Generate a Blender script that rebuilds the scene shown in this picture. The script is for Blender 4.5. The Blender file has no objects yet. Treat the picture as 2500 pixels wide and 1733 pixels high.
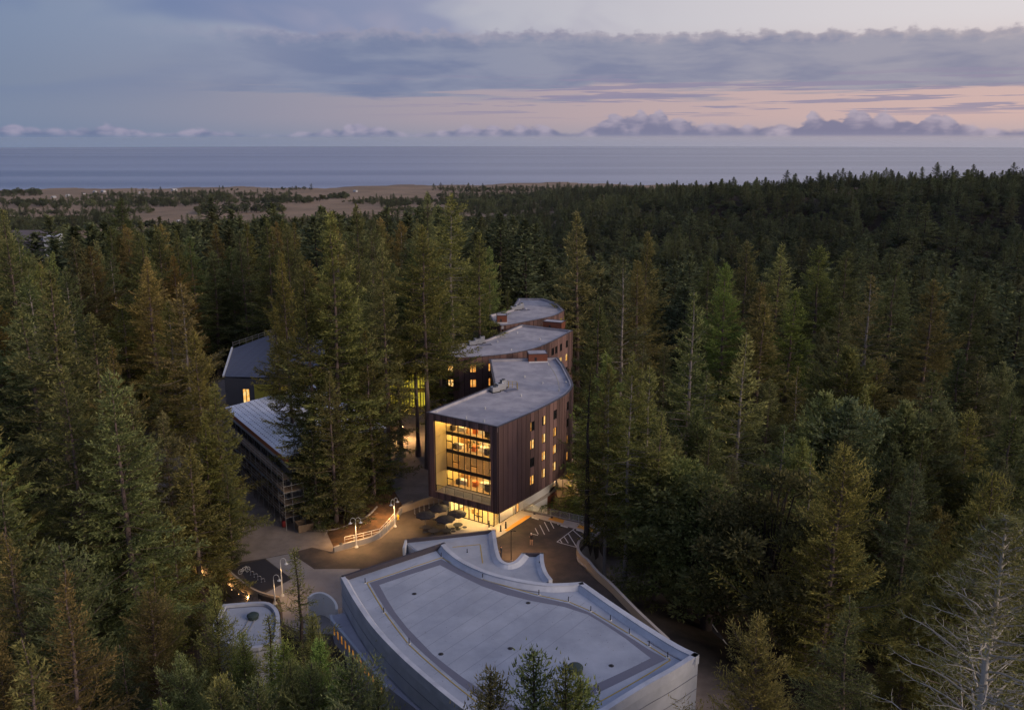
import bpy, bmesh, math, random
import numpy as np
from mathutils import Vector, Matrix

random.seed(7)
SC = bpy.context.scene
COL = SC.collection
R = math.radians

# ------------------------------------------------------------------ camera
FPX, PITCH, CAMH = 2130.0, 13.98, 57.0          # focal length in px of a 2500 px wide frame, tilt, metres above the plaza
SEA = -213.0
cam_d = bpy.data.cameras.new('camera')
cam_d.sensor_width = 36.0
cam_d.lens = 36.0 * FPX / 2500.0
cam_d.clip_start, cam_d.clip_end = 1.0, 90000.0
cam = bpy.data.objects.new('camera', cam_d)
COL.objects.link(cam)
cam.location = (0, 0, CAMH)
cam.rotation_euler = (R(90 - PITCH), 0, 0)
SC.camera = cam

SC.view_settings.view_transform = 'Standard'
SC.view_settings.look = 'None'
SC.view_settings.exposure = 0.0
SC.view_settings.gamma = 1.0
SC.render.engine = 'CYCLES'
SC.cycles.use_denoising = True
SC.cycles.max_bounces = 5
SC.cycles.diffuse_bounces = 3
SC.cycles.use_adaptive_sampling = True
SC.cycles.adaptive_threshold = 0.02
SC.cycles.glossy_bounces = 2
SC.cycles.transparent_max_bounces = 8
SC.cycles.volume_bounces = 0
SC.cycles.sample_clamp_indirect = 4.0
SC.cycles.use_light_tree = True


def lin(r, g=None, b=None):
    """sRGB 0..255 -> linear"""
    if g is None:
        r, g, b = r
    f = lambda c: (c / 255 / 12.92) if c / 255 <= 0.04045 else ((c / 255 + 0.055) / 1.055) ** 2.4
    return (f(r), f(g), f(b))


# ------------------------------------------------------------------ tiny node expression helper
class X:
    """wraps an output socket so that maths on sockets can be written as expressions"""
    nt = None

    def __init__(s, sock):
        s.s = sock

    @staticmethod
    def m(op, *a, clamp=False):
        n = X.nt.nodes.new('ShaderNodeMath')
        n.operation = op
        n.use_clamp = clamp
        for i, v in enumerate(a):
            if isinstance(v, X):
                X.nt.links.new(v.s, n.inputs[i])
            else:
                n.inputs[i].default_value = v
        return X(n.outputs[0])

    def __add__(s, o): return X.m('ADD', s, o)
    __radd__ = __add__
    def __sub__(s, o): return X.m('SUBTRACT', s, o)
    def __rsub__(s, o): return X.m('SUBTRACT', o, s)
    def __mul__(s, o): return X.m('MULTIPLY', s, o)
    __rmul__ = __mul__
    def __truediv__(s, o): return X.m('DIVIDE', s, o)


def xss(x, a, b):
    """smoothstep from a to b"""
    n = X.nt.nodes.new('ShaderNodeMapRange')
    n.interpolation_type = 'SMOOTHSTEP'
    for i, v in enumerate((x, a, b, 0.0, 1.0)):
        if isinstance(v, X):
            X.nt.links.new(v.s, n.inputs[i])
        else:
            n.inputs[i].default_value = v
    return X(n.outputs[0])


def xmix(f, a, b):
    n = X.nt.nodes.new('ShaderNodeMix')
    n.data_type = 'RGBA'
    for i, v in ((0, f), (6, a), (7, b)):
        if isinstance(v, X):
            X.nt.links.new(v.s, n.inputs[i])
        elif i == 0:
            n.inputs[i].default_value = v
        else:
            n.inputs[i].default_value = (*v, 1)
    return X(n.outputs[2])


def xvec(x, y, z):
    n = X.nt.nodes.new('ShaderNodeCombineXYZ')
    for i, v in enumerate((x, y, z)):
        if isinstance(v, X):
            X.nt.links.new(v.s, n.inputs[i])
        else:
            n.inputs[i].default_value = v
    return X(n.outputs[0])


def xnoise(vec, scale=1.0, detail=4.0, rough=0.55, dist=0.0):
    n = X.nt.nodes.new('ShaderNodeTexNoise')
    X.nt.links.new(vec.s, n.inputs['Vector'])
    n.inputs['Scale'].default_value = scale
    n.inputs['Detail'].default_value = detail
    n.inputs['Roughness'].default_value = rough
    n.inputs['Distortion'].default_value = dist
    return X(n.outputs[0])


def xpuff(vec, scale=1.0):
    """round billows: 1 at cell centres, falling to 0"""
    n = X.nt.nodes.new('ShaderNodeTexVoronoi')
    n.feature = 'F1'
    n.voronoi_dimensions = '2D'
    n.inputs['Scale'].default_value = scale
    X.nt.links.new(vec.s, n.inputs['Vector'])
    return 1.0 - X(n.outputs['Distance'])


# ------------------------------------------------------------------ sky: dusk over the sea, the glow in the west (right)
SUN_AZ, SUN_EL = 78.0, 9.0
world = bpy.data.worlds.new('World')
SC.world = world
world.use_nodes = True
wn = world.node_tree
wn.nodes.clear()
X.nt = wn
tc = wn.nodes.new('ShaderNodeTexCoord')
sep = wn.nodes.new('ShaderNodeSeparateXYZ')
wn.links.new(tc.outputs['Generated'], sep.inputs[0])
dx, dy, dz = (X(sep.outputs[i]) for i in range(3))
el = X.m('ARCSINE', dz) * 57.2958
az = X.m('ARCTAN2', dx, dy) * 57.2958
warm = X.m('COSINE', (az - SUN_AZ) / 57.2958) * 0.5 + 0.5
k = xss(warm, 0.27, 0.90)
cosel = X.m('MAXIMUM', el, -1.0)
lowc = xmix(k, lin(112, 132, 163), lin(184, 172, 180))
midc = xmix(k, lin(118, 136, 166), lin(214, 182, 178))
topc = xmix(k, lin(120, 138, 170), lin(228, 220, 222))
zenc = lin(130, 141, 178)
base = xmix(xss(cosel, -0.4, 1.4), lowc, midc)
base = xmix(xss(cosel, 2.6, 7.0), base, topc)
base = xmix(xss(cosel, 10.0, 55.0), base, zenc)
# the physical twilight sky is blended in underneath
sky = wn.nodes.new('ShaderNodeTexSky')
sky.sky_type = 'NISHITA'
sky.sun_disc = False
sky.sun_elevation = R(SUN_EL)
sky.sun_rotation = R(SUN_AZ)
sky.altitude = 270
nis = wn.nodes.new('ShaderNodeVectorMath')
nis.operation = 'SCALE'
wn.links.new(sky.outputs[0], nis.inputs[0])
nis.inputs['Scale'].default_value = 0.06
base = xmix(0.08, base, X(nis.outputs[0]))

# soft large patches of thin high cloud
v1 = xvec(az * 0.055, el * 0.16, 3.7)
n1 = xnoise(v1, 1.0, 3.0, 0.5, 0.4)
patch = xss(n1, 0.44, 0.56) * xss(el, 1.5, 5.0) * (1.0 - xss(az, -4.0, 8.0)) * (1.0 - xss(el, 14.0, 40.0))
base = xmix(patch * 0.65, base, xmix(xss(az, -24.0, 4.0), lin(98, 118, 162), lin(132, 138, 172)))
v1b = xvec(az * 0.09 + 4.0, el * 0.22, 8.1)
n1b = xnoise(v1b, 1.0, 3.0, 0.55, 0.8)
pink = xss(n1b, 0.47, 0.66) * xss(el, 2.5, 6.0) * xss(az, -20.0, -12.0) * (1.0 - xss(az, 0.0, 12.0)) * (1.0 - xss(el, 14.0, 40.0))
base = xmix(pink * 0.5, base, lin(166, 162, 182))

# the long cloud bank
v2 = xvec(az * 0.16, el * 0.75, 1.3)
n2 = xnoise(v2, 1.0, 4.0, 0.55, 0.2)
v2c = xvec(az * 0.10, el * 0.2, 5.2)
n2c = xnoise(v2c, 1.0, 2.0, 0.5)
v2p = xvec(az * 1.5, el * 2.6, 7.7)
n2p = xnoise(v2p, 1.0, 4.0, 0.55)
etop = (n2c - 0.5) * 0.9 + (n2p - 0.5) * 1.0 + (xpuff(xvec(az * 0.8 + n2 * 1.2, el * 0.5, 2.0), 1.0) - 0.5) * 0.45 + 6.25 - xss(az, 8.0, 34.0) * 0.5
v3 = xvec(az * 0.11, el * 1.9, 9.4)
n3 = xnoise(v3, 1.0, 4.0, 0.58, 0.3)
ebot = (n3 - 0.5) * 3.6 + 2.75
bank = (1.0 - xss(el, etop - 0.24, etop + 0.10)) * xss(el, ebot - 0.35, ebot + 0.45) * xss(az, -26.0, -9.0)
bank = bank * (1.0 - xss(el, 8.0, 9.0))
shade = xmix(xss(n2, 0.34, 0.66), xmix(k, lin(104, 122, 158), lin(134, 136, 159)), xmix(k, lin(120, 136, 167), lin(160, 157, 170)))
rim = xss(el, etop - 0.75, etop - 0.05)
shade = xmix(rim * 0.35, shade, xmix(k, lin(160, 156, 184), lin(215, 196, 190)))
base = xmix(bank * 0.96, base, shade)

# thin streaks below the bank
v4 = xvec(az * 0.10 + 2.0, el * 3.4, 2.2)
n4 = xnoise(v4, 1.0, 4.0, 0.6, 0.15)
streak = xss(n4, 0.535, 0.575) * xss(el, 1.0, 1.7) * (1.0 - xss(el, 3.0, 4.4)) * xss(az, -14.0, 4.0)
base = xmix(streak * 0.85, base, xmix(k, lin(134, 132, 164), lin(150, 142, 164)))

# row of cumulus standing over the sea
v5 = xvec(az * 0.13, 0.0, 12.6)
n5 = xnoise(v5, 1.0, 2.0, 0.5)
v6 = xvec(az * 0.75, el * 1.5, 4.5)
n6 = xnoise(v6, 1.0, 5.0, 0.58, 0.2)
n5b = xnoise(xvec(az * 0.42, 0.0, 3.3), 1.0, 2.0, 0.5)
big = xss(az, 4.0, 6.5) * (1.0 - xss(az, 9.5, 12.5)) * (0.25 + n5b * 0.85) + xss(az, 17.0, 19.5) * (1.0 - xss(az, 25.0, 28.0)) * (0.45 + n5b * 1.05)
hgt5 = xss(n5, 0.34, 0.60) * 0.62 + big + 0.12
pf = xpuff(xvec(az * 0.85 + n6 * 0.8, el * 0.5 + n6 * 0.5, 4.0), 1.0)
ctop = hgt5 * (0.52 + pf * 0.75 + (n6 - 0.5) * 0.8)
cum = (1.0 - xss(el, ctop - 0.17, ctop + 0.08)) * xss(el, -0.10, 0.22)
v7 = xvec(az * 0.55, el * 1.5, 6.1)
n7 = xnoise(v7, 1.0, 3.0, 0.6, 0.3)
cshade = xmix(xss(n7 * 0.55 + pf * 0.45 + (el - ctop) * 0.20, 0.34, 0.66), xmix(k, lin(108, 120, 152), lin(126, 124, 150)), xmix(k, lin(156, 153, 177), lin(178, 166, 180)))
base = xmix(cum * 0.94, base, cshade)
# pale veil right at the horizon
base = xmix((1.0 - xss(el, -0.5, 0.45)) * 0.75, base, xmix(k, lin(108, 128, 160), lin(168, 164, 180)))

bg = wn.nodes.new('ShaderNodeBackground')
wn.links.new(base.s, bg.inputs[0])
bg.inputs[1].default_value = 1.0
wo = wn.nodes.new('ShaderNodeOutputWorld')
wn.links.new(bg.outputs[0], wo.inputs[0])
world.cycles.sampling_method = 'MANUAL'
world.cycles.sample_map_resolution = 512

# ------------------------------------------------------------------ last glow of the sun through the western cloud
sun_d = bpy.data.lights.new('sun', 'SUN')
sun_d.energy = 2.1
sun_d.angle = R(24)
sun_d.color = (1.0, 0.79, 0.60)
sun = bpy.data.objects.new('sun', sun_d)
COL.objects.link(sun)
sd = Vector((math.sin(R(118)) * math.cos(R(20)), math.cos(R(118)) * math.cos(R(20)), math.sin(R(20))))
sun.rotation_euler = sd.to_track_quat('Z', 'Y').to_euler()
sun.location = (60, -60, 120)


# ------------------------------------------------------------------ photo-measured survey helpers (pixel + known height -> ground plan)
_ct, _st = math.cos(R(PITCH)), math.sin(R(PITCH))


def P(q, z=0.0):
    u, v = (q[0] - 1250) / FPX, (866.5 - q[1]) / FPX
    d = (u, _ct + v * _st, -_st + v * _ct)
    t = (z - CAMH) / d[2]
    return Vector((d[0] * t, d[1] * t, z))


def PY(q, Y):
    u, v = (q[0] - 1250) / FPX, (866.5 - q[1]) / FPX
    d = (u, _ct + v * _st, -_st + v * _ct)
    t = Y / d[1]
    return Vector((d[0] * t, Y, CAMH + d[2] * t))


def proj(x, y, z):
    zc = y * _ct - (z - CAMH) * _st
    yc = y * _st + (z - CAMH) * _ct
    return 1250 + FPX * x / zc, 866.5 - FPX * yc / zc


q1 = lambda x, y: (1000 + x * .2193, 700 + y * .2193)
q2 = lambda x, y: (1000 + x * .2193, 980 + y * .2193)
q3 = lambda x, y: (500 + x * .3446, 780 + y * .3446)
q4 = lambda x, y: (480 + x * .2258, 1200 + y * .2258)
q5 = lambda x, y: (800 + x * .4125, 1280 + y * .4125)
q6 = lambda x, y: (960 + x * .2258, 1200 + y * .2258)
q8 = lambda x, y: (1240 + x * .1129, 1140 + y * .1129)
q9 = lambda x, y: (500 + x * .1754, 1380 + y * .1754)


# ------------------------------------------------------------------ materials
MAT = {}


def mat(name, col, rough=0.7, var=0.0, scale=1.0, bump=0.0, bscale=None, metal=0.0, spec=0.4, col2=None, stretch=(1, 1, 1), objvar=0.0, detail=5.0):
    """principled material; var / col2 give a noise-driven colour variation in object space"""
    m = bpy.data.materials.new(name)
    m.use_nodes = True
    nt = m.node_tree
    X.nt = nt
    b = nt.nodes['Principled BSDF']
    b.inputs['Base Color'].default_value = (*col, 1)
    b.inputs['Roughness'].default_value = rough
    b.inputs['Metallic'].default_value = metal
    b.inputs['Specular IOR Level'].default_value = spec
    if var or col2 or bump or objvar:
        t = nt.nodes.new('ShaderNodeTexCoord')
        mp = nt.nodes.new('ShaderNodeMapping')
        mp.inputs['Scale'].default_value = stretch
        nt.links.new(t.outputs['Object'], mp.inputs[0])
        vec = X(mp.outputs[0])
        c = X(nt.nodes.new('ShaderNodeRGB').outputs[0])
        c.s.default_value = (*col, 1)
        if col2:
            n = xnoise(vec, scale, detail, 0.6)
            c = xmix(xss(n, 0.36, 0.64), col, col2)
        if var:
            n = xnoise(vec, scale * 2.7, 6.0, 0.65)
            f = (n - 0.5) * (2 * var) + 1.0
            if objvar:
                oi = nt.nodes.new('ShaderNodeObjectInfo')
                f = f * ((X(oi.outputs['Random']) - 0.5) * objvar + 1.0)
            vm = nt.nodes.new('ShaderNodeVectorMath')
            vm.operation = 'SCALE'
            nt.links.new(c.s, vm.inputs[0])
            nt.links.new(f.s, vm.inputs['Scale'])
            c = X(vm.outputs[0])
        nt.links.new(c.s, b.inputs['Base Color'])
        if bump:
            n = xnoise(vec, bscale or scale * 6, 5.0, 0.6)
            bn = nt.nodes.new('ShaderNodeBump')
            bn.inputs['Strength'].default_value = bump
            bn.inputs['Distance'].default_value = 0.05
            nt.links.new(n.s, bn.inputs['Height'])
            nt.links.new(bn.outputs[0], b.inputs['Normal'])
    MAT[name] = m
    return m


def emit(name, col, strength, col2=None, scale=1.0, stretch=(1, 1, 1)):
    m = bpy.data.materials.new(name)
    m.use_nodes = True
    nt = m.node_tree
    nt.nodes.clear()
    X.nt = nt
    e = nt.nodes.new('ShaderNodeEmission')
    e.inputs[0].default_value = (*col, 1)
    e.inputs[1].default_value = strength
    if col2:
        t = nt.nodes.new('ShaderNodeTexCoord')
        mp = nt.nodes.new('ShaderNodeMapping')
        mp.inputs['Scale'].default_value = stretch
        nt.links.new(t.outputs['Object'], mp.inputs[0])
        oi = nt.nodes.new('ShaderNodeObjectInfo')
        ad = nt.nodes.new('ShaderNodeVectorMath')
        ad.operation = 'ADD'
        nt.links.new(mp.outputs[0], ad.inputs[0])
        r20 = X(oi.outputs['Random']) * 40.0
        nt.links.new(xvec(r20, r20, 0.0).s, ad.inputs[1])
        n = xnoise(X(ad.outputs[0]), scale, 3.0, 0.6)
        nt.links.new(xmix(xss(n, 0.38, 0.62), col, col2).s, e.inputs[0])
    o = nt.nodes.new('ShaderNodeOutputMaterial')
    nt.links.new(e.outputs[0], o.inputs[0])
    MAT[name] = m
    return m


def glass(name, tint=(0.9, 0.93, 0.95), gloss=0.12, rough=0.02):
    m = bpy.data.materials.new(name)
    m.use_nodes = True
    nt = m.node_tree
    nt.nodes.clear()
    a = nt.nodes.new('ShaderNodeBsdfTransparent')
    a.inputs[0].default_value = (*tint, 1)
    g = nt.nodes.new('ShaderNodeBsdfGlossy')
    g.inputs['Roughness'].default_value = rough
    lw = nt.nodes.new('ShaderNodeLayerWeight')
    lw.inputs[0].default_value = 0.25
    mx = nt.nodes.new('ShaderNodeMixShader')
    ml = nt.nodes.new('ShaderNodeMath')
    ml.operation = 'MULTIPLY_ADD'
    nt.links.new(lw.outputs['Fresnel'], ml.inputs[0])
    ml.inputs[1].default_value = 0.5
    ml.inputs[2].default_value = gloss * 0.5
    nt.links.new(ml.outputs[0], mx.inputs[0])
    nt.links.new(a.outputs[0], mx.inputs[1])
    nt.links.new(g.outputs[0], mx.inputs[2])
    o = nt.nodes.new('ShaderNodeOutputMaterial')
    nt.links.new(mx.outputs[0], o.inputs[0])
    MAT[name] = m
    return m


mat('wood', (0.135, 0.077, 0.070), 0.75, var=0.4, scale=1.2, stretch=(2, 2, 0.12), objvar=0.9, bump=0.25, bscale=6)
mat('wood_core', (0.022, 0.014, 0.014), 0.85, var=0.2)
mat('rust_panel', (0.17, 0.055, 0.030), 0.6, var=0.18, scale=0.6)
mat('roof_membrane', (0.42, 0.40, 0.43), 0.8, var=0.28, scale=0.3, col2=(0.31, 0.30, 0.34), bump=0.1)
mat('roof_white', (0.38, 0.41, 0.48), 0.75, var=0.28, scale=0.13, col2=(0.30, 0.33, 0.40), bump=0.08, detail=8)
mat('roof_grey_band', (0.155, 0.16, 0.21), 0.8, var=0.08, scale=0.4)
mat('parapet_white', (0.52, 0.54, 0.60), 0.7, var=0.18, scale=0.3, col2=(0.42, 0.44, 0.50))
mat('stain', (0.16, 0.16, 0.18), 0.9, var=0.2)
mat('coping_dark', (0.050, 0.043, 0.055), 0.5, var=0.15)
mat('white_wall', (0.72, 0.70, 0.68), 0.7, var=0.05, scale=0.5)
mat('stucco', (0.46, 0.48, 0.54), 0.8, var=0.08, scale=0.5, col2=(0.40, 0.42, 0.47))
mat('yellow_paint', (0.42, 0.30, 0.05), 0.6, var=0.2)
mat('yellow_wall', (0.72, 0.55, 0.24), 0.7, var=0.05)
mat('olive_wall', (0.44, 0.40, 0.06), 0.7, var=0.06)
mat('asphalt', (0.082, 0.062, 0.050), 0.9, var=0.3, scale=0.35, col2=(0.052, 0.041, 0.036), bump=0.3, bscale=9)
mat('asphalt_dark', (0.030, 0.028, 0.034), 0.9, var=0.2, scale=0.5, bump=0.3, bscale=9)
mat('concrete', (0.27, 0.25, 0.24), 0.85, var=0.12, scale=0.4, col2=(0.23, 0.21, 0.205), bump=0.15, bscale=6)
mat('concrete_pale', (0.42, 0.37, 0.33), 0.85, var=0.10, scale=0.3, col2=(0.36, 0.31, 0.28))
mat('concrete_warm', (0.38, 0.30, 0.22), 0.85, var=0.12, scale=0.5)
mat('dirt', (0.085, 0.062, 0.048), 0.95, var=0.3, scale=0.5, col2=(0.055, 0.042, 0.034), bump=0.5, bscale=5)
mat('gravel', (0.135, 0.105, 0.085), 0.95, var=0.3, scale=0.3, col2=(0.10, 0.08, 0.068), bump=0.4, bscale=7)
mat('mulch', (0.13, 0.065, 0.03), 0.95, var=0.45, scale=0.8, col2=(0.07, 0.04, 0.022), bump=0.8, bscale=5)
mat('tactile', (0.60, 0.28, 0.04), 0.8, var=0.12)
mat('white_line', (0.62, 0.60, 0.58), 0.8, var=0.15, scale=2)
mat('steel', (0.42, 0.43, 0.46), 0.4, metal=0.7, var=0.08)
mat('galvanised', (0.36, 0.35, 0.34), 0.55, metal=0.3, var=0.2)
mat('white_metal', (0.58, 0.57, 0.55), 0.45, var=0.05)
mat('dark_metal', (0.022, 0.020, 0.023), 0.5, var=0.1)
mat('mullion', (0.018, 0.015, 0.014), 0.5)
mat('plank', (0.20, 0.14, 0.09), 0.85, var=0.3, scale=1)
mat('slate_roof', (0.115, 0.125, 0.17), 0.6, var=0.14, scale=0.6, objvar=0.15)
mat('sheathing', (0.86, 0.88, 0.95), 0.8, var=0.12, scale=0.6, objvar=0.18)
mat('grey_wall', (0.10, 0.10, 0.115), 0.8, var=0.1)
mat('orange_trim', (0.42, 0.15, 0.065), 0.7, var=0.25)
mat('umbrella_cloth', (0.020, 0.020, 0.030), 0.9, var=0.1)
mat('plastic_red', (0.22, 0.025, 0.025), 0.5)
mat('hydrant_yellow', (0.65, 0.42, 0.03), 0.5)
mat('blue_tarp', (0.03, 0.05, 0.16), 0.7)
mat('white_plain', (0.75, 0.74, 0.72), 0.6)
mat('blinds', (0.62, 0.55, 0.42), 0.8)
mat('interior_white', (0.78, 0.70, 0.55), 0.8, var=0.05)
mat('interior_floor', (0.35, 0.24, 0.13), 0.6, var=0.15)
mat('interior_wood', (0.50, 0.28, 0.10), 0.6, var=0.15)
mat('furniture_orange', (0.60, 0.16, 0.04), 0.7)
mat('furniture_dark', (0.03, 0.03, 0.045), 0.7)
mat('furniture_white', (0.75, 0.70, 0.62), 0.6)
mat('leaf_indoor', (0.03, 0.06, 0.02), 0.7)
mat('bark', (0.17, 0.125, 0.115), 0.9, var=0.35, scale=0.8, stretch=(3, 3, 0.4), col2=(0.11, 0.08, 0.075), bump=0.6, bscale=4)
mat('bark_pale', (0.30, 0.265, 0.245), 0.9, var=0.3, scale=0.8, stretch=(3, 3, 0.4), col2=(0.22, 0.19, 0.18), bump=0.6, bscale=4)
mat('bark_grey', (0.50, 0.47, 0.43), 0.9, var=0.25, scale=0.8, stretch=(3, 3, 0.4), col2=(0.38, 0.35, 0.32))
mat('bark_dark', (0.035, 0.026, 0.024), 0.95, var=0.3, scale=0.8, stretch=(3, 3, 0.4), bump=0.6, bscale=4)
mat('skin', (0.50, 0.30, 0.20), 0.6)
mat('cloth_dark', (0.018, 0.018, 0.022), 0.85)
mat('cloth_tan', (0.34, 0.22, 0.15), 0.85)
mat('cloth_navy', (0.016, 0.024, 0.055), 0.85)
mat('cloth_white', (0.7, 0.68, 0.66), 0.8)
mat('house_white', (0.42, 0.42, 0.44), 0.8, var=0.08)
mat('house_roof', (0.12, 0.10, 0.105), 0.8, var=0.2)
mat('house_red', (0.20, 0.05, 0.05), 0.8, var=0.2)
emit('lit_window', (1.0, 0.50, 0.12), 0.95, col2=(0.75, 0.22, 0.03), scale=1.6)
emit('lit_window_pale', (1.0, 0.68, 0.26), 1.15, col2=(0.95, 0.42, 0.08), scale=1.6)
emit('lit_window_soft', (0.9, 0.46, 0.13), 0.55, col2=(0.55, 0.2, 0.04), scale=2.2)
emit('lit_window_yellow', (0.85, 0.62, 0.05), 0.7, col2=(0.6, 0.5, 0.05), scale=1.6)
emit('ceiling_lamp', (1.0, 0.62, 0.21), 95.0)
emit('ceiling_lamp_lobby', (1.0, 0.70, 0.24), 150.0)
emit('bulb', (1.0, 0.62, 0.25), 9.0)
emit('bulb_white', (1.0, 0.85, 0.6), 9.0)
glass('glass')
glass('glass_dark', tint=(0.06, 0.06, 0.07), gloss=0.25)


# ------------------------------------------------------------------ mesh builder
class MB:
    def __init__(s):
        s.v, s.f, s.mi = [], [], []
        s.cur = 0

    def face(s, pts):
        n = len(s.v)
        s.v += [tuple(p) for p in pts]
        s.f.append(tuple(range(n, n + len(pts))))
        s.mi.append(s.cur)
        return s

    def poly(s, verts, faces):
        n = len(s.v)
        s.v += [tuple(p) for p in verts]
        for f in faces:
            s.f.append(tuple(n + i for i in f))
            s.mi.append(s.cur)
        return s

    def box(s, c, size, rz=0.0, M=None):
        hx, hy, hz = size[0] / 2, size[1] / 2, size[2] / 2
        cr, sr = math.cos(rz), math.sin(rz)
        vs = []
        for z in (-hz, hz):
            for x, y in ((-hx, -hy), (hx, -hy), (hx, hy), (-hx, hy)):
                p = Vector((x * cr - y * sr, x * sr + y * cr, z))
                if M:
                    p = M @ Vector((x, y, z))
                vs.append((c[0] + p[0], c[1] + p[1], c[2] + p[2]))
        return s.poly(vs, [(3, 2, 1, 0), (4, 5, 6, 7), (0, 1, 5, 4), (1, 2, 6, 5), (2, 3, 7, 6), (3, 0, 4, 7)])

    def prism(s, pts, z0, z1, cap=True):
        """pts: plan polygon (either winding); z0/z1 may be lists"""
        pts = [(p[0], p[1]) for p in pts]
        n = len(pts)
        a = sum(pts[i][0] * pts[(i + 1) % n][1] - pts[(i + 1) % n][0] * pts[i][1] for i in range(n))
        za = z0 if isinstance(z0, (list, tuple)) else [z0] * n
        zb = z1 if isinstance(z1, (list, tuple)) else [z1] * n
        if a < 0:
            pts, za, zb = pts[::-1], list(za)[::-1], list(zb)[::-1]
        vs = [(p[0], p[1], z) for p, z in zip(pts, za)] + [(p[0], p[1], z) for p, z in zip(pts, zb)]
        fs = [(i, (i + 1) % n, n + (i + 1) % n, n + i) for i in range(n)]
        if cap:
            fs += [tuple(range(n, 2 * n)), tuple(range(n - 1, -1, -1))]
        return s.poly(vs, fs)

    def strip(s, pts, w, z0, z1, closed=False):
        """wall of width w following a plan polyline (w to the left of the path); z0/z1 scalars or lists"""
        pts = [Vector((p[0], p[1])) for p in pts]
        off = offset(pts, w, closed)
        n = len(pts)
        za = z0 if isinstance(z0, (list, tuple)) else [z0] * n
        zb = z1 if isinstance(z1, (list, tuple)) else [z1] * n
        vs = []
        for i in range(n):
            p, q = pts[i], off[i]
            vs += [(p.x, p.y, za[i]), (q.x, q.y, za[i]), (q.x, q.y, zb[i]), (p.x, p.y, zb[i])]
        fs = []
        for i in range(n if closed else n - 1):
            a, b = 4 * i, 4 * ((i + 1) % n)
            fs += [(a, b, b + 3, a + 3), (b + 1, a + 1, a + 2, b + 2), (a + 3, b + 3, b + 2, a + 2), (a + 1, b + 1, b, a)]
        if not closed:
            e = 4 * (n - 1)
            fs += [(0, 3, 2, 1), (e, e + 1, e + 2, e + 3)]
        return s.poly(vs, fs)

    def tube(s, pts, r, n=6, cap=True):
        pts = [Vector(p) for p in pts]
        rs = r if isinstance(r, (list, tuple)) else [r] * len(pts)
        vs, fs = [], []
        for i, p in enumerate(pts):
            t = (pts[min(i + 1, len(pts) - 1)] - pts[max(i - 1, 0)])
            t = t.normalized() if t.length > 1e-9 else Vector((0, 0, 1))
            a = t.cross(Vector((0, 0, 1)) if abs(t.z) < 0.9 else Vector((1, 0, 0))).normalized()
            b = t.cross(a)
            for j in range(n):
                th = 2 * math.pi * j / n
                vs.append(p + (a * math.cos(th) + b * math.sin(th)) * rs[i])
        for i in range(len(pts) - 1):
            for j in range(n):
                fs.append((i * n + j, i * n + (j + 1) % n, (i + 1) * n + (j + 1) % n, (i + 1) * n + j))
        if cap:
            fs += [tuple(range(n - 1, -1, -1)), tuple(range((len(pts) - 1) * n, len(pts) * n))]
        return s.poly(vs, fs)

    def lathe(s, prof, n=16, c=(0, 0, 0), sx=1.0, sy=1.0):
        vs, fs = [], []
        for r, z in prof:
            for j in range(n):
                th = 2 * math.pi * j / n
                vs.append((c[0] + r * math.cos(th) * sx, c[1] + r * math.sin(th) * sy, c[2] + z))
        for i in range(len(prof) - 1):
            for j in range(n):
                fs.append((i * n + j, i * n + (j + 1) % n, (i + 1) * n + (j + 1) % n, (i + 1) * n + j))
        fs += [tuple(range(n - 1, -1, -1)), tuple(range((len(prof) - 1) * n, len(prof) * n))]
        return s.poly(vs, fs)

    def build(s, name, m, parent=None, smooth=False, loc=None, bevel=0.0):
        me = bpy.data.meshes.new(name)
        me.from_pydata(s.v, [], s.f)
        ms = m if isinstance(m, (list, tuple)) else [m]
        for x in ms:
            me.materials.append(MAT[x] if isinstance(x, str) else x)
        if len(ms) > 1:
            me.polygons.foreach_set('material_index', s.mi)
        if smooth:
            me.polygons.foreach_set('use_smooth', [True] * len(me.polygons))
        me.update()
        o = bpy.data.objects.new(name, me)
        COL.objects.link(o)
        if parent is not None:
            o.parent = parent
        if loc is not None:
            o.location = loc
        if bevel:
            md = o.modifiers.new('bevel', 'BEVEL')
            md.width = bevel
            md.segments = 2
            md.limit_method = 'ANGLE'
        return o


def offset(pts, w, closed=False):
    n = len(pts)
    out = []
    for i in range(n):
        a = pts[(i - 1) % n] if (closed or i > 0) else None
        b = pts[(i + 1) % n] if (closed or i < n - 1) else None
        p = pts[i]
        d1 = (p - a).normalized() if a is not None else (b - p).normalized()
        d2 = (b - p).normalized() if b is not None else d1
        n1, n2 = Vector((-d1.y, d1.x)), Vector((-d2.y, d2.x))
        m = (n1 + n2)
        m = m.normalized() if m.length > 1e-6 else n1
        c = max(0.35, m.dot(n1))
        out.append(p + m * (w / c))
    return out


def tag(o, label=None, cat=None, group=None, kind=None):
    if label:
        o['label'] = label
    if cat:
        o['category'] = cat
    if group:
        o['group'] = group
    if kind:
        o['kind'] = kind
    return o


def thing(name, label, cat, loc=(0, 0, 0), rz=0.0, group=None):
    o = bpy.data.objects.new(name, None)
    o.empty_display_size = 0.3
    COL.objects.link(o)
    o.location = loc
    o.rotation_euler = (0, 0, rz)
    return tag(o, label, cat, group)


KIDS = {}


def copy_tree(o, parent=None, depth=0):
    c = o.copy()
    COL.objects.link(c)
    c.parent = parent
    for ch in o.children:
        copy_tree(ch, c, depth + 1)
    return c


def v2(p):
    return Vector((p[0], p[1]))


def resample(pts, step):
    """points along a plan polyline every ~step, and total length"""
    pts = [v2(p) for p in pts]
    L = [0]
    for a, b in zip(pts, pts[1:]):
        L.append(L[-1] + (b - a).length)
    n = max(1, round(L[-1] / step))
    out = []
    for i in range(n + 1):
        out.append(at_s(pts, L, L[-1] * i / n))
    return out, L[-1]


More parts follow.
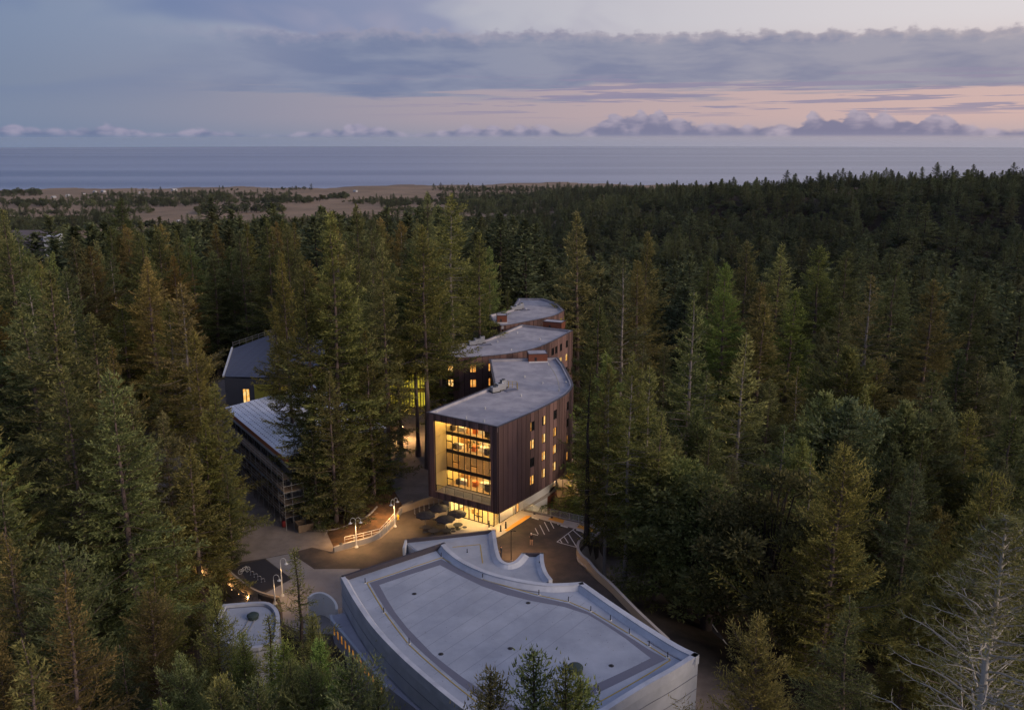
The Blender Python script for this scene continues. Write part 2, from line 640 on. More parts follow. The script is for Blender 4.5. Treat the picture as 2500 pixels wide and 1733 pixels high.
def at_s(pts, L, s):
    for i in range(len(pts) - 1):
        if s <= L[i + 1] or i == len(pts) - 2:
            t = (s - L[i]) / max(1e-9, L[i + 1] - L[i])
            return pts[i] + (pts[i + 1] - pts[i]) * t


def spline(pts, n=8):
    """Catmull-Rom through plan or space points"""
    pts = [Vector(p) for p in pts]
    P_ = [pts[0] * 2 - pts[1]] + pts + [pts[-1] * 2 - pts[-2]]
    out = []
    for i in range(1, len(P_) - 2):
        a, b, c, d = P_[i - 1:i + 3]
        for j in range(n):
            t = j / n
            out.append(0.5 * ((2 * b) + (c - a) * t + (2 * a - 5 * b + 4 * c - d) * t * t + (3 * b - a - 3 * c + d) * t ** 3))
    out.append(pts[-1])
    return out


# ------------------------------------------------------------------ terrain
FLAT = np.array([(-30, 100), (-33, 102), (-36, 105), (-39.5, 108.5), (-50, 112), (-66, 126), (-72, 205), (-14, 212), (-4, 218), (2, 230), (14, 214),
                 (13, 185), (4, 165), (1.2, 128.3), (13, 122), (11, 115), (9.0, 111), (12.6, 102), (15, 95.6), (18, 90), (19.5, 78), (9, 66), (-5, 67), (-20, 92)], float)
GREEN_YARD = np.array([(1.4, 128.6), (13.4, 122.6), (22, 135), (24, 190), (13, 190), (4, 166)], float)


def poly_dist(x, y, poly):
    """distance outside the polygon (0 inside)"""
    inside = np.zeros(x.shape, bool)
    d = np.full(x.shape, 1e9)
    n = len(poly)
    for i in range(n):
        ax, ay = poly[i]
        bx, by = poly[(i + 1) % n]
        c = ((ay > y) != (by > y)) & (x < (bx - ax) * (y - ay) / ((by - ay) if by != ay else 1e-9) + ax)
        inside ^= c
        t = np.clip(((x - ax) * (bx - ax) + (y - ay) * (by - ay)) / ((bx - ax) ** 2 + (by - ay) ** 2), 0, 1)
        d = np.minimum(d, np.hypot(x - ax - t * (bx - ax), y - ay - t * (by - ay)))
    return np.where(inside, 0, d), inside


def ss(x, a, b):
    t = np.clip((x - a) / (b - a), 0, 1)
    return t * t * (3 - 2 * t)


def wav(x, y, s):
    return (np.sin(x / s + 1.3) * np.cos(y / s * 1.13 + .4) + .5 * np.sin(x / s * 2.3 + y / s * 1.7 + 2) + .3 * np.cos(x / s * 4.1 - y / s * 3.3)) / 1.8


def hgt(x, y):
    x = np.asarray(x, float)
    y = np.asarray(y, float)
    r = np.hypot(x, y)
    a = np.degrees(np.arctan2(x, y))
    pl = np.interp(r, [0, 260, 400, 600, 800, 1000, 1500, 2100, 3000, 4000, 4800, 5200], [0, -3, -12, -36, -62, -82, -114, -132, -156, -176, -190, -197])
    pr = np.interp(r, [0, 120, 250, 380, 600, 850, 1150, 1500, 1900, 2600, 3400, 4100, 4900], [0, -4, -14, -28, -70, -76, -52, -33, -58, -105, -150, -174, -190])
    ridge = ss(r, 650, 1450) * (1 - ss(r, 1550, 2600))
    pr = pr + ridge * np.interp(a, [0, 4, 8, 12, 17, 22, 30, 60], [-58, -42, -26, -13, 2, 13, 26, 30])
    w = ss(a, -3, 7)
    z = pl * (1 - w) + pr * w
    z = z + (wav(x, y, 98) * 20 + wav(x + 300, y, 47) * 6) * (1 - .55 * ss(r, 1250, 1600)) * (1 - ss(r, 2000, 2700)) * ss(r, 300, 800) + wav(x, y, 520) * 5 * ss(r, 1500, 2600) * (1 - ss(r, 3600, 4500))
    d, ins = poly_dist(x, y, FLAT)
    near = 1 - ss(r, 300, 420)
    wl = np.maximum(ss(x, -66, -42), 1 - ss(y, 104, 118))
    wfar = 1 - ss(y, 190, 230) * (1 - ss(x, 8, 20))
    deep = np.where(x > 0, 15.0, 8.5)
    z = z - near * wl * wfar * (ss(d, 0.1, 2.5) * 3.6 + ss(d, 4, 60) * deep)
    z = np.where(ins, -0.08 + np.minimum(z, 0) * 0.0, z)
    z = z + near * ss(d, 3, 30) * wav(x, y, 14) * 0.9
    # shore: low cliff, then beach slipping under the sea
    coast = 4830 + 200 * np.sin(a * 0.21 + 1.0) + 120 * np.sin(a * 0.63) + 60 * np.sin(a * 1.9 + 2)
    k_ = ss(r, coast, coast + 60)
    z = z * (1 - k_) + (SEA - 14) * k_
    return z


def ground_z(x, y):
    return float(hgt(np.array([x]), np.array([y]))[0])


def make_terrain():
    aa = np.concatenate([np.linspace(-48, 48, 330), np.linspace(52, 308, 34)])
    rr = np.concatenate([np.linspace(4, 62, 14)[:-1], np.linspace(62, 240, 200)[:-1], np.geomspace(240, 6200, 190)])
    A, Rr = np.meshgrid(np.radians(aa), rr)
    x, y = Rr * np.sin(A), Rr * np.cos(A)
    z = hgt(x, y)
    nr, na = x.shape
    me = bpy.data.meshes.new('ground')
    co = np.stack([x, y, z], -1).reshape(-1, 3)
    idx = np.arange(nr * na).reshape(nr, na)
    a_, b_ = idx[:-1, :], np.roll(idx, -1, 1)[:-1, :]
    c_, d_ = np.roll(idx, -1, 1)[1:, :], idx[1:, :]
    q = np.stack([a_, d_, c_, b_], -1).reshape(-1, 4)
    cen = nr * na
    co = np.vstack([co, [[0, 0, float(hgt(np.array([0.]), np.array([0.]))[0])]]])
    me.vertices.add(len(co))
    me.vertices.foreach_set('co', co.ravel())
    tri = np.stack([idx[0], np.roll(idx[0], -1), np.full(na, cen)], -1)
    loops = np.concatenate([q.ravel(), tri.ravel()])
    me.loops.add(len(loops))
    me.loops.foreach_set('vertex_index', loops)
    me.polygons.add(len(q) + na)
    st = np.concatenate([np.arange(len(q)) * 4, len(q) * 4 + np.arange(na) * 3])
    me.polygons.foreach_set('loop_start', st)
    me.polygons.foreach_set('use_smooth', np.ones(len(q) + na, bool))
    me.update(calc_edges=True)
    # land cover weight: 1 = open grassland on the coastal shelf
    rr_ = np.hypot(co[:, 0], co[:, 1])
    fld = ss(rr_, 1250, 1700)
    at = me.attributes.new('field', 'FLOAT', 'POINT')
    at.data.foreach_set('value', fld.astype(np.float32))
    d, ins = poly_dist(co[:, 0], co[:, 1], FLAT)
    at = me.attributes.new('yard', 'FLOAT', 'POINT')
    at.data.foreach_set('value', (1 - ss(d, 2, 14)).astype(np.float32))
    o = bpy.data.objects.new('ground', me)
    COL.objects.link(o)
    tag(o, 'wooded ground falling from the campus terrace to the coastal shelf', None, kind='structure')
    m = bpy.data.materials.new('ground')
    m.use_nodes = True
    nt = m.node_tree
    X.nt = nt
    b = nt.nodes['Principled BSDF']
    b.inputs['Roughness'].default_value = 0.95
    b.inputs['Specular IOR Level'].default_value = 0.1
    t = nt.nodes.new('ShaderNodeTexCoord')
    pos = X(t.outputs['Object'])
    f1 = nt.nodes.new('ShaderNodeAttribute')
    f1.attribute_name = 'field'
    f2 = nt.nodes.new('ShaderNodeAttribute')
    f2.attribute_name = 'yard'
    nb = xnoise(pos, 0.004, 6, 0.6)
    ns = xnoise(pos, 0.35, 6, 0.65)
    nm = xnoise(pos, 0.02, 5, 0.6, 0.5)
    grass = xmix(xss(nb, 0.36, 0.62), (0.31, 0.22, 0.148), (0.23, 0.165, 0.11))
    grass = xmix(xss(nm, 0.50, 0.72) * 0.55, grass, (0.13, 0.105, 0.075))
    duff = xmix(xss(ns, 0.35, 0.65), (0.035, 0.024, 0.017), (0.016, 0.014, 0.010))
    yard = xmix(xss(ns, 0.3, 0.7), (0.29, 0.24, 0.205), (0.20, 0.165, 0.14))
    c = xmix(X(f2.outputs['Fac']), duff, yard)
    c = xmix(X(f1.outputs['Fac']), c, grass)
    nt.links.new(c.s, b.inputs['Base Color'])
    bn = nt.nodes.new('ShaderNodeBump')
    bn.inputs['Strength'].default_value = 0.6
    bn.inputs['Distance'].default_value = 0.2
    nt.links.new(ns.s, bn.inputs['Height'])
    nt.links.new(bn.outputs[0], b.inputs['Normal'])
    me.materials.append(m)
    return o


make_terrain()


def make_sea():
    mb = MB()
    n = 128
    rings = [2500, 6000, 12000, 28500]
    for i, r in enumerate(rings):
        for j in range(n):
            a = 2 * math.pi * j / n
            mb.v.append((r * math.sin(a), r * math.cos(a), SEA))
    for i in range(len(rings) - 1):
        for j in range(n):
            mb.f.append((i * n + j, (i + 1) * n + j, (i + 1) * n + (j + 1) % n, i * n + (j + 1) % n))
            mb.mi.append(0)
    mb.f = [f[::-1] for f in mb.f]
    m = bpy.data.materials.new('sea')
    m.use_nodes = True
    nt = m.node_tree
    X.nt = nt
    b = nt.nodes['Principled BSDF']
    t = nt.nodes.new('ShaderNodeTexCoord')
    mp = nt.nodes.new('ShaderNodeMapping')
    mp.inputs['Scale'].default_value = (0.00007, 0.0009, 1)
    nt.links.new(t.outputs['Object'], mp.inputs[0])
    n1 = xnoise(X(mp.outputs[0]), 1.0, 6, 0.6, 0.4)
    c = xmix(xss(n1, 0.35, 0.65), (0.09, 0.125, 0.24), (0.23, 0.265, 0.39))  # streaks of reflection and wind on the water put into the base colour
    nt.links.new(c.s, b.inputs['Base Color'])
    b.inputs['Roughness'].default_value = 0.28
    b.inputs['Specular IOR Level'].default_value = 0.5
    b.inputs['IOR'].default_value = 1.33
    mp2 = nt.nodes.new('ShaderNodeMapping')
    mp2.inputs['Scale'].default_value = (0.012, 0.03, 1)
    nt.links.new(t.outputs['Object'], mp2.inputs[0])
    n2 = xnoise(X(mp2.outputs[0]), 1.0, 8, 0.7)
    bn = nt.nodes.new('ShaderNodeBump')
    bn.inputs['Strength'].default_value = 0.35
    bn.inputs['Distance'].default_value = 4.0
    nt.links.new(n2.s, bn.inputs['Height'])
    nt.links.new(bn.outputs[0], b.inputs['Normal'])
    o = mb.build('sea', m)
    tag(o, 'calm slate blue ocean reaching to the horizon', None, kind='structure')
    # surf line along the shore
    mb = MB()
    aa = np.linspace(-40, 40, 260)
    pts_in, pts_out = [], []
    for a in aa:
        coast = 4830 + 200 * math.sin(a * 0.21 + 1.0) + 120 * math.sin(a * 0.63) + 60 * math.sin(a * 1.9 + 2) + 50
        w = 12 + 14 * math.sin(a * 3.1) + 9 * math.sin(a * 7.7)
        s_, c_ = math.sin(R(a)), math.cos(R(a))
        pts_in.append((coast * s_, coast * c_, SEA + 0.6))
        pts_out.append(((coast + max(6, w)) * s_, (coast + max(6, w)) * c_, SEA + 0.6))
    n = len(aa)
    mb.poly(pts_in + pts_out, [(i, i + 1, n + i + 1, n + i) for i in range(n - 1)])
    tag(mb.build('surf', 'white_plain'), 'thin white surf line along the far shore', None, kind='structure')


make_sea()

# ------------------------------------------------------------------ paving (sheets a few mm apart on a solid terrace)
W2 = lambda q, z=0.0: v2(P(q, z))


def slab(name, pts, z0, z1, m, label):
    o = MB().prism(pts, z0, z1).build(name, m)
    return tag(o, label, None, kind='structure')


terrace = [W2(q6(1410, 205)), W2(q6(2230, 378)), W2(q6(2228, 445)), W2(q6(2095, 565)), W2(q6(1995, 690)), W2(q5(1478, 222)), W2(q5(1540, 285)), W2(q5(1690, 410)), W2(q5(1830, 560)), W2(q5(2000, 700)),
           Vector((16, 82)), Vector((-14, 82)), W2(q9(1750, 1100)), W2(q9(1300, 1050)), W2(q9(1060, 850)), W2(q9(1050, 660)), W2(q9(960, 525)), W2(q4(880, 1165)), W2(q4(700, 1122)), W2(q4(500, 1000)), W2(q4(310, 845)), W2(q4(480, 760)), W2(q4(740, 718)), W2(q4(1010, 662)),
           W2(q4(1250, 600)), W2(q4(1480, 655)), W2(q4(1810, 575)), W2(q4(2000, 500)), W2(q4(2140, 375)), W2(q6(60, 245)), W2(q6(330, 150)), W2(q6(540, 108)), Vector((-9.6, 127.5)), Vector((1.0, 128.5))]
slab('road', terrace, -3.9, 0.0, 'asphalt', 'worn dark asphalt of the campus court and drive')
slab('concrete_pavement', [W2(q4(745, 722)), W2(q4(1012, 668)), W2(q4(1180, 772)), W2(q4(1272, 836)), W2(q4(1765, 832)), Vector((-19.5, 98)), Vector((-19.5, 92)), W2(q9(1700, 950)), W2(q9(1320, 950)), W2(q9(1090, 800)), W2(q9(1080, 640)), W2(q4(900, 1155)), W2(q4(712, 1110)), W2(q4(1030, 942))], -0.3, 0.004,
     'concrete', 'pale concrete pavement between the bicycle pad and the round-walled entrance')
slab('bicycle_pad', [W2(q4(440, 800)), W2(q4(730, 728)), W2(q4(1028, 942)), W2(q4(705, 1085)), W2(q4(560, 985))], -0.3, 0.006, 'asphalt_dark', 'dark asphalt pad with the bicycle racks')
apron = [W2(q6(395, 268)), W2(q6(610, 165)), Vector((-9.0, 127.3)), Vector((0.6, 128.2)), W2(q6(1420, 212)), W2(q6(2225, 382)), W2(q6(2222, 446)), W2(q6(2150, 452)), W2(q6(1490, 268)), W2(q6(1145, 485)), W2(q6(1090, 500)), W2(q6(640, 470)), W2(q6(560, 330))]
slab('plaza_pavement', apron, -0.3, 0.010, 'concrete_pale', 'warm pale concrete apron around the lit lobby')
for pts, nm in (([(1205, 418), (1300, 345), (1440, 258), (1500, 256), (1395, 330), (1232, 428)], 'long orange tactile paving strip beside the bollards'),
                ([(1672, 298), (1722, 268), (1852, 308), (1835, 342)], 'orange tactile paving patch between two wheel stops'),
                ([(1985, 388), (2012, 356), (2215, 412), (2190, 448)], 'orange tactile paving patch at the end of the guard rail')):
    o = MB().prism([W2(q6(*p)) for p in pts], -0.05, 0.016).build('tactile_paving', 'tactile')
    tag(o, nm, None, kind='structure')


def stripe(a, b, w, z=0.006, nm='parking_line'):
    a, b = v2(a), v2(b)
    d = (b - a).normalized()
    n = Vector((-d.y, d.x)) * w / 2
    return [(*(a + n), z), (*(a - n), z), (*(b - n), z), (*(b + n), z)]


def line_object(segs, w, label):
    mb = MB()
    for a, b in segs:
        mb.face(stripe(P(a), P(b), w))
    o = mb.build('parking_line', 'white_line')
    tag(o, label, None, kind='structure')


hatch1 = [((590, 1318), (655, 1448)), ((690, 1250), (792, 1455)), ((788, 1185), (890, 1385)), ((915, 1178), (995, 1322)), ((1066, 1216), (1090, 1250)), ((530, 1445), (650, 1472))]
line_object([(q8(*a), q8(*b)) for a, b in hatch1], 0.13, 'white hatching painted beside the parking bay nearest the lobby')
hatch2 = [((1770, 542), (1962, 396)), ((1770, 542), (2005, 606)), ((1962, 396), (2215, 470)), ((1945, 415), (2090, 545)), ((1895, 455), (1985, 600)), ((1850, 488), (1892, 555)), ((1805, 520), (1825, 552)), ((2010, 405), (2140, 520)), ((2090, 545), (2215, 462))]
line_object([(q6(*a), q6(*b)) for a, b in hatch2], 0.13, 'white hatched triangle painted beside the guard rail')


# ------------------------------------------------------------------ residence halls: curved wood-clad blocks
class Path:
    def __init__(s, pts):
        s.p = [v2(p) for p in pts]
        s.L = [0.0]
        for a, b in zip(s.p, s.p[1:]):
            s.L.append(s.L[-1] + (b - a).length)
        s.len = s.L[-1]

    def at(s, t):
        return at_s(s.p, s.L, max(0, min(s.len, t)))

    def dir(s, t, e=0.3):
        d = s.at(t + e) - s.at(t - e)
        return d.normalized()

    def out(s, t):
        d = s.dir(t)
        return Vector((d.y, -d.x))       # outward = right of travel

    def near(s, q):
        best = (1e9, 0)
        for i in range(int(s.len / 0.1) + 1):
            d = (s.at(i * .1) - v2(q)).length
            best = min(best, (d, i * .1))
        return best[1]


def quad_box(a0, a1, b0, b1, z0, z1):
    """box whose plan is the quad a0-a1 (front) / b0-b1 (back)"""
    return MB().prism([a0, a1, b1, b0], z0, z1)


def facade(parent, path, bounds, z0, z1, holes, thick=0.16, gap=0.085, m='wood', name='panel', jit=0.02, off=0.0):
    """vertical cladding panels, each its own piece; holes = (s0, s1, z0, z1)"""
    for sa, sb in zip(bounds, bounds[1:]):
        iv = [(z0, z1)]
        for h in holes:
            if h[0] < (sa + sb) / 2 < h[1]:
                nv = []
                for a, b in iv:
                    if h[3] <= a or h[2] >= b:
                        nv.append((a, b))
                        continue
                    if h[2] - a > 0.05:
                        nv.append((a, h[2]))
                    if b - h[3] > 0.05:
                        nv.append((h[3], b))
                iv = nv
        pa, pb = path.at(sa + gap / 2), path.at(sb - gap / 2)
        t = thick + random.uniform(-jit, jit)
        na, nb = path.out(sa + .02), path.out(sb - .02)
        for a, b in iv:
            quad_box(pa + na * t, pb + nb * t, pa + na * off, pb + nb * off, a, b).build(name, m, parent)


def window(parent, path, sa, sb, z0, z1, lit, proud=0.10, split=0.42):
    """two-light window: frame part with its panes as sub-parts; lit = material or None"""
    a, b = path.at(sa), path.at(sb)
    n = path.out((sa + sb) / 2)
    d = (b - a).normalized()
    w = (b - a).length
    fr = MB()
    t = 0.07

    def bar(u0, u1, za, zb, o0=0.0, o1=proud):
        p, q = a + d * u0, a + d * u1
        fr.prism([p + n * o0, q + n * o0, q + n * o1, p + n * o1], za, zb)
    bar(0, w, z0, z0 + t)
    bar(0, w, z1 - t, z1)
    bar(0, t, z0 + t, z1 - t)
    bar(w - t, w, z0 + t, z1 - t)
    bar(w * split - t, w * split + t, z0 + t, z1 - t)
    f = fr.build('window', 'mullion', parent)
    for i, (u0, u1) in enumerate(((t, w * split - t), (w * split + t, w - t))):
        p, q = a + d * u0, a + d * u1
        m = lit
        if lit is None:
            m = 'glass_pane_dark'
        elif isinstance(lit, (tuple, list)):
            m = lit[i] or 'glass_pane_dark'
        MB().prism([p + n * .03, q + n * .03, q + n * .05, p + n * .05], z0 + t, z1 - t).build('pane', m, f)
    return f


mat('glass_pane_dark', (0.012, 0.012, 0.016), 0.08, spec=0.8)


def roof_top(parent, outline, zr, m='roof_membrane', pw=0.42, coping=True):
    """flat roof with upstand and dark metal coping; outline is anticlockwise"""
    ol = [v2(p) for p in outline]
    a = sum(ol[i].x * ol[(i + 1) % len(ol)].y - ol[(i + 1) % len(ol)].x * ol[i].y for i in range(len(ol)))
    if a < 0:
        ol = ol[::-1]
    MB().prism(offset(ol, 0.1, True), zr - 0.9, zr - 0.42).build('roof', m, parent)
    MB().strip(offset(ol, 0.004, True), pw, zr - 0.88, zr - 0.03, True).build('parapet', 'roof_membrane', parent)
    if coping:
        MB().strip(offset(ol, -0.17, True), 0.36, zr - 0.06, zr, True).build('coping', 'coping_dark', parent)


def penthouse(parent, c, rz, w, d, h, z):
    o = MB().box((c[0], c[1], z + h / 2), (w, d, h), rz).build('penthouse', 'rust_panel', parent)
    M_ = Matrix.Rotation(rz, 4, 'Z')
    e = MB()
    for x, y, sx, sy in ((0, -d / 2, w + .1, .1), (0, d / 2, w + .1, .1), (-w / 2, 0, .1, d - .1), (w / 2, 0, .1, d - .1)):
        p = M_ @ Vector((x, y, 0))
        e.box((c[0] + p.x, c[1] + p.y, z + h + .06), (sx, sy, .12), rz)
    e.build('rim', 'coping_dark', o)
    MB().box((c[0], c[1], z + h + .02), (w - .2, d - .2, .04), rz).build('lid', 'roof_membrane', o)
    p = M_ @ Vector((-w * .12, -d / 2 - .02, 0))
    MB().box((c[0] + p.x, c[1] + p.y, z + .5), (.35, .06, .7), rz).build('vent', 'dark_metal', o)
    p = M_ @ Vector((0, -d / 2 - .25, 0))
    MB().box((c[0] + p.x, c[1] + p.y, z + .05), (w, .4, .1), rz).build('flashing', 'white_plain', o)


def roof_units(parent, c, rz, z, rail=True, s=1.0):
    M_ = Matrix.Rotation(rz, 4, 'Z')
    at = lambda x, y: (c[0] + (M_ @ Vector((x, y, 0))).x, c[1] + (M_ @ Vector((x, y, 0))).y)
    for x, y, sx, sy, sz in ((-1.3 * s, -.4 * s, 1.3 * s, 1.0 * s, .75), (.1 * s, .2 * s, 1.5 * s, 1.2 * s, 1.0), (1.2 * s, 1.0 * s, .9 * s, .8 * s, 1.25)):
        u = MB().box((*at(x, y), z + sz / 2 + .15), (sx, sy, sz), rz).build('roof_unit', 'steel', parent)
        MB().box((*at(x, y), z + .08), (sx + .3, sy + .3, .14), rz).build('curb', 'dark_metal', u)
        MB().lathe([(.3, 0), (.3, .1)], 10, (*at(x, y), z + sz + .15)).build('fan', 'dark_metal', u)
    MB().box((*at(1.4 * s, -1.1 * s), z + .06), (2.2 * s, 1.2 * s, .1), rz).build('walk_pad', 'roof_grey_band', parent)
    if rail:
        r = MB()
        for x0, y0, x1, y1 in ((1.9, .6, 3.1, -.2), (3.1, -.2, 2.6, -1.2), (1.8, 1.9, 2.0, .6)):
            a, b = at(x0 * s, y0 * s), at(x1 * s, y1 * s)
            for hz in (.55, 1.05):
                r.tube([(*a, z + hz), (*b, z + hz)], .035, 5)
            for t in (0, .5, 1):
                p = (a[0] + (b[0] - a[0]) * t, a[1] + (b[1] - a[1]) * t)
                r.tube([(*p, z), (*p, z + 1.05)], .035, 5)
        r.build('guard_rail', 'yellow_paint', parent)


def roof_bits(parent, pts, z):
    for p in pts:
        MB().lathe([(.12, 0), (.12, .28), (.07, .30), (.07, .42)], 8, (p[0], p[1], z)).build('roof_vent', 'white_metal', parent)


ZR, ZS = 16.8, 3.3
ROWS = (14.55, 11.65, 8.75, 5.85)


# ---------------- hall A: the lit glazed front
emit('added_downlight', (1.0, 0.60, 0.20), 420.0)  # glow of the added overhang lights
wdn_ = lambda a, b: (b - a).normalized()


def hall_front():
    t = thing('residence_hall', 'curved wood-clad residence hall with tall recessed glass front glowing over the plaza', 'building', (*W2(q2(940, 1390)), 0))
    inv = Matrix.Translation(-Vector(t.location))
    FL, FR = W2(q1(195, 1395), ZR), W2(q1(980, 1555), ZR)
    right = spline([(*W2(q1(*p), ZR), 0) for p in ((980, 1555), (1200, 1462), (1400, 1375), (1580, 1287), (1720, 1205), (1785, 1147), (1814, 1092))], 6)
    right = [v2(p) for p in right]
    back = [W2(q1(*p), ZR) for p in ((1800, 1045), (1705, 862), (1642, 786), (895, 805), (950, 1095))]
    outline = [FL] + right + back
    loc = lambda pts: [v2(p) - v2(t.location) for p in pts]
    out_l = loc(outline)
    RP = Path(loc(right + back[:3]))
    FP = Path(loc([FL, FR]))
    # shell
    n_out = len(out_l)
    MB().strip(out_l[1:] + [out_l[0]], 0.28, ZS, ZR - 0.9).build('shell', 'wood_core', t)
    MB().prism(offset(out_l, 0.05, True), ZS - 0.12, ZS + 0.02).build('soffit', 'coping_dark', t)
    roof_top(t, [p for p in out_l], ZR)
    # cladding on the long curved side
    cols = []
    for x, ys in ((1320, (245, 460, 672, 885)), (1455, (185, 395, 605, 810)), (1588, (125, 325, 535, 735)), (1735, (25, 235, 425, 635)), (1795, (-80, 130, 330, 520))):
        s = sum(RP.near(W2(q2(x, y), z) - v2(t.location)) for y, z in zip(ys, ROWS)) / 4
        cols.append(s)
    cols[4] = max(cols[4], cols[3] + 3.2)
    cols += [cols[4] + 3.6, cols[4] + 7.4, cols[4] + 11]
    W = 1.12
    bounds = [0.0]
    for c in cols:
        a = c - W / 2
        n = max(1, round((a - bounds[-1]) / 1.12))
        st = bounds[-1]
        bounds += [st + (a - st) * (i + 1) / n for i in range(n)]
        bounds.append(c + W / 2)
    st = bounds[-1]
    n = max(1, round((RP.len - st) / 1.12))
    bounds += [st + (RP.len - st) * (i + 1) / n for i in range(n)]
    lit = [[('lit_window_soft', None), ('lit_window', 'lit_window_pale'), None, ('lit_window', 'lit_window_pale')], [(None, 'lit_window_pale'), ('lit_window_soft', 'lit_window_pale'), ('lit_window', 'lit_window_pale'), ('lit_window_soft', 'lit_window_pale')],
           [None, ('lit_window_soft', 'lit_window'), ('lit_window', 'lit_window_pale'), ('lit_window_soft', 'lit_window_pale')], [None, None, 'lit_window_soft', ('lit_window_soft', 'lit_window')],
           ['lit_window_yellow', 'lit_window_pale', 'lit_window_pale', None]] + [['lit_window_yellow', None, 'lit_window_yellow', None]] * 3
    holes = []
    for ci, c in enumerate(cols):
        for ri, z in enumerate(ROWS):
            holes.append((c - W / 2, c + W / 2, z - .76, z + .76))
            window(t, RP, c - W / 2 + .02, c + W / 2 - .02, z - .76, z + .76, lit[ci][ri])
    facade(t, RP, bounds, ZS, ZR - 0.06, holes)
    # front frame cladding round the deep recess
    wF = FP.len
    s0, s1 = 1.28, wF - 1.22
    zb, zt = 4.3, 15.72
    fb = [i * s0 / 3 for i in range(4)] + [s0 + (s1 - s0) * (i + 1) / 24 for i in range(24)] + [s1 + (wF - s1) * (i + 1) / 3 for i in range(3)]
    facade(t, FP, fb, ZS, ZR - 0.06, [(s0, s1, zb, zt)], thick=0.14, gap=0.05)
    n_in = -FP.out(1)
    d = FP.dir(1)
    A = FP.at(0)
    at = lambda s, dep: A + d * s + n_in * dep
    fw = MB()
    for sa, sb, za, zz in ((0, s0, ZS, ZR - .9), (s1, wF, ZS, ZR - .9), (s0, s1, ZS, zb), (s0, s1, zt, ZR - .9)):
        fw.prism([at(sa, 0), at(sb, 0), at(sb, .25), at(sa, .25)], za, zz)
    fw.build('front_frame', 'wood_core', t)
    # recess: reveals, balcony floor, ceiling
    D, DB = 3.0, 8.2
    MB().prism([at(s0 - .12, .26), at(s0, .26), at(s0, DB), at(s0 - .12, DB)], zb, zt).build('reveal', 'yellow_wall', t)
    MB().prism([at(s1, .26), at(s1 + .12, .26), at(s1 + .12, DB), at(s1, DB)], zb, zt).build('reveal', 'yellow_wall', t)
    for zz in (7.2, 10.1, 13.0):
        MB().prism([at(s0 + .004, .262), at(s0 + .016, .262), at(s0 + .016, D - .1), at(s0 + .004, D - .1)], zz - .015, zz + .015).build('reveal_joint', 'interior_wood', t)
    MB().prism([at(s0, .05), at(s1, .05), at(s1, D), at(s0, D)], zb - .25, zb + .01).build('balcony_floor', 'concrete', t)
    MB().prism([at(s0, .05), at(s1, .05), at(s1, D), at(s0, D)], zt, zt + .2).build('recess_ceiling', 'wood_core', t)
    # added ceiling lights, put in to brighten the pale reveal
    for s_, dep in ((s0 + 1.0, .9), (s0 + 1.0, 2.0), (s0 + 3.2, 1.5), (s1 - 2.4, 1.5)):
        MB().prism([at(s_ - .3, dep - .12), at(s_ + .3, dep - .12), at(s_ + .3, dep + .12), at(s_ - .3, dep + .12)], zt - .05, zt - .005).build('added_soffit_light', 'ceiling_lamp', t)
    # balcony balustrade
    rl = MB()
    for i in range(7):
        s = s0 + .08 + (s1 - s0 - .16) * i / 6
        p = at(s, .18)
        rl.tube([(*p, zb), (*p, zb + 1.05)], .03, 5)
    rl.tube([(*at(s0, .18), zb + 1.05), (*at(s1, .18), zb + 1.05)], .035, 6)
    b_ = rl.build('balustrade', 'dark_metal', t)
    for i in range(6):
        u = s0 + .11 + (s1 - s0 - .16) * i / 6
        w_ = (s1 - s0 - .16) / 6 - .06
        MB().prism([at(u, .17), at(u + w_, .17), at(u + w_, .19), at(u, .19)], zb + .1, zb + .98).build('glass_panel', 'glass', b_)
    # floors, rooms, glazing
    FLR = [4.3, 7.2, 10.1, 13.0, 15.72]
    nb = 9
    bay = (s1 - s0) / nb
    MB().prism([at(s0, DB), at(s1, DB), at(s1, DB + .2), at(s0, DB + .2)], zb - .2, zt + .3).build('room_back_wall', 'interior_white', t)
    for fi in range(4):
        z0, z1 = FLR[fi], FLR[fi + 1]
        MB().prism([at(s0, D + .02), at(s1, D + .02), at(s1, DB), at(s0, DB)], z0 - .18, z0 + .02).build('room_floor', 'interior_floor', t)
        cz = z1 - .32
        MB().prism([at(s0, D + .15), at(s1, D + .15), at(s1, DB), at(s0, DB)], cz, cz + .1).build('room_ceiling', 'interior_white', t)
        for i in range(5):
            for dep in (4.2, 6.4):
                u = s0 + (s1 - s0) * (i + .5) / 5
                lampm = 'ceiling_lamp' if fi != 1 else 'ceiling_lamp_dim'
                MB().prism([at(u - .5, dep - .12), at(u + .5, dep - .12), at(u + .5, dep + .12), at(u - .5, dep + .12)], cz - .06, cz - .01).build('ceiling_light', lampm, t)
        # spandrel and mullions
        sp = MB().prism([at(s0, D - .08), at(s1, D - .08), at(s1, D + .06), at(s0, D + .06)], z0 - .28 if fi else z0, z0 + .22 if fi else z0 + .1)
        sp.build('spandrel', 'mullion', t)
        fr = MB()
        zl, zh = (z0 + .22 if fi else z0 + .1), z1 - .28
        fr.prism([at(s0, D - .05), at(s1, D - .05), at(s1, D + .05), at(s0, D + .05)], zh - .06, zh)
        for i in range(nb + 1):
            u = s0 + bay * i
            fr.prism([at(max(s0, u - .045), D - .06), at(min(s1, u + .045), D - .06), at(min(s1, u + .045), D + .06), at(max(s0, u - .045), D + .06)], zl, zh - .06)
        operable = {0: (0, 8), 1: (1, 4, 7), 2: (0, 8), 3: (1, 4, 7)}[fi]
        for i in operable:
            u = s0 + bay * i
            zz = zl + (zh - zl) * (.42 if fi in (0, 1) else .55)
            fr.prism([at(u + .045, D - .055), at(u + bay - .045, D - .055), at(u + bay - .045, D + .055), at(u + .045, D + .055)], zz - .05, zz + .05)
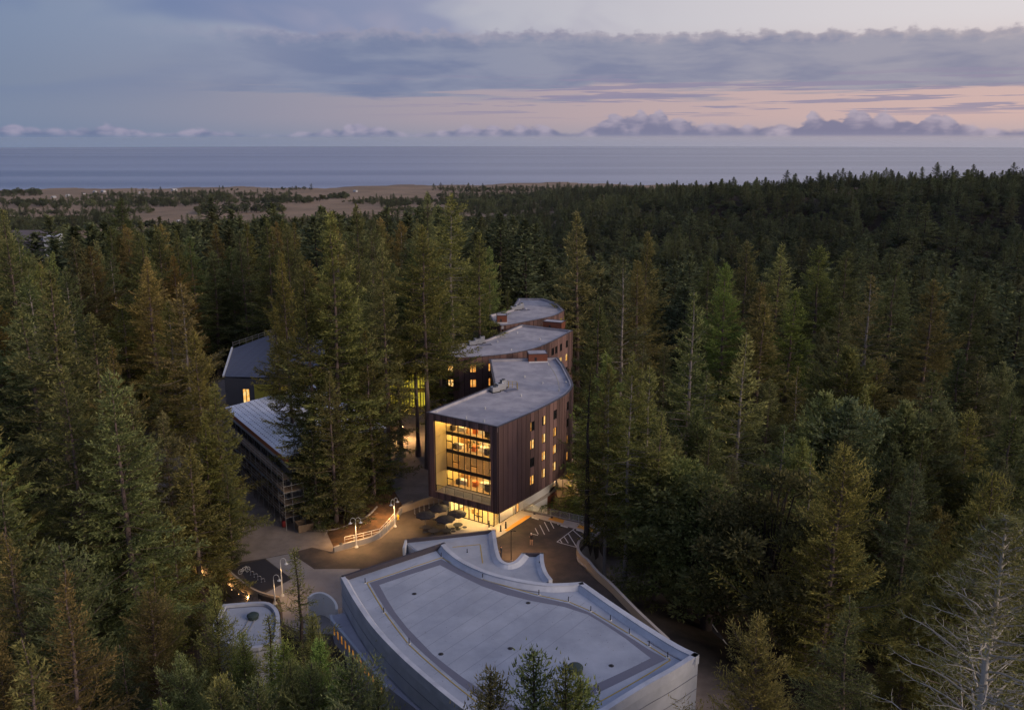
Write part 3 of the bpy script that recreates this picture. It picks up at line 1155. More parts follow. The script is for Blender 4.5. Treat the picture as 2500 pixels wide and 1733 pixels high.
        f = fr.build('curtain_wall', 'mullion', t)
        for i in range(nb):
            u = s0 + bay * i
            MB().prism([at(u + .05, D - .01), at(u + bay - .05, D - .01), at(u + bay - .05, D + .01), at(u + .05, D + .01)], zl, zh - .07).build('pane', 'glass', f)
        # what stands in the rooms
        rnd = random.Random(40 + fi)
        if fi == 1:
            for i in range(nb):
                u = s0 + bay * i
                top = zh - .1
                low = zl + (zh - zl) * (.03 if i not in operable else .45)
                bl = MB()
                ns = 12
                for j in range(ns):
                    za = low + (top - low) * j / ns
                    bl.prism([at(u + .07, D + .22), at(u + bay - .07, D + .22), at(u + bay - .07, D + .235), at(u + .07, D + .235)], za, za + (top - low) / ns * .86)
                bl.build('blind', 'blind_cloth', t)
        else:
            for i, (su, sd, w, dd, h, m) in enumerate(((1.6, 6.9, 1.5, .5, 1.9, 'interior_wood'), (3.0, 4.6, 1.5, .8, .75, 'furniture_white'), (4.4, 7.4, .12, .3, 2.3, 'interior_wood'),
                                                      (5.6, 4.8, .7, .7, .85, 'furniture_orange'), (6.5, 5.4, 1.6, .9, .75, 'furniture_white'), (7.7, 4.3, .55, .5, 1.1, 'furniture_dark'),
                                                      (8.6, 4.1, .55, .5, 1.2, 'furniture_dark'), (9.3, 6.8, 1.2, .4, 1.7, 'furniture_orange'), (2.2, 4.2, .6, .6, .85, 'furniture_dark'), (6.0, 7.9, 2.2, .2, 1.1, 'furniture_white'))):
                su += rnd.uniform(-.5, .5)
                su = min(max(su, s0 + w / 2 + .1), s1 - w / 2 - .1)
                nm = {'interior_wood': 'shelf', 'furniture_white': 'table', 'furniture_orange': 'armchair', 'furniture_dark': 'chair'}[m]
                MB().prism([at(su - w / 2, sd - dd / 2), at(su + w / 2, sd - dd / 2), at(su + w / 2, sd + dd / 2), at(su - w / 2, sd + dd / 2)], z0 + .02, z0 + h).build(nm, m, t)
            MB().prism([at(4.35, 4.0), at(4.62, 4.0), at(4.62, 4.27), at(4.35, 4.27)], z0, cz).build('column', 'interior_wood', t)
            if fi == 2:
                for su in (5.3, 6.3, 8.6):
                    pl = MB()
                    for j in range(26):
                        a_, b2 = rnd.uniform(0, 6.28), rnd.uniform(.1, .55)
                        p = at(su + math.cos(a_) * b2, 4.0 + math.sin(a_) * b2 * .6)
                        zz = z0 + rnd.uniform(.7, 1.7)
                        pl.face([(*p, zz), (p.x + rnd.uniform(-.3, .3), p.y + .1, zz + rnd.uniform(.05, .3)), (p.x + rnd.uniform(-.3, .3), p.y - .05, zz - rnd.uniform(-.1, .2))])
                    pl.build('house_plant', 'leaf_indoor', t)
    # ---- ground floor: lobby glass, white flank, door
    g0, g1, g2, g3 = (W2(q2(*p)) - v2(t.location) for p in ((455, 1255), (940, 1390), (998, 1355), (1222, 1216)))
    LP = Path([g0, g1])
    nin = -LP.out(1)
    ld = LP.dir(1)
    lat = lambda s, dep: g0 + ld * s + nin * dep
    gl = LP.len
    fr = MB()
    xs = [0, .75, 1.55, 2.55, 3.55, 4.55, 5.3, 6.05, 7.05, gl]
    xs = [x * 1.0 for x in xs if x < gl - .3] + [gl]
    for x in xs:
        fr.prism([lat(x - .05, -.05), lat(x + .05, -.05), lat(x + .05, .08), lat(x - .05, .08)], 0.02, ZS - .12)
    fr.prism([lat(0, -.04), lat(gl, -.04), lat(gl, .07), lat(0, .07)], 0.02, .12)
    for x in (4.55, 5.3):
        if x + .75 < gl:
            fr.prism([lat(x, -.045), lat(x + .75, -.045), lat(x + .75, .075), lat(x, .075)], .95, 1.06)
            fr.prism([lat(x, -.045), lat(x + .75, -.045), lat(x + .75, .075), lat(x, .075)], 2.25, 2.34)
    e2 = (g2 - g1)
    f = fr.build('lobby_frame', 'mullion', t)
    for a, b in zip(xs, xs[1:]):
        MB().prism([lat(a + .05, 0), lat(b - .05, 0), lat(b - .05, .02), lat(a + .05, .02)], .12, ZS - .12).build('pane', 'glass', f)
    pn = Vector((e2.y, -e2.x)).normalized() * .02
    MB().prism([g1 + e2 * .06, g2, g2 + pn, g1 + e2 * .06 + pn], .1, ZS - .12).build('pane', 'glass', f)
    MB().prism([g2 + pn * -3, g2 + pn * 3, g2 + pn * 3 + e2.normalized() * .1, g2 - pn * 3 + e2.normalized() * .1], .01, ZS - .12).build('post', 'mullion', f)
    # lobby room
    depth = 5.0
    MB().prism([lat(.02, .1), lat(gl, .1), lat(gl, depth), lat(.02, depth)], -.02, .012).build('lobby_floor', 'interior_floor', t)
    MB().prism([lat(-.1, depth), lat(gl + .4, depth), lat(gl + .4, depth + .2), lat(-.1, depth + .2)], 0, ZS - .12).build('lobby_back_wall', 'interior_white', t)
    MB().prism([lat(-.25, 0), lat(-.06, 0), lat(-.06, depth), lat(-.25, depth)], 0, ZS - .12).build('lobby_side_wall', 'interior_white', t)
    for i in range(4):
        for dep in (1.4, 3.4):
            u = gl * (i + .5) / 4
            MB().prism([lat(u - .5, dep - .14), lat(u + .5, dep - .14), lat(u + .5, dep + .14), lat(u - .5, dep + .14)], ZS - .24, ZS - .16).build('lobby_light', 'ceiling_lamp_lobby', t)
    for su, sd, w, dd, h, m, nm in ((2.9, 2.2, .5, .5, .8, 'interior_wood', 'side_table'), (4.3, 1.4, .5, .4, .9, 'interior_wood', 'side_table'), (1.4, 3.6, 1.6, .6, 1.05, 'furniture_white', 'reception_desk'), (.7, 1.5, .08, .08, 2.4, 'mullion', 'stair_post')):
        MB().prism([lat(su - w / 2, sd - dd / 2), lat(su + w / 2, sd - dd / 2), lat(su + w / 2, sd + dd / 2), lat(su - w / 2, sd + dd / 2)], .012, h).build(nm, m, t)
    # added lights in the overhang, put in to brighten the apron
    for s_, dep in ((1.2, -1.3), (3.6, -1.4), (6.0, -1.3), (gl + .6, -.6)):
        p = lat(s_, dep)
        MB().lathe([(.16, -.05), (.16, 0)], 10, (p.x, p.y, ZS - .13)).build('added_soffit_light', 'added_downlight', t)
    for a in (1.5, 3.5):
        p = g2 + wdn_(g2, g3) * a + Vector((wdn_(g2, g3).y, -wdn_(g2, g3).x)) * 1.0
        MB().lathe([(.16, -.05), (.16, 0)], 10, (p.x, p.y, ZS - .13)).build('added_soffit_light', 'added_downlight', t)
    st = MB()
    for j in range(8):
        st.prism([lat(1.9 + j * .26, 3.9), lat(2.2 + j * .26, 3.9), lat(2.2 + j * .26, 4.9), lat(1.9 + j * .26, 4.9)], .2 + j * .3, .3 + j * .3)
    st.build('stair', 'interior_wood', t)
    # right flank, white wall up to the side door and beyond
    wd = (g3 - g2)
    dl = wd.length
    wdn = wd.normalized()
    wn_ = Vector((-wdn.y, wdn.x))
    seg = lambda a, b, o0, o1: [g2 + wdn * a + wn_ * o0, g2 + wdn * b + wn_ * o0, g2 + wdn * b + wn_ * o1, g2 + wdn * a + wn_ * o1]
    MB().prism(seg(.12, dl - 1.2, 0, .25), 0, ZS - .12).build('flank_wall', 'white_wall', t)
    MB().prism(seg(dl - .12, dl + 9, 0, .25), -3.4, ZS - .12).build('flank_wall', 'white_wall', t)
    dr = MB()
    for a in (dl - 1.2, dl - .72, dl - .2):
        dr.prism(seg(a, a + .08, -.02, .12), 0, 2.5)
    dr.prism(seg(dl - 1.2, dl - .12, -.02, .12), 2.5, 2.6)
    dr = dr.build('side_door', 'mullion', t)
    MB().prism(seg(dl - 1.12, dl - .72, .04, .06), .02, 2.5).build('pane', 'lit_window', dr)
    MB().prism(seg(dl - .64, dl - .2, .04, .06), .02, 2.5).build('pane', 'lit_window_pale', dr)
    MB().prism(seg(dl - 1.2, dl - .12, 0, .25), 2.6, ZS - .12).build('lintel', 'white_wall', t)
    MB().prism(seg(.2, dl + .0, -.04, 0.0), -.02, .09).build('base_board', 'dark_metal', t)
    # stem of the building under the rest of the block (keeps the upper box standing)
    stem = [lat(-.3, depth + .25), lat(gl + .2, depth + .25)] + [RP.at(u) - RP.out(u) * 2.6 for u in np.linspace(9.5, RP.len - 1.5, 14)] + [out_l[-2] + Vector((1.2, -1.5)), out_l[-1] + Vector((1.5, 0))]
    MB().prism(stem, -3.4, ZS - .1).build('ground_floor', 'white_wall', t)
    # curved terrace plate on the yard side with a rust wall below
    cv = [W2(q8(*p)) - v2(t.location) for p in ((505, 802), (650, 712), (800, 630), (930, 530), (1012, 430), (1050, 345), (1062, 306))]
    cvs = [v2(p) for p in spline([(*p, 0) for p in cv], 5)]
    inner = [g3 + wdn * 12 - wn_ * .02, g3 - wn_ * .02 + wdn * .3]
    MB().prism(cvs + inner, -.42, .014).build('terrace_plate', 'concrete_pale', t)
    k1 = len(cvs) * 2 // 5
    MB().strip(cvs[:k1 + 1], .25, -3.4, -.42).build('yard_wall', 'white_wall', t)
    MB().strip(cvs[k1:], .25, -3.4, -.42).build('yard_wall', 'rust_panel', t)
    pdoor = (cvs[k1 + 4] + cvs[k1 + 5]) / 2
    dd_ = (cvs[k1 + 5] - cvs[k1 + 4]).normalized()
    oo = Vector((dd_.y, -dd_.x))
    MB().prism([pdoor - dd_ * .5 + oo * .02, pdoor + dd_ * .5 + oo * .02, pdoor + dd_ * .5 + oo * .06, pdoor - dd_ * .5 + oo * .06], -3.4, -1.2).build('yard_door', 'dark_metal', t)
    # roof equipment
    zc = ZR - .42
    pc = (W2(q1(1325, 838), zc) + W2(q1(1535, 833), zc)) / 2 - v2(t.location)
    pd = (W2(q1(1535, 833), zc) - W2(q1(1325, 838), zc))
    rz = math.atan2(pd.y, pd.x)
    penthouse(t, pc + Vector((-math.sin(rz), math.cos(rz))) * 1.5, rz, pd.length, 3.0, 1.45, zc)
    uc = W2(q1(1010, 1150), zc) - v2(t.location)
    roof_units(t, uc, .55, zc)
    roof_bits(t, [W2(q1(*p), zc) - v2(t.location) for p in ((300, 1400), (630, 1470), (830, 1505), (1660, 1160), (1740, 1075), (1545, 870), (1280, 1010), (1480, 1080), (1240, 1220), (840, 1360))], zc)
    rp = [W2(q1(*p), zc) - v2(t.location) for p in ((1550, 870), (1610, 960), (1650, 1060), (1665, 1150))]
    MB().strip([v2(p) for p in spline([(*p, 0) for p in rp], 4)], .12, zc, zc + .025).build('roof_line', 'yellow_faded', t)
    return t


emit('ceiling_lamp_dim', (1.0, 0.58, 0.20), 30)
mat('yellow_faded', (0.42, 0.38, 0.30), 0.8, var=0.15)
_m = bpy.data.materials.new('blind_cloth')
_m.use_nodes = True
_nt = _m.node_tree
_nt.nodes.clear()
_a = _nt.nodes.new('ShaderNodeBsdfDiffuse')
_b = _nt.nodes.new('ShaderNodeBsdfTranslucent')
_a.inputs[0].default_value = (.65, .58, .42, 1)
_b.inputs[0].default_value = (.75, .66, .45, 1)
_x = _nt.nodes.new('ShaderNodeMixShader')
_x.inputs[0].default_value = .6
_nt.links.new(_a.outputs[0], _x.inputs[1])
_nt.links.new(_b.outputs[0], _x.inputs[2])
_o = _nt.nodes.new('ShaderNodeOutputMaterial')
_nt.links.new(_x.outputs[0], _o.inputs[0])
MAT['blind_cloth'] = _m
hall_front()


# ---------------- the two halls behind
def hall_back(label, front_q, rest_q, wins, ph, units, ground=0.0, bits=()):
    fr = [W2(q1(*p), ZR) for p in front_q]
    base = fr[len(fr) // 2]
    t = thing('residence_hall', label, 'building', (base.x, base.y, ground))
    o2 = v2(t.location)
    FPts = [v2(p) for p in spline([(*(p - o2), 0) for p in fr], 6)]
    rest = [W2(q1(*p), ZR) - o2 if not isinstance(p, Vector) else p - o2 for p in rest_q]
    path = Path(FPts)
    outline = FPts + rest
    zb = -3.0
    MB().prism(offset(outline, 0.03, True), zb, ZR - .9 - ground).build('shell', 'wood_core', t)
    roof_top(t, outline, ZR - ground)
    W = 1.25
    cols = sorted({round(path.near(W2(q1(x, y), ROWS[r]) - o2), 2): None for x, y, r, m in wins})
    # merge columns closer than a window width
    mc = []
    for c in cols:
        if mc and c - mc[-1] < 1.6:
            continue
        mc.append(c)
    bounds = [0.0]
    for c in mc:
        a = max(bounds[-1] + .05, c - W / 2)
        n = max(1, round((a - bounds[-1]) / 1.15))
        st = bounds[-1]
        bounds += [st + (a - st) * (i + 1) / n for i in range(n)]
        bounds.append(a + W)
    st = bounds[-1]
    n = max(1, round((path.len - st) / 1.15))
    bounds += [st + (path.len - st) * (i + 1) / n for i in range(n)]
    holes = []
    for c in mc:
        for r in range(4):
            m = None
            hit = False
            for x, y, rr, mm in wins:
                if rr == r and abs(path.near(W2(q1(x, y), ROWS[r]) - o2) - c) < 1.6:
                    m, hit = mm, True
            if not hit:
                m = None
            z = ROWS[r] - ground
            sa = [b for b in bounds if abs(b - (c - W / 2)) < .5]
            sa = min(sa, key=lambda b: abs(b - (c - W / 2))) if sa else c - W / 2
            holes.append((sa, sa + W, z - .78, z + .78))
            window(t, path, sa + .02, sa + W - .02, z - .78, z + .78, m)
    facade(t, path, bounds, zb, ZR - .06 - ground, holes)
    # plain cladding on the visible end wall
    ep = Path([FPts[-1], rest[0]])
    n = max(1, round(ep.len / 1.15))
    facade(t, ep, [ep.len * i / n for i in range(n + 1)], zb, ZR - .06 - ground, [])
    zc = ZR - .42 - ground
    a, b, h, dpt = ph
    A_, B_ = W2(q1(*a), ZR - .42) - o2, W2(q1(*b), ZR - .42) - o2
    rz = math.atan2((B_ - A_).y, (B_ - A_).x)
    penthouse(t, (A_ + B_) / 2 + Vector((-math.sin(rz), math.cos(rz))) * dpt / 2, rz, (B_ - A_).length, dpt, h, zc)
    roof_units(t, W2(q1(*units), ZR - .42) - o2, .3, zc, rail=False)
    roof_bits(t, [W2(q1(*p), ZR - .42) - o2 for p in bits], zc)
    return t


LW, LP_, LY = 'lit_window', 'lit_window_pale', 'lit_window_yellow'
hall_back('wood-clad residence hall with concave curved wall, in the middle of the row of three',
          [(420, 770), (600, 785), (900, 766), (1150, 736), (1400, 680), (1600, 598), (1812, 486)], [(1700, 470), (1245, 420), (860, 582), (400, 665)],
          [(524, 885, 0, LP_), (680, 875, 0, LW), (858, 858, 0, LW), (524, 1035, 1, LP_), (683, 1040, 1, LW), (862, 1020, 1, LW), (685, 1185, 2, LW), (1430, 705, 0, None), (1510, 690, 0, None), (1587, 665, 0, None), (1662, 630, 0, None),
           (1310, 765, 1, LP_), (1660, 765, 1, LP_), (1080, 800, 0, None)],
          ((1483, 462), (1690, 480), 1.5, 2.6), (760, 640), bits=((520, 700), (980, 620), (1200, 520), (1450, 590), (1130, 710)))
hall_back('farthest wood-clad residence hall, half hidden by a tall redwood',
          [(930, 395), (985, 418), (1060, 427), (1300, 385), (1600, 322), (1720, 262)], [(1640, 180), (1480, 130), (1215, 128), (1145, 250), (890, 310)],
          [(1390, 412, 0, None), (1590, 380, 0, LY), (1690, 340, 0, LY), (1240, 440, 0, None)],
          ((975, 402), (1085, 400), 1.6, 2.4), (1210, 255), bits=((1330, 150), (1470, 150), (1300, 260)))


# ---------------- building under construction with scaffold
def construction():
    a, d_ = Vector((-50.8, 148.5)), Vector((-33.6, 123.2))
    run = (d_ - a)
    L = run.length
    e = run.normalized()
    n = Vector((e.y, -e.x))       # toward the lot (left/front)
    if n.x > 0:
        n = -n
    back = -n * 16.4
    t = thing('construction_building', 'three-storey building under construction with white sheathed roof and grey walls', 'building', (*a, 0))
    rel = lambda s, o: e * s + n * o
    # path direction chosen so that outward = n
    path = Path([rel(0, 0), rel(L, 0)])
    if path.out(1).dot(n) < 0:
        path = Path([rel(L, 0), rel(0, 0)])
    ez, rz_ = 10.4, 12.0
    MB().prism([rel(0, 0), rel(L, 0), rel(L, -16.4), rel(0, -16.4)], -.1, [ez, ez, rz_, rz_]).build('wall', 'grey_wall', t)
    # windows, three storeys
    for zi, zc in enumerate((1.9, 5.3, 8.6)):
        for i in range(9):
            s = 1.9 + i * 3.35
            if s + 2 < L:
                window(t, path, s, s + 2.1, zc - .8, zc + .85, None, proud=.12, split=.5)
    for zc in (3.55, 6.95):
        quad_box(rel(0, .22), rel(L, .22), rel(0, .0), rel(L, .0), zc - .15, zc + .15).build('floor_band', 'stucco', t)
    quad_box(rel(-.2, .35), rel(L + .2, .35), rel(-.2, 0), rel(L + .2, 0), ez - .75, ez - .08).build('eave_board', 'orange_trim', t)
    quad_box(rel(0, .25), rel(L, .25), rel(0, 0), rel(L, 0), ez - 1.4, ez - .76).build('frieze', 'stucco', t)
    # roof sheets
    ns, nt_ = 12, 8
    sl = (rz_ - ez) / 16.4
    me = None
    for i in range(ns):
        for j in range(nt_):
            w, dd = L / ns, 16.8 / nt_
            s0, o0 = i * w, .4 - j * dd
            g = .03
            pts = [rel(g, -g), rel(w - g, -g), rel(w - g, -dd + g), rel(g, -dd + g)]
            if me is None:
                ob = MB().prism(pts, [.0, 0, (dd - 2 * g) * sl, (dd - 2 * g) * sl], [.06, .06, .06 + (dd - 2 * g) * sl, .06 + (dd - 2 * g) * sl]).build('roof_sheet', 'sheathing', t)
                me = ob.data
            else:
                ob = bpy.data.objects.new('roof_sheet', me)
                COL.objects.link(ob)
                ob.parent = t
            p = rel(s0, o0)
            ob.location = (p.x, p.y, ez + .03 - o0 * sl + random.uniform(0, .012))
    # fastening clips in staggered rows
    mb = MB()
    for i in range(34):
        for j in range(18):
            s, o = (i + .5 + .5 * (j % 2)) * L / 34.5, .1 - (j + .5) * 16 / 18
            p = rel(s, o)
            mb.box((p.x, p.y, ez + .11 - o * sl), (.34, .12, .05), math.atan2(e.y, e.x))
    tag(mb.build('roof_clip', 'roof_grey_band', t), kind='stuff')
    for s in (0, L):
        mb = MB()
        for i in range(2):
            pass
    # ---- scaffold: a thing of its own
    sc_ = thing('scaffold', 'galvanised tube scaffold along the wall of the unfinished building', 'scaffold', (*(a + n * .4), 0))
    rs = lambda s, o: e * s + n * o
    bays = 13
    end = L + 2.4
    lifts = [2.0, 4.0, 6.0, 8.0]
    for row in (0.15, 1.35):
        for i in range(bays + 1):
            p = rs(end * i / bays, row)
            MB().tube([(*p, 0), (*p, 9.2 if row > 1 else 8.3)], .035, 5).build('post', 'galvanised', sc_)
    for z in lifts:
        for row in (0.15, 1.35):
            for hz in ((0, .5, 1.0) if row > 1 else (0,)):
                MB().tube([(*rs(0, row), z + hz), (*rs(end, row), z + hz)], .03, 5).build('ledger', 'galvanised', sc_)
        for i in range(bays):
            s0, s1 = end * i / bays + .06, end * (i + 1) / bays - .06
            quad_box(rs(s0, .2), rs(s1, .2), rs(s0, 1.3), rs(s1, 1.3), z + .04, z + .09).build('deck', 'plank', sc_)
    for i in range(0, bays, 2):
        for z in (0, 4.0):
            MB().tube([(*rs(end * i / bays, 1.4), z), (*rs(end * (i + 1) / bays, 1.4), z + 4.0)], .028, 5).build('brace', 'galvanised', sc_)
    # returned end bay
    for o in (-1.6, -3.4):
        for s in (end - 1.9, end):
            MB().tube([(*rs(s, o), 0), (*rs(s, o), 7.2)], .035, 5).build('post', 'galvanised', sc_)
    for z in lifts[:3]:
        for s in (end - 1.9, end):
            for hz in (0, 1.0):
                MB().tube([(*rs(s, 1.35), z + hz), (*rs(s, -3.4), z + hz)], .03, 5).build('ledger', 'galvanised', sc_)
        quad_box(rs(end - 1.85, .1), rs(end - .05, .1), rs(end - 1.85, -3.4), rs(end - .05, -3.4), z + .04, z + .09).build('deck', 'plank', sc_)
    return a, e, n, L


CON = construction()


# ---------------- slate-roofed wing behind it
def slate_wing():
    pts = [Vector(p) for p in ((-57.6, 168.4), (-47.6, 167.6), (-38.5, 176.5), (-43, 193), (-56, 197.8), (-61.5, 187))]
    zs = [10.6, 10.6, 11.2, 12.4, 12.6, 12.0]
    t = thing('unfinished_wing', 'unfinished wing with dark slate-grey metal roof and one lit window', 'building', (*pts[0], 0))
    pl = [p - pts[0] for p in pts]
    MB().prism(pl, -.1, [z - .3 for z in zs]).build('wall', 'grey_wall', t)
    # roof laid in long trays
    cx = sum((p for p in pl), Vector((0, 0))) / len(pl)
    u0 = (pl[1] - pl[0]).normalized()
    v0 = Vector((-u0.y, u0.x))
    uu = [p.dot(u0) for p in pl]
    vv = [p.dot(v0) for p in pl]

    def span(u):
        xs = []
        for i in range(len(pl)):
            a, b = pl[i], pl[(i + 1) % len(pl)]
            ua, ub = a.dot(u0), b.dot(u0)
            if (ua - u) * (ub - u) < 0:
                tt = (u - ua) / (ub - ua)
                xs.append((a.dot(v0) + (b.dot(v0) - a.dot(v0)) * tt))
        return (min(xs), max(xs)) if len(xs) >= 2 else None
    zf = lambda v: 10.6 + (v - min(vv)) / (max(vv) - min(vv)) * 2.0
    u = min(uu) + .05
    while u < max(uu) - .6:
        a, b = span(u + .02), span(u + .58)
        if a and b:
            q = [u0 * u + v0 * a[0], u0 * (u + .56) + v0 * b[0], u0 * (u + .56) + v0 * b[1], u0 * u + v0 * a[1]]
            MB().prism(q, [zf(a[0]) - .02, zf(b[0]) - .02, zf(b[1]) - .02, zf(a[1]) - .02], [zf(a[0]) + .05, zf(b[0]) + .05, zf(b[1]) + .05, zf(a[1]) + .05]).build('roof_tray', 'slate_roof', t)
        u += .6
    # white verge on the left edge, guard rail on the ridge
    MB().strip([pl[5], pl[0]], -.35, [11.9, 10.55], [12.25, 10.9]).build('verge', 'white_plain', t)
    r = MB()
    for hz in (.5, 1.0):
        r.tube([(*pl[5], 12.2 + hz), (*pl[4], 12.7 + hz), (*pl[3], 12.5 + hz)], .04, 5)
    for k in range(7):
        p = pl[5] + (pl[4] - pl[5]) * k / 6
        r.tube([(*p, 12.2), (*p, 13.5)], .04, 5)
    r.build('edge_rail', 'galvanised', t)
    path = Path([pl[0], pl[1]])
    window(t, path, 3.6, 5.0, 5.2, 8.2, 'lit_window_pale', split=.5)
    quad_box(pl[1] * .60 + path.out(1) * .12, pl[1] + path.out(1) * .12, pl[1] * .60, pl[1], 0, 9.2).build('render_wall', 'olive_wall', t)
    w2_ = Path([pl[1], pl[2]])
    facade(t, w2_, [w2_.len * i / 6 for i in range(7)], 0, 9.6, [], m='olive_wall', thick=.08)
    return t


slate_wing()


# ---------------- yellow-lit lobby seen between the redwood trunks
def glow_house():
    t = thing('lit_pavilion', 'yellow-lit glazed pavilion glimpsed between dark redwood trunks', 'building', (-28, 181, 0))
    MB().box((4.5, 4, 4.2), (10, 7, 8.4)).build('wall', 'olive_wall', t)
    MB().box((4.5, 4, 8.55), (10.8, 7.8, .3)).build('roof', 'roof_membrane', t)
    path = Path([(-.5, .5), (9.5, .5)])
    for i in range(8):
        for z0, z1 in ((.3, 3.6), (4.4, 7.6)):
            window(t, path, .3 + i * 1.2, 1.4 + i * 1.2, z0, z1, 'lit_window_yellow', split=.5)
    return t


glow_house()


def warm_light(parent, loc, watts, radius=.12, spot=None, col=(1.0, .58, .22)):
    d = bpy.data.lights.new('lamp_light', 'SPOT' if spot else 'POINT')
    d.energy = watts
    d.color = col
    d.shadow_soft_size = radius
    if spot:
        d.spot_size = R(spot)
        d.spot_blend = .6
    o = bpy.data.objects.new('lamp_light', d)
    COL.objects.link(o)
    o.location = loc
    o.parent = parent
    return o




# ------------------------------------------------------------------ foreground hall with the big pale roof
def pale_hall():
    zt = 7.0
    zr = 6.38
    q = lambda p, z=zt: v2(P(q5(*p), z))
    back = [(75, 305), (688, 105)]
    curve = [(688, 105), (730, 152), (800, 205), (900, 255), (1000, 290), (1150, 325), (1300, 345), (1400, 345), (1510, 338)]
    right = [(1510, 338), (1700, 470), (1900, 602), (2080, 712), (2200, 768)]
    near = [(2200, 768), (2050, 862), (1900, 945), (1760, 1030), (1650, 1100), (1450, 1215), (1240, 1320)]
    left = [(1240, 1320), (1000, 1225), (800, 1090), (600, 930), (420, 770), (260, 600), (150, 440), (75, 305)]
    sp = lambda pts, z=zt: [v2(p) for p in spline([(*q(p, z), 0) for p in pts], 4)]
    o = q(back[0])
    t = thing('performance_hall', 'low pale hall in front of the plaza with broad flat white roof and curved parapets', 'building', (*o, 0))
    R_ = lambda pts: [p - o for p in pts]
    B_, C_, RI, NE, LE = R_([q(p) for p in back]), R_(sp(curve)), R_(sp(right)), R_(sp(near)), R_(sp(left))
    outl = B_[:1] + C_ + RI[1:] + NE[1:] + LE[1:-1]
    if sum(outl[i].x * outl[(i + 1) % len(outl)].y - outl[(i + 1) % len(outl)].x * outl[i].y for i in range(len(outl))) < 0:
        outl_cc = outl[::-1]
    else:
        outl_cc = outl
    ins = offset(outl_cc, 0.06, True)
    MB().prism(ins, -14.0, zr - .1).build('wall', 'stucco', t)
    MB().prism(offset(outl_cc, 0.3, True), zr - .1, zr).build('roof', 'roof_white', t)
    # welded membrane seams, a few patches and scuffs
    cx0, cy0 = min(p.x for p in outl_cc), min(p.y for p in outl_cc)
    ins2 = np.array([(p.x, p.y) for p in offset(outl_cc, 1.5, True)])
    sd_ = Vector((.62, .78))
    sn_ = Vector((-.78, .62))
    sm = MB()
    jj = np.arange(-60, 120) * .6
    for k in range(-14, 28):
        px_, py_ = sd_.x * jj + sn_.x * k * 1.95, sd_.y * jj + sn_.y * k * 1.95
        ok = np.nonzero(poly_dist(px_, py_, ins2)[1])[0]
        if len(ok) > 3:
            i0, i1 = ok[0], ok[-1]
            sm.face([(q_[0], q_[1], zr + .0035) for q_ in stripe(Vector((px_[i0], py_[i0])), Vector((px_[i1], py_[i1])), .07)])
    sm.build('roof_seam', 'roof_seam', t)
    rl_ = random.Random(5)
    lit_ = MB()
    for k in range(900):
        x, y = rl_.uniform(-2, 42), rl_.uniform(-30, 12)
        if poly_dist(np.array([x]), np.array([y]), ins2)[1][0]:
            a_, s_ = rl_.uniform(0, 6.28), rl_.uniform(.03, .11)
            lit_.face([(x, y, zr + .01), (x + s_ * math.cos(a_), y + s_ * math.sin(a_), zr + .012), (x + s_ * math.cos(a_ + 1), y + s_ * math.sin(a_ + 1), zr + .011)])
    tag(lit_.build('leaf_litter', 'mulch', t), kind='stuff')
    for x, y in ((9, -3), (20, -14), (30, -17), (13, -15), (22, -5)):
        if poly_dist(np.array([float(x)]), np.array([float(y)]), ins2)[1][0]:
            MB().lathe([(.28, 0), (.26, .02), (.12, .03), (.1, .1), (.02, .11)], 12, (x, y, zr)).build('roof_drain', 'dark_metal', t)
    # parapets: inner side is right of travel going clockwise
    def par(pts, w, z1, m, z0=-.6):
        MB().strip(pts, -w, zr - .4, z1).build('parapet', m, t)
    par(B_, .35, zt, 'coping_dark')
    for a, w in ((C_, .62), (RI, .7), (NE, .55), (LE, .5)):
        MB().strip(a, -w, zr - .4, zt).build('parapet', 'parapet_white', t)
        # cove where the membrane turns up
        inner = offset(a, -w)
        cove = MB()
        n = len(a)
        in2 = offset(a, -w - .42)
        vs = [(p.x, p.y, zt - .16) for p in inner] + [(p.x, p.y, zr + .012) for p in in2]
        cove.poly(vs, [(i, i + 1, n + i + 1, n + i) for i in range(n - 1)])
        cove.build('cove', 'parapet_white', t)
    # dirty water line along the curved parapets
    for a, w, f0, f1 in ((C_, 1.15, .05, .75), (RI, 1.22, .58, .95)):
        pts = offset(a, -w)
        k0, k1 = int(len(pts) * f0), int(len(pts) * f1)
        MB().strip(pts[k0:k1], -.16, zr, zr + .012).build('water_stain', 'stain', t)
    # yellow line, grey walkway band
    yo = [(235, 345), (455, 270), (672, 198), (800, 263), (920, 325), (1090, 376), (1250, 420), (1430, 460), (1560, 515), (1670, 580), (1790, 652), (1910, 728), (2025, 800)]
    yb = [(2025, 800), (1900, 880), (1780, 950), (1620, 1040), (1400, 1150), (1235, 1225)]
    yl = [(1235, 1225), (1060, 1165), (880, 1045), (760, 950), (640, 850), (560, 780), (480, 705), (410, 615), (340, 520), (285, 430), (235, 345)]
    gi_o = [(305, 357), (480, 298), (665, 240), (790, 305), (915, 365), (1060, 415), (1200, 450), (1400, 487), (1540, 532), (1640, 592), (1760, 672), (1840, 735), (1912, 790)]
    gi_b = [(1912, 790), (1800, 846), (1700, 893), (1530, 970), (1350, 1050), (1225, 1100)]
    gi_l = [(1225, 1100), (1080, 1065), (920, 985), (800, 905), (700, 830), (620, 765), (550, 692), (470, 610), (400, 520), (350, 440), (305, 357)]
    go_o = [(248, 345), (460, 275), (672, 205), (795, 270), (915, 330), (1085, 383), (1245, 427), (1425, 467), (1553, 522), (1662, 588), (1780, 660), (1895, 735), (2005, 797)]
    go_b = [(2005, 797), (1880, 858), (1760, 918), (1590, 1000), (1380, 1095), (1230, 1150)]
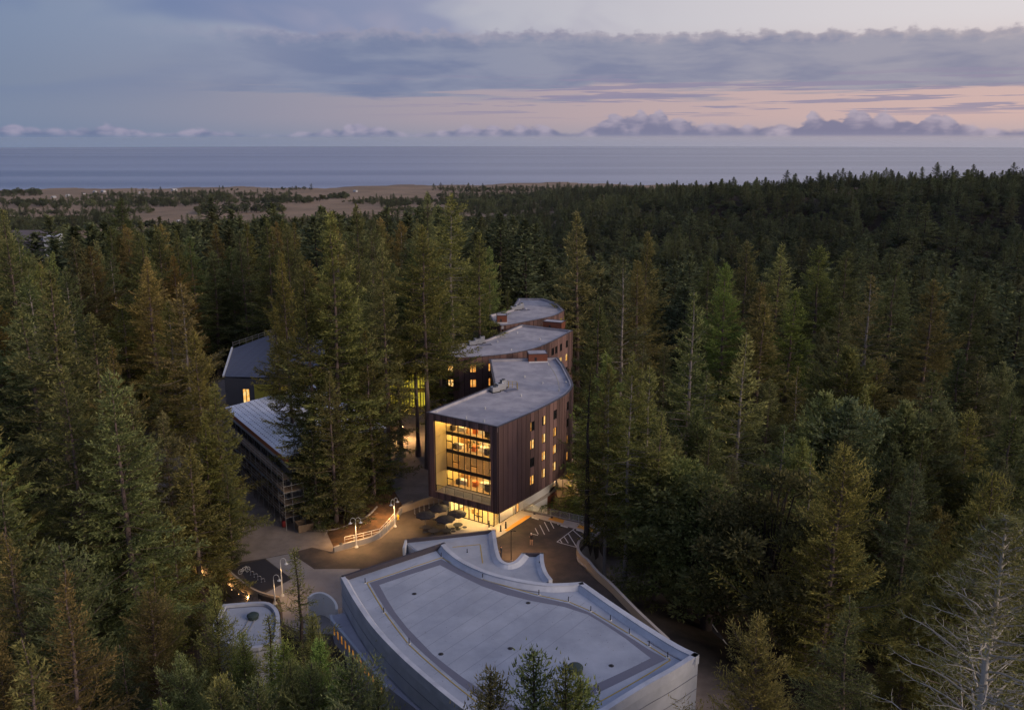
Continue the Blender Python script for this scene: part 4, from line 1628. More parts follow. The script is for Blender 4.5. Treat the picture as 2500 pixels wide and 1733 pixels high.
    go_l = [(1230, 1150), (1070, 1110), (890, 1022), (772, 938), (655, 840), (575, 770), (495, 695), (425, 605), (352, 515), (297, 430), (248, 345)]

    def band(po, pi, m, nm, z):
        a, b = R_([q(p, zr) for p in po]), R_([q(p, zr) for p in pi])
        n = len(a)
        vs = [(p.x, p.y, z) for p in a] + [(p.x, p.y, z) for p in b]
        MB().poly(vs, [(i, i + 1, n + i + 1, n + i) for i in range(n - 1)]).build(nm, m, t)
    for a, b in ((go_o, gi_o), (go_b, gi_b), (go_l, gi_l)):
        band(a, b, 'roof_grey_band', 'walkway', zr + .006)
    for a in (yo, yb, yl):
        pts = R_([q(p, zr) for p in a])
        MB().strip(pts, .11, zr + .006, zr + .03).build('warning_line', 'yellow_paint', t)
    for p in ((222, 345), (672, 192), (917, 318), (1250, 415), (1425, 455), (1557, 512), (1673, 565), (1785, 645), (1902, 718), (2012, 785), (332, 520), (482, 703), (1600, 985)):
        w = q(p, zr) - o
        m = MB()
        m.lathe([(.09, 0), (.09, .08), (.045, .1), (.045, .52), (.06, .54), (.06, .6)], 8, (w.x, w.y, zr))
        a_ = m.build('anchor_post', 'dark_metal', t)
        MB().lathe([(.2, 0), (.16, .05)], 10, (w.x, w.y, zr)).build('flange', 'white_metal', a_)
    w = q((1465, 868), zr) - o
    MB().lathe([(.72, 0), (.72, .35), (.78, .36), (.78, .5), (.66, .62), (.4, .7), (.05, .73)], 20, (w.x, w.y, zr)).build('roof_ventilator', 'vent_green', t, smooth=False)
    # ---- lower scalloped roof behind
    z2, z2r = 4.7, 4.25
    q_ = lambda p, z=z2: v2(P(q6(*p), z)) - o
    ed = [(128, 512), (1100, 405)]
    sc1 = [(1100, 405), (1114, 500), (1132, 610), (1160, 705), (1195, 748), (1245, 766), (1300, 752), (1345, 715), (1392, 657)]
    mid = [(1392, 657), (1625, 657)]
    sc2 = [(1625, 657), (1628, 730), (1640, 800), (1672, 880), (1722, 945)]
    E_, S1, M_, S2 = [q_(p) for p in ed], [v2(p) for p in spline([(*q_(p), 0) for p in sc1], 3)], [q_(p) for p in mid], [v2(p) for p in spline([(*q_(p), 0) for p in sc2], 3)]
    close = [Vector((9.2 - o.x, 90.5 - o.y)), Vector((4.0 - o.x, 90.8 - o.y)), Vector((-4 - o.x, 95 - o.y)), Vector((-8.9 - o.x, 100 - o.y))]
    low = E_[:1] + S1 + M_[1:] + S2[1:] + close
    MB().prism(low, -3.6, z2r - .08).build('low_wall', 'stucco', t)
    cc = low if sum(low[i].x * low[(i + 1) % len(low)].y - low[(i + 1) % len(low)].x * low[i].y for i in range(len(low))) > 0 else low[::-1]
    MB().prism(offset(cc, .12, True), z2r - .08, z2r).build('low_roof', 'roof_white', t)
    for pts, w_, m in ((E_, .3, 'coping_dark'), (M_, .3, 'coping_dark'), (S1, .5, 'parapet_white'), (S2, .5, 'parapet_white')):
        MB().strip(pts, -w_, z2r - .3, z2).build('low_parapet', m, t)
        if m == 'parapet_white':
            inner, in2 = offset(pts, -w_), offset(pts, -w_ - .5)
            n = len(pts)
            MB().poly([(p.x, p.y, z2 - .1) for p in inner] + [(p.x, p.y, z2r + .012) for p in in2], [(i, i + 1, n + i + 1, n + i) for i in range(n - 1)]).build('cove', 'parapet_white', t)
    MB().prism([E_[0], E_[0] + (E_[1] - E_[0]).normalized() * .3, E_[0] + Vector((.25, -2.6)), E_[0] + Vector((-.02, -2.6))], z2r - 2.0, z2).build('end_wall', 'parapet_white', t)
    yl2 = [q_(p, z2r) for p in ((640, 602), (935, 572), (962, 772))]
    MB().strip(yl2[:2], .12, z2r + .005, z2r + .03).build('warning_line', 'yellow_paint', t)
    MB().strip(yl2[1:], .12, z2r + .005, z2r + .03).build('warning_line', 'yellow_paint', t)
    for p in ((800, 655), (1580, 790)):
        w = q_(p, z2r)
        MB().lathe([(.09, 0), (.09, .08), (.045, .1), (.045, .5)], 8, (w.x, w.y, z2r)).build('anchor_post', 'dark_metal', t)
    # horizontal reveals on the near right wall
    for dz in (1.6, 3.2):
        for a in (NE, LE):
            MB().strip(a, -.02, zr - dz - .02, zr - dz + .02).build('wall_joint', 'roof_grey_band', t)
    # ---- side roof below the left wall
    z3 = 3.0
    e = [v2(P(q9(*p), z3)) - o for p in ((1770, 672), (1945, 585))]
    we = [p + Vector((0.1, 0)) for p in LE[::-1]]
    ladd = [v2(P(q9(*p), z3)) - o for p in ((1770, 690), (1790, 760), (1900, 890), (2100, 1130), (2330, 1420), (2560, 1700))]
    side = ladd + [LE[4], ] + [LE[i] for i in range(5, len(LE) - 1)]
    MB().prism(side, -10, z3).build('side_roof', 'roof_white_dim', t)
    edge = MB()
    edge.strip(ladd, -.3, z3 - .35, z3 + .12)
    edge.build('side_parapet', 'parapet_white', t)
    # glowing slot windows under the side roof edge
    lp = Path(ladd)
    k = 0
    while 1.2 + k * 1.1 < lp.len - 1:
        s = 1.2 + k * 1.1
        a, b = lp.at(s), lp.at(s + .3)
        nn = lp.out(s)
        MB().prism([a + nn * .02, b + nn * .02, b + nn * .06, a + nn * .06], 1.2, 2.3).build('slot_window', 'lit_window_dim', t)
        k += 1
    for s in ():
        if s < lp.len:
            p = lp.at(s) + lp.out(s) * .5
            l_ = MB().lathe([(.05, 0), (.12, .05), (.05, .1)], 8, (p.x, p.y, 2.2)).build('wall_light', 'bulb', t)
            warm_light(t, (p.x, p.y, 2.0), 160, .1)
    # curved entrance wall with a warm lit return beside it
    cvs = [v2(P(q9(*p), 3.0)) - o for p in ((1455, 445), (1530, 395), (1620, 385), (1710, 425), (1780, 490), (1815, 560), (1818, 610))]
    cvs = [v2(p) for p in spline([(*p, 0) for p in cvs], 4)]
    MB().strip(cvs, .3, -.05, 3.0).build('round_wall', 'white_wall', t)
    MB().prism([v2(P(q9(*p), 2.9)) - o for p in ((1700, 400), (1890, 320), (1895, 600), (1822, 615))], -.05, .3).build('warm_step', 'concrete_warm', t)
    return t


mat('roof_seam', (0.25, 0.27, 0.32), 0.8, var=0.1)
emit('bulb_soft', (1.0, 0.6, 0.25), 2.5)
emit('lit_window_dim', (0.95, 0.48, 0.12), 0.38, col2=(0.6, 0.22, 0.04), scale=1.6)
mat('vent_green', (0.035, 0.055, 0.052), 0.6, var=0.2)
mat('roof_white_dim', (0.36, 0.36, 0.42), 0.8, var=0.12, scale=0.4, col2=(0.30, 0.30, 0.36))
PH = pale_hall()


def round_pavilion():
    z = 2.6
    pts = [(255, 535), (500, 515), (700, 500), (850, 502), (940, 535), (1000, 590), (1035, 660), (1045, 760), (1030, 900), (980, 1060), (600, 1150), (150, 1000), (120, 700)]
    o = v2(P(q9(600, 800), z))
    t = thing('round_cornered_pavilion', 'small round-cornered white-roofed pavilion behind the bushy pines with a dark round vent', 'building', (*o, 0))
    w = [v2(p) for p in spline([(*(v2(P(q9(*p), z)) - o), 0) for p in pts], 3)][:-1]
    if sum(w[i].x * w[(i + 1) % len(w)].y - w[(i + 1) % len(w)].x * w[i].y for i in range(len(w))) < 0:
        w = w[::-1]
    MB().prism(w, -8, z - .4).build('wall', 'stucco', t)
    MB().prism(offset(w, .2, True), z - .42, z - .32).build('roof', 'roof_white', t)
    MB().strip(w, .45, z - .6, z, True).build('parapet', 'parapet_white', t)
    MB().strip(offset(w, .5, True), .18, z - .33, z - .305, True).build('water_stain', 'stain', t)
    p = v2(P(q9(670, 700), z)) - o
    MB().lathe([(.62, 0), (.62, .3), (.7, .32), (.7, .45), (.5, .6), (.1, .66)], 18, (p.x, p.y, z - .32)).build('roof_ventilator', 'vent_green', t)
    for dx in (-.4, .3):
        MB().box((p.x + dx, p.y - 2.2, z - .28), (.12, 3.5, .06)).build('pipe', 'galvanised', t)


round_pavilion()


# ------------------------------------------------------------------ retaining walls, rails, ramp
def wall_thing(name, label, pts, w, z0, z1, m, cat='wall', sp=4):
    w2 = [v2(p) for p in spline([(*v2(p), 0) for p in pts], sp)] if sp > 1 else [v2(p) for p in pts]
    o = w2[0]
    t = thing(name, label, cat, (*o, 0))
    MB().strip([p - o for p in w2], w, z0, z1).build('wall_body', m, t)
    return t, [p - o for p in w2], o


# curved wall round the drive on the right
t, cp, o_ = wall_thing('retaining_wall', 'curved pale concrete wall sweeping round the drive beside the forest', [P(q6(2092, 556)), P(q6(2040, 590)), P(q6(2012, 630)), P(q6(2008, 690)), P(q6(2050, 760)), P(q6(2120, 820)), P(q5(1600, 318)), P(q5(1690, 400)), P(q5(1830, 545)), P(q5(1930, 640)), P(q5(2020, 725))], -.32, -3.6, 1.05, 'concrete_warm')
MB().strip(offset(cp, .03), -.38, 1.05, 1.13).build('coping', 'concrete_pale', t)
kp = [v2(P(q6(*p))) - o_ for p in ((1985, 655), (1990, 740), (2060, 800), (2200, 890), (2290, 975))]
MB().strip([v2(p) for p in spline([(*p, 0) for p in kp], 4)], .18, -.1, .13).build('kerb', 'concrete_pale', t)

# low wall and planted bank with handrail beside the twin lamps
t, bp, o_ = wall_thing('planter_wall', 'low concrete planter wall bending along the lamplit bank', [P(q4(1490, 655)), P(q4(1640, 605)), P(q4(1805, 565)), P(q4(1900, 535)), P(q4(1985, 490)), P(q4(2060, 425)), P(q4(2140, 345)), P(q4(2195, 265)), P(q4(2235, 205))], .3, -.2, .75, 'concrete', sp=3)
MB().strip([v2(P(q4(2235, 203))) - o_, v2(P(q4(2300, 172))) - o_, v2(P(q6(60, 235))) - o_, v2(P(q6(330, 140))) - o_, v2(P(q6(540, 98))) - o_], .3, -.2, .95, ).build('bench_wall', 'concrete_warm', t)
rail_p = [P(q4(1600, 490), 1.3), P(q4(1800, 445), 1.3), P(q4(1980, 400), 1.35), P(q4(2060, 320), 1.5), P(q4(2135, 235), 1.7)]
rt = thing('handrail', 'thin bright metal handrail along the lamplit planted bank', 'handrail', (rail_p[0].x, rail_p[0].y, 0))
off0 = Vector((rail_p[0].x, rail_p[0].y, 0))
MB().tube([p - off0 for p in rail_p], .035, 6).build('rail', 'white_metal', rt)
MB().tube([p - off0 - Vector((0, 0, .4)) for p in rail_p], .025, 6).build('rail', 'white_metal', rt)
for i in range(9):
    s = i / 8 * (len(rail_p) - 1)
    k_ = min(int(s), len(rail_p) - 2)
    p = rail_p[k_] + (rail_p[k_ + 1] - rail_p[k_]) * (s - k_) - off0
    MB().tube([(p.x, p.y, 0), p], .028, 5).build('post', 'white_metal', rt)

# planted bank (mulch) rising behind the low wall
bank = [P(q4(1500, 640)), P(q4(1650, 590)), P(q4(1810, 550)), P(q4(1985, 475)), P(q4(2140, 325)), P(q4(2230, 190))]
mb = MB()
n_ = len(bank)
top = []
for i, p in enumerate(bank):
    top.append(Vector((p.x - 2.2 - i * .3, p.y + 5.5 + i * .7, 1.9)))
mid_ = [Vector(((a.x + b.x) / 2, (a.y + b.y) / 2, 1.15)) for a, b in zip(bank, top)]
far = [Vector((p.x - 2, p.y + 6, -.3)) for p in top]
rows = [[Vector((p.x, p.y, .55)) for p in bank], mid_, top, far]
sub = []
for r_ in rows:
    sub.append(spline(r_, 5))
vs, fs = [], []
for ri, r_ in enumerate(sub):
    for p in r_:
        fz = min(1.0, .04 + len(vs) % len(r_) / (len(r_) * .45))
        q_ = p + Vector((0, 0, random.uniform(-.08, .1) if 0 < ri < 3 else 0))
        vs.append(Vector((q_.x, q_.y, q_.z * fz - .12 * (1 - fz))))
w_ = len(sub[0])
for i in range(3):
    for j in range(w_ - 1):
        fs.append((i * w_ + j, i * w_ + j + 1, (i + 1) * w_ + j + 1, (i + 1) * w_ + j))
o = mb.poly(vs, fs).build('planted_bank', 'mulch', smooth=True)
tag(o, 'brown mulched bank rising behind the low planter wall', None, kind='structure')

# guard rail along the court edge
def guard_rail():
    pts = [P(q6(1412, 200), 0), P(q6(1800, 285), 0), P(q6(2228, 380), 0), P(q6(2226, 446), 0), P(q6(2100, 556), 0)]
    o = pts[0].copy()
    t = thing('guard_rail', 'long steel guard rail with horizontal bars along the court edge', 'railing', (o.x, o.y, 0))
    L = [p - o for p in pts]
    path = Path(L)
    for i in range(13):
        p = path.at(path.len * i / 12)
        MB().tube([(*p, 0), (*p, 1.15)], .035, 5).build('post', 'steel', t)
    for h in (.18, .34, .50, .66, .82, .98, 1.15):
        MB().tube([(p.x, p.y, h) for p in L], .03 if h > 1.1 else .018, 5).build('bar', 'steel', t)
    MB().strip([v2(p) for p in L], .25, -.1, .12).build('kerb', 'concrete', t)
    for s in (2.2, 5.2):
        p = path.at(s)
        MB().box((p.x - .3, p.y - .4, .07), (.35, .3, .14)).build('foot', 'dark_metal', t)


guard_rail()

# path kerb running down behind the court
t = thing('footpath', 'narrow pale concrete path with raised kerb crossing the dirt slope', 'path', (*v2(P(q8(1700, 1100), -2.5)), -2.5))
ol = v2(t.location)
pa = [v2(P(q8(*p), -2.5)) - ol for p in ((1690, 1110), (1540, 770), (1440, 480), (1385, 250), (1350, 20), (1330, -200))]
pb = [v2(P(q8(*p), -2.5)) - ol for p in ((1735, 1090), (1590, 770), (1490, 500), (1425, 250), (1390, 10), (1360, -200))]
pa, pb = [v2(p) for p in spline([(*p, 0) for p in pa], 4)], [v2(p) for p in spline([(*p, 0) for p in pb], 4)]
MB().strip(pa, -.55, -2.0, .06).build('path_slab', 'concrete', t)
MB().strip(pb, -.22, -2.0, .42).build('kerb', 'concrete_pale', t)
t, _, _ = wall_thing('cross_wall', 'short low concrete wall crossing the dirt yard below the terrace', [P(q8(1065, 350), -2.6), P(q8(1240, 345), -2.6), P(q8(1375, 380), -2.6)], .3, -4.5, -1.9, 'concrete', sp=2)
yg = MB().prism([W2(q8(505, 830)) + Vector((.0, .2)), W2(q6(2228, 372)) + Vector((.3, .3)), Vector((15.5, 127)), Vector((16, 140)), Vector((14, 160)), Vector((11, 160)), Vector((8, 145)), Vector((3, 134))], -6.5, -3.38).build('dirt_yard', 'dirt')
tag(yg, 'bare brown dirt yard below the guard rail', None, kind='structure')

# sunken ramp with lamplit walls on the left of the bicycle pad
t, rp_, o_ = wall_thing('ramp_wall', 'curved lamplit concrete ramp wall with dark handrail below the bicycle pad', [P(q4(60, 930), -1.6), P(q4(240, 1010), -1.6), P(q4(400, 1090), -1.6), P(q4(520, 1150), -1.6), P(q4(640, 1180), -1.6), P(q4(840, 1190), -1.6)], .25, -4.6, -1.1, 'concrete_warm')
MB().tube([(p.x, p.y, -.25) for p in rp_], .03, 5).build('handrail', 'dark_metal', t)
for i in range(0, len(rp_), 3):
    MB().tube([(rp_[i].x, rp_[i].y, -1.1), (rp_[i].x, rp_[i].y, -.25)], .025, 5).build('post', 'dark_metal', t)
for q_ in ((240, 980), (380, 1058), (455, 1105), (540, 1138)):
    p = P(q4(*q_), -.25)
    MB().lathe([(.03, -.05), (.06, 0), (.03, .05)], 8, (p.x - o_.x, p.y - o_.y, -.25)).build('rail_light', 'bulb_soft', t)
    warm_light(t, (p.x - o_.x + .9, p.y - o_.y + .9, -1.3), 110, .1)
t2, ep, o2_ = wall_thing('edge_kerb', 'pale kerb wall curving along the edge of the bicycle pad', [P(q4(300, 835)), P(q4(400, 925)), P(q4(500, 1003)), P(q4(610, 1075)), P(q4(720, 1118)), P(q4(890, 1160))], .28, -3.9, .25, 'concrete_warm')
t3, ip, o3_ = wall_thing('ramp_step', 'long low lamplit concrete kerb at the foot of the ramp', [P(q4(90, 990), -3.0), P(q4(250, 1120), -3.0), P(q4(400, 1180), -3.0), P(q4(470, 1200), -3.0)], .3, -4.5, -2.9, 'concrete_warm')
rg = MB().prism([v2(P(q4(*p), -3.9)) for p in ((-150, 800), (300, 830), (500, 985), (720, 1105), (880, 1150), (860, 1240), (300, 1330), (-100, 1100))], -6, -3.6).build('ramp', 'concrete_warm')
tag(rg, 'sunken ramp floor between the lamplit curved walls', None, kind='structure')

# lower forest road on the right with edge lines
rd = [P(q, -9.0) for q in ((1530, 1280), (1590, 1370), (1650, 1450), (1700, 1530), (1760, 1620), (1800, 1720))]
rr_ = [v2(p) for p in spline([(p.x, p.y, 0) for p in rd], 5)]
tag(MB().strip(offset(rr_, 2.6), -6.2, -14, -8.95).build('forest_road', 'asphalt_dark'), 'dark road running down through the forest below the curved wall', None, kind='structure')
mb = MB()
pth = Path(rr_)
s = 0.0
while s < pth.len - 4:
    a_, b_ = pth.at(s), pth.at(s + 2.6)
    mb.face([(p[0], p[1], -8.94) for p in stripe(a_, b_, .16)])
    s += 6.5
for sgn in (1,):
    for i in range(len(rr_) - 1):
        a_, b_ = offset(rr_, 2.4)[i], offset(rr_, 2.4)[i + 1]
        if i % 3 != 1:
            mb.face([(p[0], p[1], -8.94) for p in stripe(a_, b_, .14)])
tag(mb.build('road_marking', 'white_line'), 'broken white line on the forest road', None, kind='structure')


# ------------------------------------------------------------------ lamps
def street_lamp(base, label, arms, h=3.6, rz=0.0, watts=500):
    t = thing('street_lamp', label, 'lamp post', base, rz, 'white gooseneck lamp posts on the court')
    MB().lathe([(.26, 0), (.26, .06), (.15, .25), (.09, .4), (.075, h * .62), (.055, h * .64), (.05, h)], 12).build('pole', 'white_metal', t)
    for sx in arms:
        pts = [(0, 0, h)] + [(sx * (.36 - .36 * math.cos(a)), 0, h + .42 * math.sin(a) + .25) for a in np.linspace(0, math.pi, 8)] + [(sx * .72, 0, h - .02)]
        MB().tube(pts, .028, 6).build('arm', 'white_metal', t)
        s = MB().lathe([(.04, .16), (.07, .1), (.10, .04), (.26, -.06), (.27, -.09), (.20, -.09)], 14, (sx * .72, 0, h - .05)).build('lamp_shade', 'white_metal', t)
        MB().lathe([(.02, -.02), (.09, -.08), (.05, -.15), (.01, -.17)], 10, (sx * .72, 0, h - .05)).build('bulb', 'bulb', s)
        warm_light(t, (sx * .72, 0, h - .3), watts, .1, spot=150)
    return t


street_lamp(P(q4(1730, 600)), 'white lamp post with two drooping gooseneck heads at the end of the planter wall', (-1, 1), 3.9, .2, 1000)
street_lamp(P(q4(2145, 378)), 'white lamp post with two drooping gooseneck heads beside the yellow hydrant', (-1, 1), 3.9, 1.0, 1000)
street_lamp(P(q4(930, 1125)), 'white single-arm gooseneck lamp post at the corner of the bicycle pad', (1,), 4.6, .05, 260)
street_lamp(P(q4(850, 1215), 0), 'white single-arm gooseneck lamp post beside the round-cornered pavilion', (1,), 3.4, .05, 260)
# lamps hidden among the trunks and below the ramp
for q, z, label, w in (((985, 1075), 0, 'small path lamp standing among the dark redwood trunks', 4500), ((492, 1440), -3.6, 'small lamp post at the foot of the sunken ramp', 240), (q8(1180, 560), -3.38, 'small lamp post in the dirt yard below the terrace plate', 900), (q8(1560, 60), -3.5, 'small lamp post on the dirt slope beyond the footpath', 1400)):
    p = P(q, z)
    t = thing('path_lamp', label, 'lamp post', p)
    MB().lathe([(.1, 0), (.06, .2), (.05, 3.0)], 8).build('pole', 'dark_metal', t)
    s = MB().lathe([(.06, 3.25), (.22, 3.12), (.22, 3.08)], 10).build('lamp_shade', 'dark_metal', t)
    MB().lathe([(.02, 2.98), (.06, 3.02), (.06, 3.07)], 8).build('bulb', 'bulb_soft', s)
    warm_light(t, (0, 0, 2.8), w, .12)

# flat-arm dark lamp standing on the court
p = P(q6(1275, 748))
t = thing('street_lamp', 'thin black square-armed lamp post beside the scalloped roof', 'lamp post', p)
MB().box((0, 0, 2.3), (.11, .11, 4.6)).build('pole', 'dark_metal', t)
MB().box((.35, 0, 4.56), (.6, .12, .08)).build('arm', 'dark_metal', t)
MB().box((.5, 0, 4.505), (.34, .16, .03)).build('lamp_head', 'dark_metal', t)
MB().box((0, 0, .05), (.3, .3, .1)).build('base', 'concrete', t)
warm_light(t, (.5, 0, 4.4), 1700, .15, spot=160, col=(1.0, .55, .24))


# ------------------------------------------------------------------ umbrellas, tables
def umbrella(base, label, rz, tilt):
    t = thing('patio_umbrella', label, 'umbrella', base, rz, 'dark scalloped umbrellas over the lobby tables')
    MB().tube([(0, 0, 0), (0, 0, 2.55)], .028, 8).build('pole', 'galvanised', t)
    MB().lathe([(.32, 0), (.32, .08), (.06, .12), (.05, .4)], 12).build('base', 'dark_metal', t)
    n, r = 8, 1.52
    vs = [(0, 0, 2.62)]
    for k, (f, z) in enumerate(((.5, 2.48), (1.0, 2.2))):
        for j in range(n * 2):
            a = math.pi * j / n
            rr = r * f * (1.0 if j % 2 == 0 else .90)
            vs.append((rr * math.cos(a), rr * math.sin(a), z + (0 if j % 2 == 0 else .06)))
    m = n * 2
    fs = [(0, 1 + j, 1 + (j + 1) % m) for j in range(m)] + [(1 + j, 1 + m + j, 1 + m + (j + 1) % m, 1 + (j + 1) % m) for j in range(m)]
    c = MB().poly(vs, fs).build('canopy', 'umbrella_cloth', t)
    # hanging valance
    mv = MB()
    for j in range(m):
        a, b = vs[1 + m + j], vs[1 + m + (j + 1) % m]
        mv.face([a, b, (b[0] * 1.01, b[1] * 1.01, b[2] - .13), (a[0] * 1.01, a[1] * 1.01, a[2] - .13)])
    mv.build('valance', 'umbrella_cloth', c)
    rb = MB()
    for j in range(n):
        p = vs[1 + m + 2 * j]
        rb.tube([(0, 0, 2.55), (p[0] * .97, p[1] * .97, p[2] - .03)], .012, 4)
    rb.build('ribs', 'galvanised', t)
    return t


def picnic_table(base, label, rz):
    t = thing('patio_table', label, 'table', base, rz, 'dark tables on the lobby plaza')
    MB().lathe([(.04, .70), (.72, .71), (.74, .73), (.74, .755), (.72, .765)], 16).build('table_top', 'furniture_dark', t)
    MB().lathe([(.4, 0), (.38, .03), (.07, .06), (.06, .7)], 12).build('pedestal', 'dark_metal', t)
    for k in range(3):
        a = k * 2.1 + .4
        x, y = math.cos(a) * 1.05, math.sin(a) * 1.05
        b = MB()
        for j in range(7):
            pass
        b.prism([(x + .22 * math.cos(u) * 2.0 * (1 if abs(math.cos(u)) else 1) * .8, y + .22 * math.sin(u) * 1.6) for u in np.linspace(0, 2 * math.pi, 10)[:-1]], .42, .47)
        b.build('seat', 'furniture_dark', t)
        MB().tube([(math.cos(a) * .2, math.sin(a) * .2, .2), (x, y, .42)], .03, 5).build('arm', 'dark_metal', t)
    return t


qa = lambda x, y: (1000 + x * .07816, 1240 + y * .07816)
for (x, y), lb, rz in (((930, 420), 'dark scalloped umbrella standing farthest back by the bench wall', .1), ((505, 640), 'dark scalloped umbrella above the table next to the drive', .5),
                       ((1478, 600), 'dark scalloped umbrella in front of the lobby glass', .3), ((1120, 770), 'dark scalloped umbrella closest to the scalloped white roof', .8)):
    b = P(qa(x, y))
    umbrella(b, lb, rz, 0)
for (x, y), lb in (((840, 470), 'dark round table under the umbrella by the bench wall'), ((420, 720), 'dark round table with attached seats next to the drive'), ((1400, 640), 'dark round table in front of the lobby glass'),
                   ((1040, 820), 'dark round table beside the scalloped white roof'), ((640, 830), 'dark round table without umbrella near the roof edge')):
    p = P(qa(x, y))
    picnic_table((p.x + .55, p.y - .2, .012), lb, x * .01)

# ------------------------------------------------------------------ bollards, hydrant, wheel stops, bicycle, racks
for q, lb in (((1037, 380), 'dark bollard in front of the glass lobby corner'), ((1162, 428), 'dark bollard at the court kerb'), ((1217, 393), 'dark bollard beside the long orange paving strip')):
    t = thing('bollard', lb, 'bollard', P(q6(*q)), 0, 'dark bollards beside the lobby')
    MB().lathe([(.11, 0), (.11, .95), (.08, 1.0), (.02, 1.02)], 12).build('post', 'dark_metal', t)
    MB().lathe([(.17, 0), (.17, .05), (.12, .08)], 12).build('base', 'dark_metal', t)
    MB().lathe([(.113, .8), (.113, .86)], 12).build('band', 'galvanised', t)
t = thing('fire_hydrant', 'yellow fire hydrant at the end of the planter wall', 'hydrant', P(q4(2178, 300)))
MB().lathe([(.2, 0), (.2, .06), (.13, .1), (.13, .55), (.17, .58), (.15, .68), (.07, .78), (.04, .84)], 12).build('barrel', 'hydrant_yellow', t)
for a in (0, math.pi / 2, math.pi):
    MB().tube([(0, 0, .45), (math.cos(a) * .22, math.sin(a) * .22, .45)], .06, 8).build('nozzle', 'hydrant_yellow', t)
for a, b, lb in (((515, 1092), (660, 1138), 'pale concrete wheel stop in the bay beside the orange strip'), ((1140, 1268), (1290, 1310), 'pale concrete wheel stop between the two hatched areas'), ((1480, 1362), (1690, 1422), 'pale concrete wheel stop inside the hatched triangle')):
    A_, B_ = P(q8(*a)), P(q8(*b))
    c = (A_ + B_) / 2
    d = B_ - A_
    o = MB().prism([(-d.length / 2, -.08), (d.length / 2, -.08), (d.length / 2, .08), (-d.length / 2, .08)], .0, .12).build('wheel_stop', 'white_line', None, bevel=.02)
    o.location = (c.x, c.y, .006)
    o.rotation_euler = (0, 0, math.atan2(d.y, d.x))
    tag(o, lb, 'wheel stop', 'wheel stops in the parking bays')


def bicycle():
    p0, p1 = P(q9(502, 88), 0), P(q9(590, 60), 0)
    a = P(q9(500, 118))
    b = P(q9(598, 82))
    d = (b - a)
    t = thing('bicycle', 'pale parked bicycle at the corner of the bicycle pad', 'bicycle', a, math.atan2(d.y, d.x))
    wb = 1.05
    for x in (0, wb):
        tq = [(x + .34 * math.cos(u), 0, .34 + .34 * math.sin(u)) for u in np.linspace(0, 2 * math.pi, 21)]
        w = MB().tube(tq, .022, 5, cap=False).build('wheel', 'white_metal', t)
        sp = MB()
        for k in range(8):
            u = math.pi * k / 8
            sp.tube([(x + .33 * math.cos(u), 0, .34 + .33 * math.sin(u)), (x - .33 * math.cos(u), 0, .34 - .33 * math.sin(u))], .005, 3)
        sp.build('spokes', 'galvanised', w)
        MB().tube([(x, -.06, .34), (x, .06, .34)], .025, 6).build('hub', 'dark_metal', w)
    bb, st, hd = (.48, 0, .3), (.36, 0, .78), (.9, 0, .82)
    fr = MB()
    for u, v in ((bb, st), (bb, hd), (st, hd), ((0, 0, .34), bb), ((0, 0, .34), st), (hd, (wb, 0, .34))):
        fr.tube([u, v], .022, 6)
    fr.build('frame', 'white_metal', t)
    MB().tube([(.9, 0, .8), (.88, 0, 1.0)], .018, 5).build('stem', 'dark_metal', t)
    MB().tube([(.82, -.27, 1.0), (.88, 0, 1.0), (.82, .27, 1.0)], .016, 5).build('handlebar', 'dark_metal', t)
    MB().tube([st, (.33, 0, .9)], .016, 5).build('seat_post', 'dark_metal', t)
    MB().prism([(.2, -.07), (.2, .07), (.46, .02), (.46, -.02)], .9, .95).build('saddle', 'furniture_dark', t)
    MB().tube([(.48, -.1, .3), (.6, -.1, .22)], .014, 5).build('crank', 'dark_metal', t)
    MB().tube([(.48, .1, .3), (.36, .1, .38)], .014, 5).build('crank', 'dark_metal', t)


bicycle()
names = ('next to the pale bicycle', 'second from the pale bicycle', 'third from the pale bicycle', 'fourth from the pale bicycle', 'farthest from the pale bicycle')
for i, (x, y) in enumerate(((612, 92), (660, 125), (712, 158), (762, 192), (812, 226))):
    p = P(q9(x, y))
    d = P(q9(812, 226)) - P(q9(612, 92))
    t = thing('bicycle_rack', 'small steel hoop bicycle rack ' + names[i], 'bicycle rack', p, math.atan2(d.y, d.x) + 1.2, 'hoop racks on the bicycle pad')
    MB().tube([(-.22, 0, 0), (-.22, 0, .34), (-.16, 0, .44), (0, 0, .47), (.16, 0, .44), (.22, 0, .34), (.22, 0, 0)], .022, 6).build('hoop', 'steel', t)
    for x_ in (-.22, .22):
        MB().lathe([(.08, 0), (.08, .02)], 8, (x_, 0, 0)).build('foot_plate', 'steel', t)
rn = ('closest to the hydrant', 'second from the hydrant', 'third from the hydrant', 'fourth from the hydrant', 'fifth from the hydrant', 'under the hall overhang')
for i, x in enumerate((232, 285, 335, 388, 440, 492)):
    p = P(q6(x, 235 - (x - 232) * .36))
    t = thing('bicycle_rack', 'upright steel hoop along the bench wall, ' + rn[i], 'bicycle rack', p, 1.9, 'hoops along the bench wall')
    MB().tube([(-.28, 0, 0), (-.28, 0, .75), (-.2, 0, .88), (.2, 0, .88), (.28, 0, .75), (.28, 0, 0)], .03, 6).build('hoop', 'steel', t)
    MB().box((0, 0, .01), (.7, .1, .02)).build('foot_plate', 'steel', t)

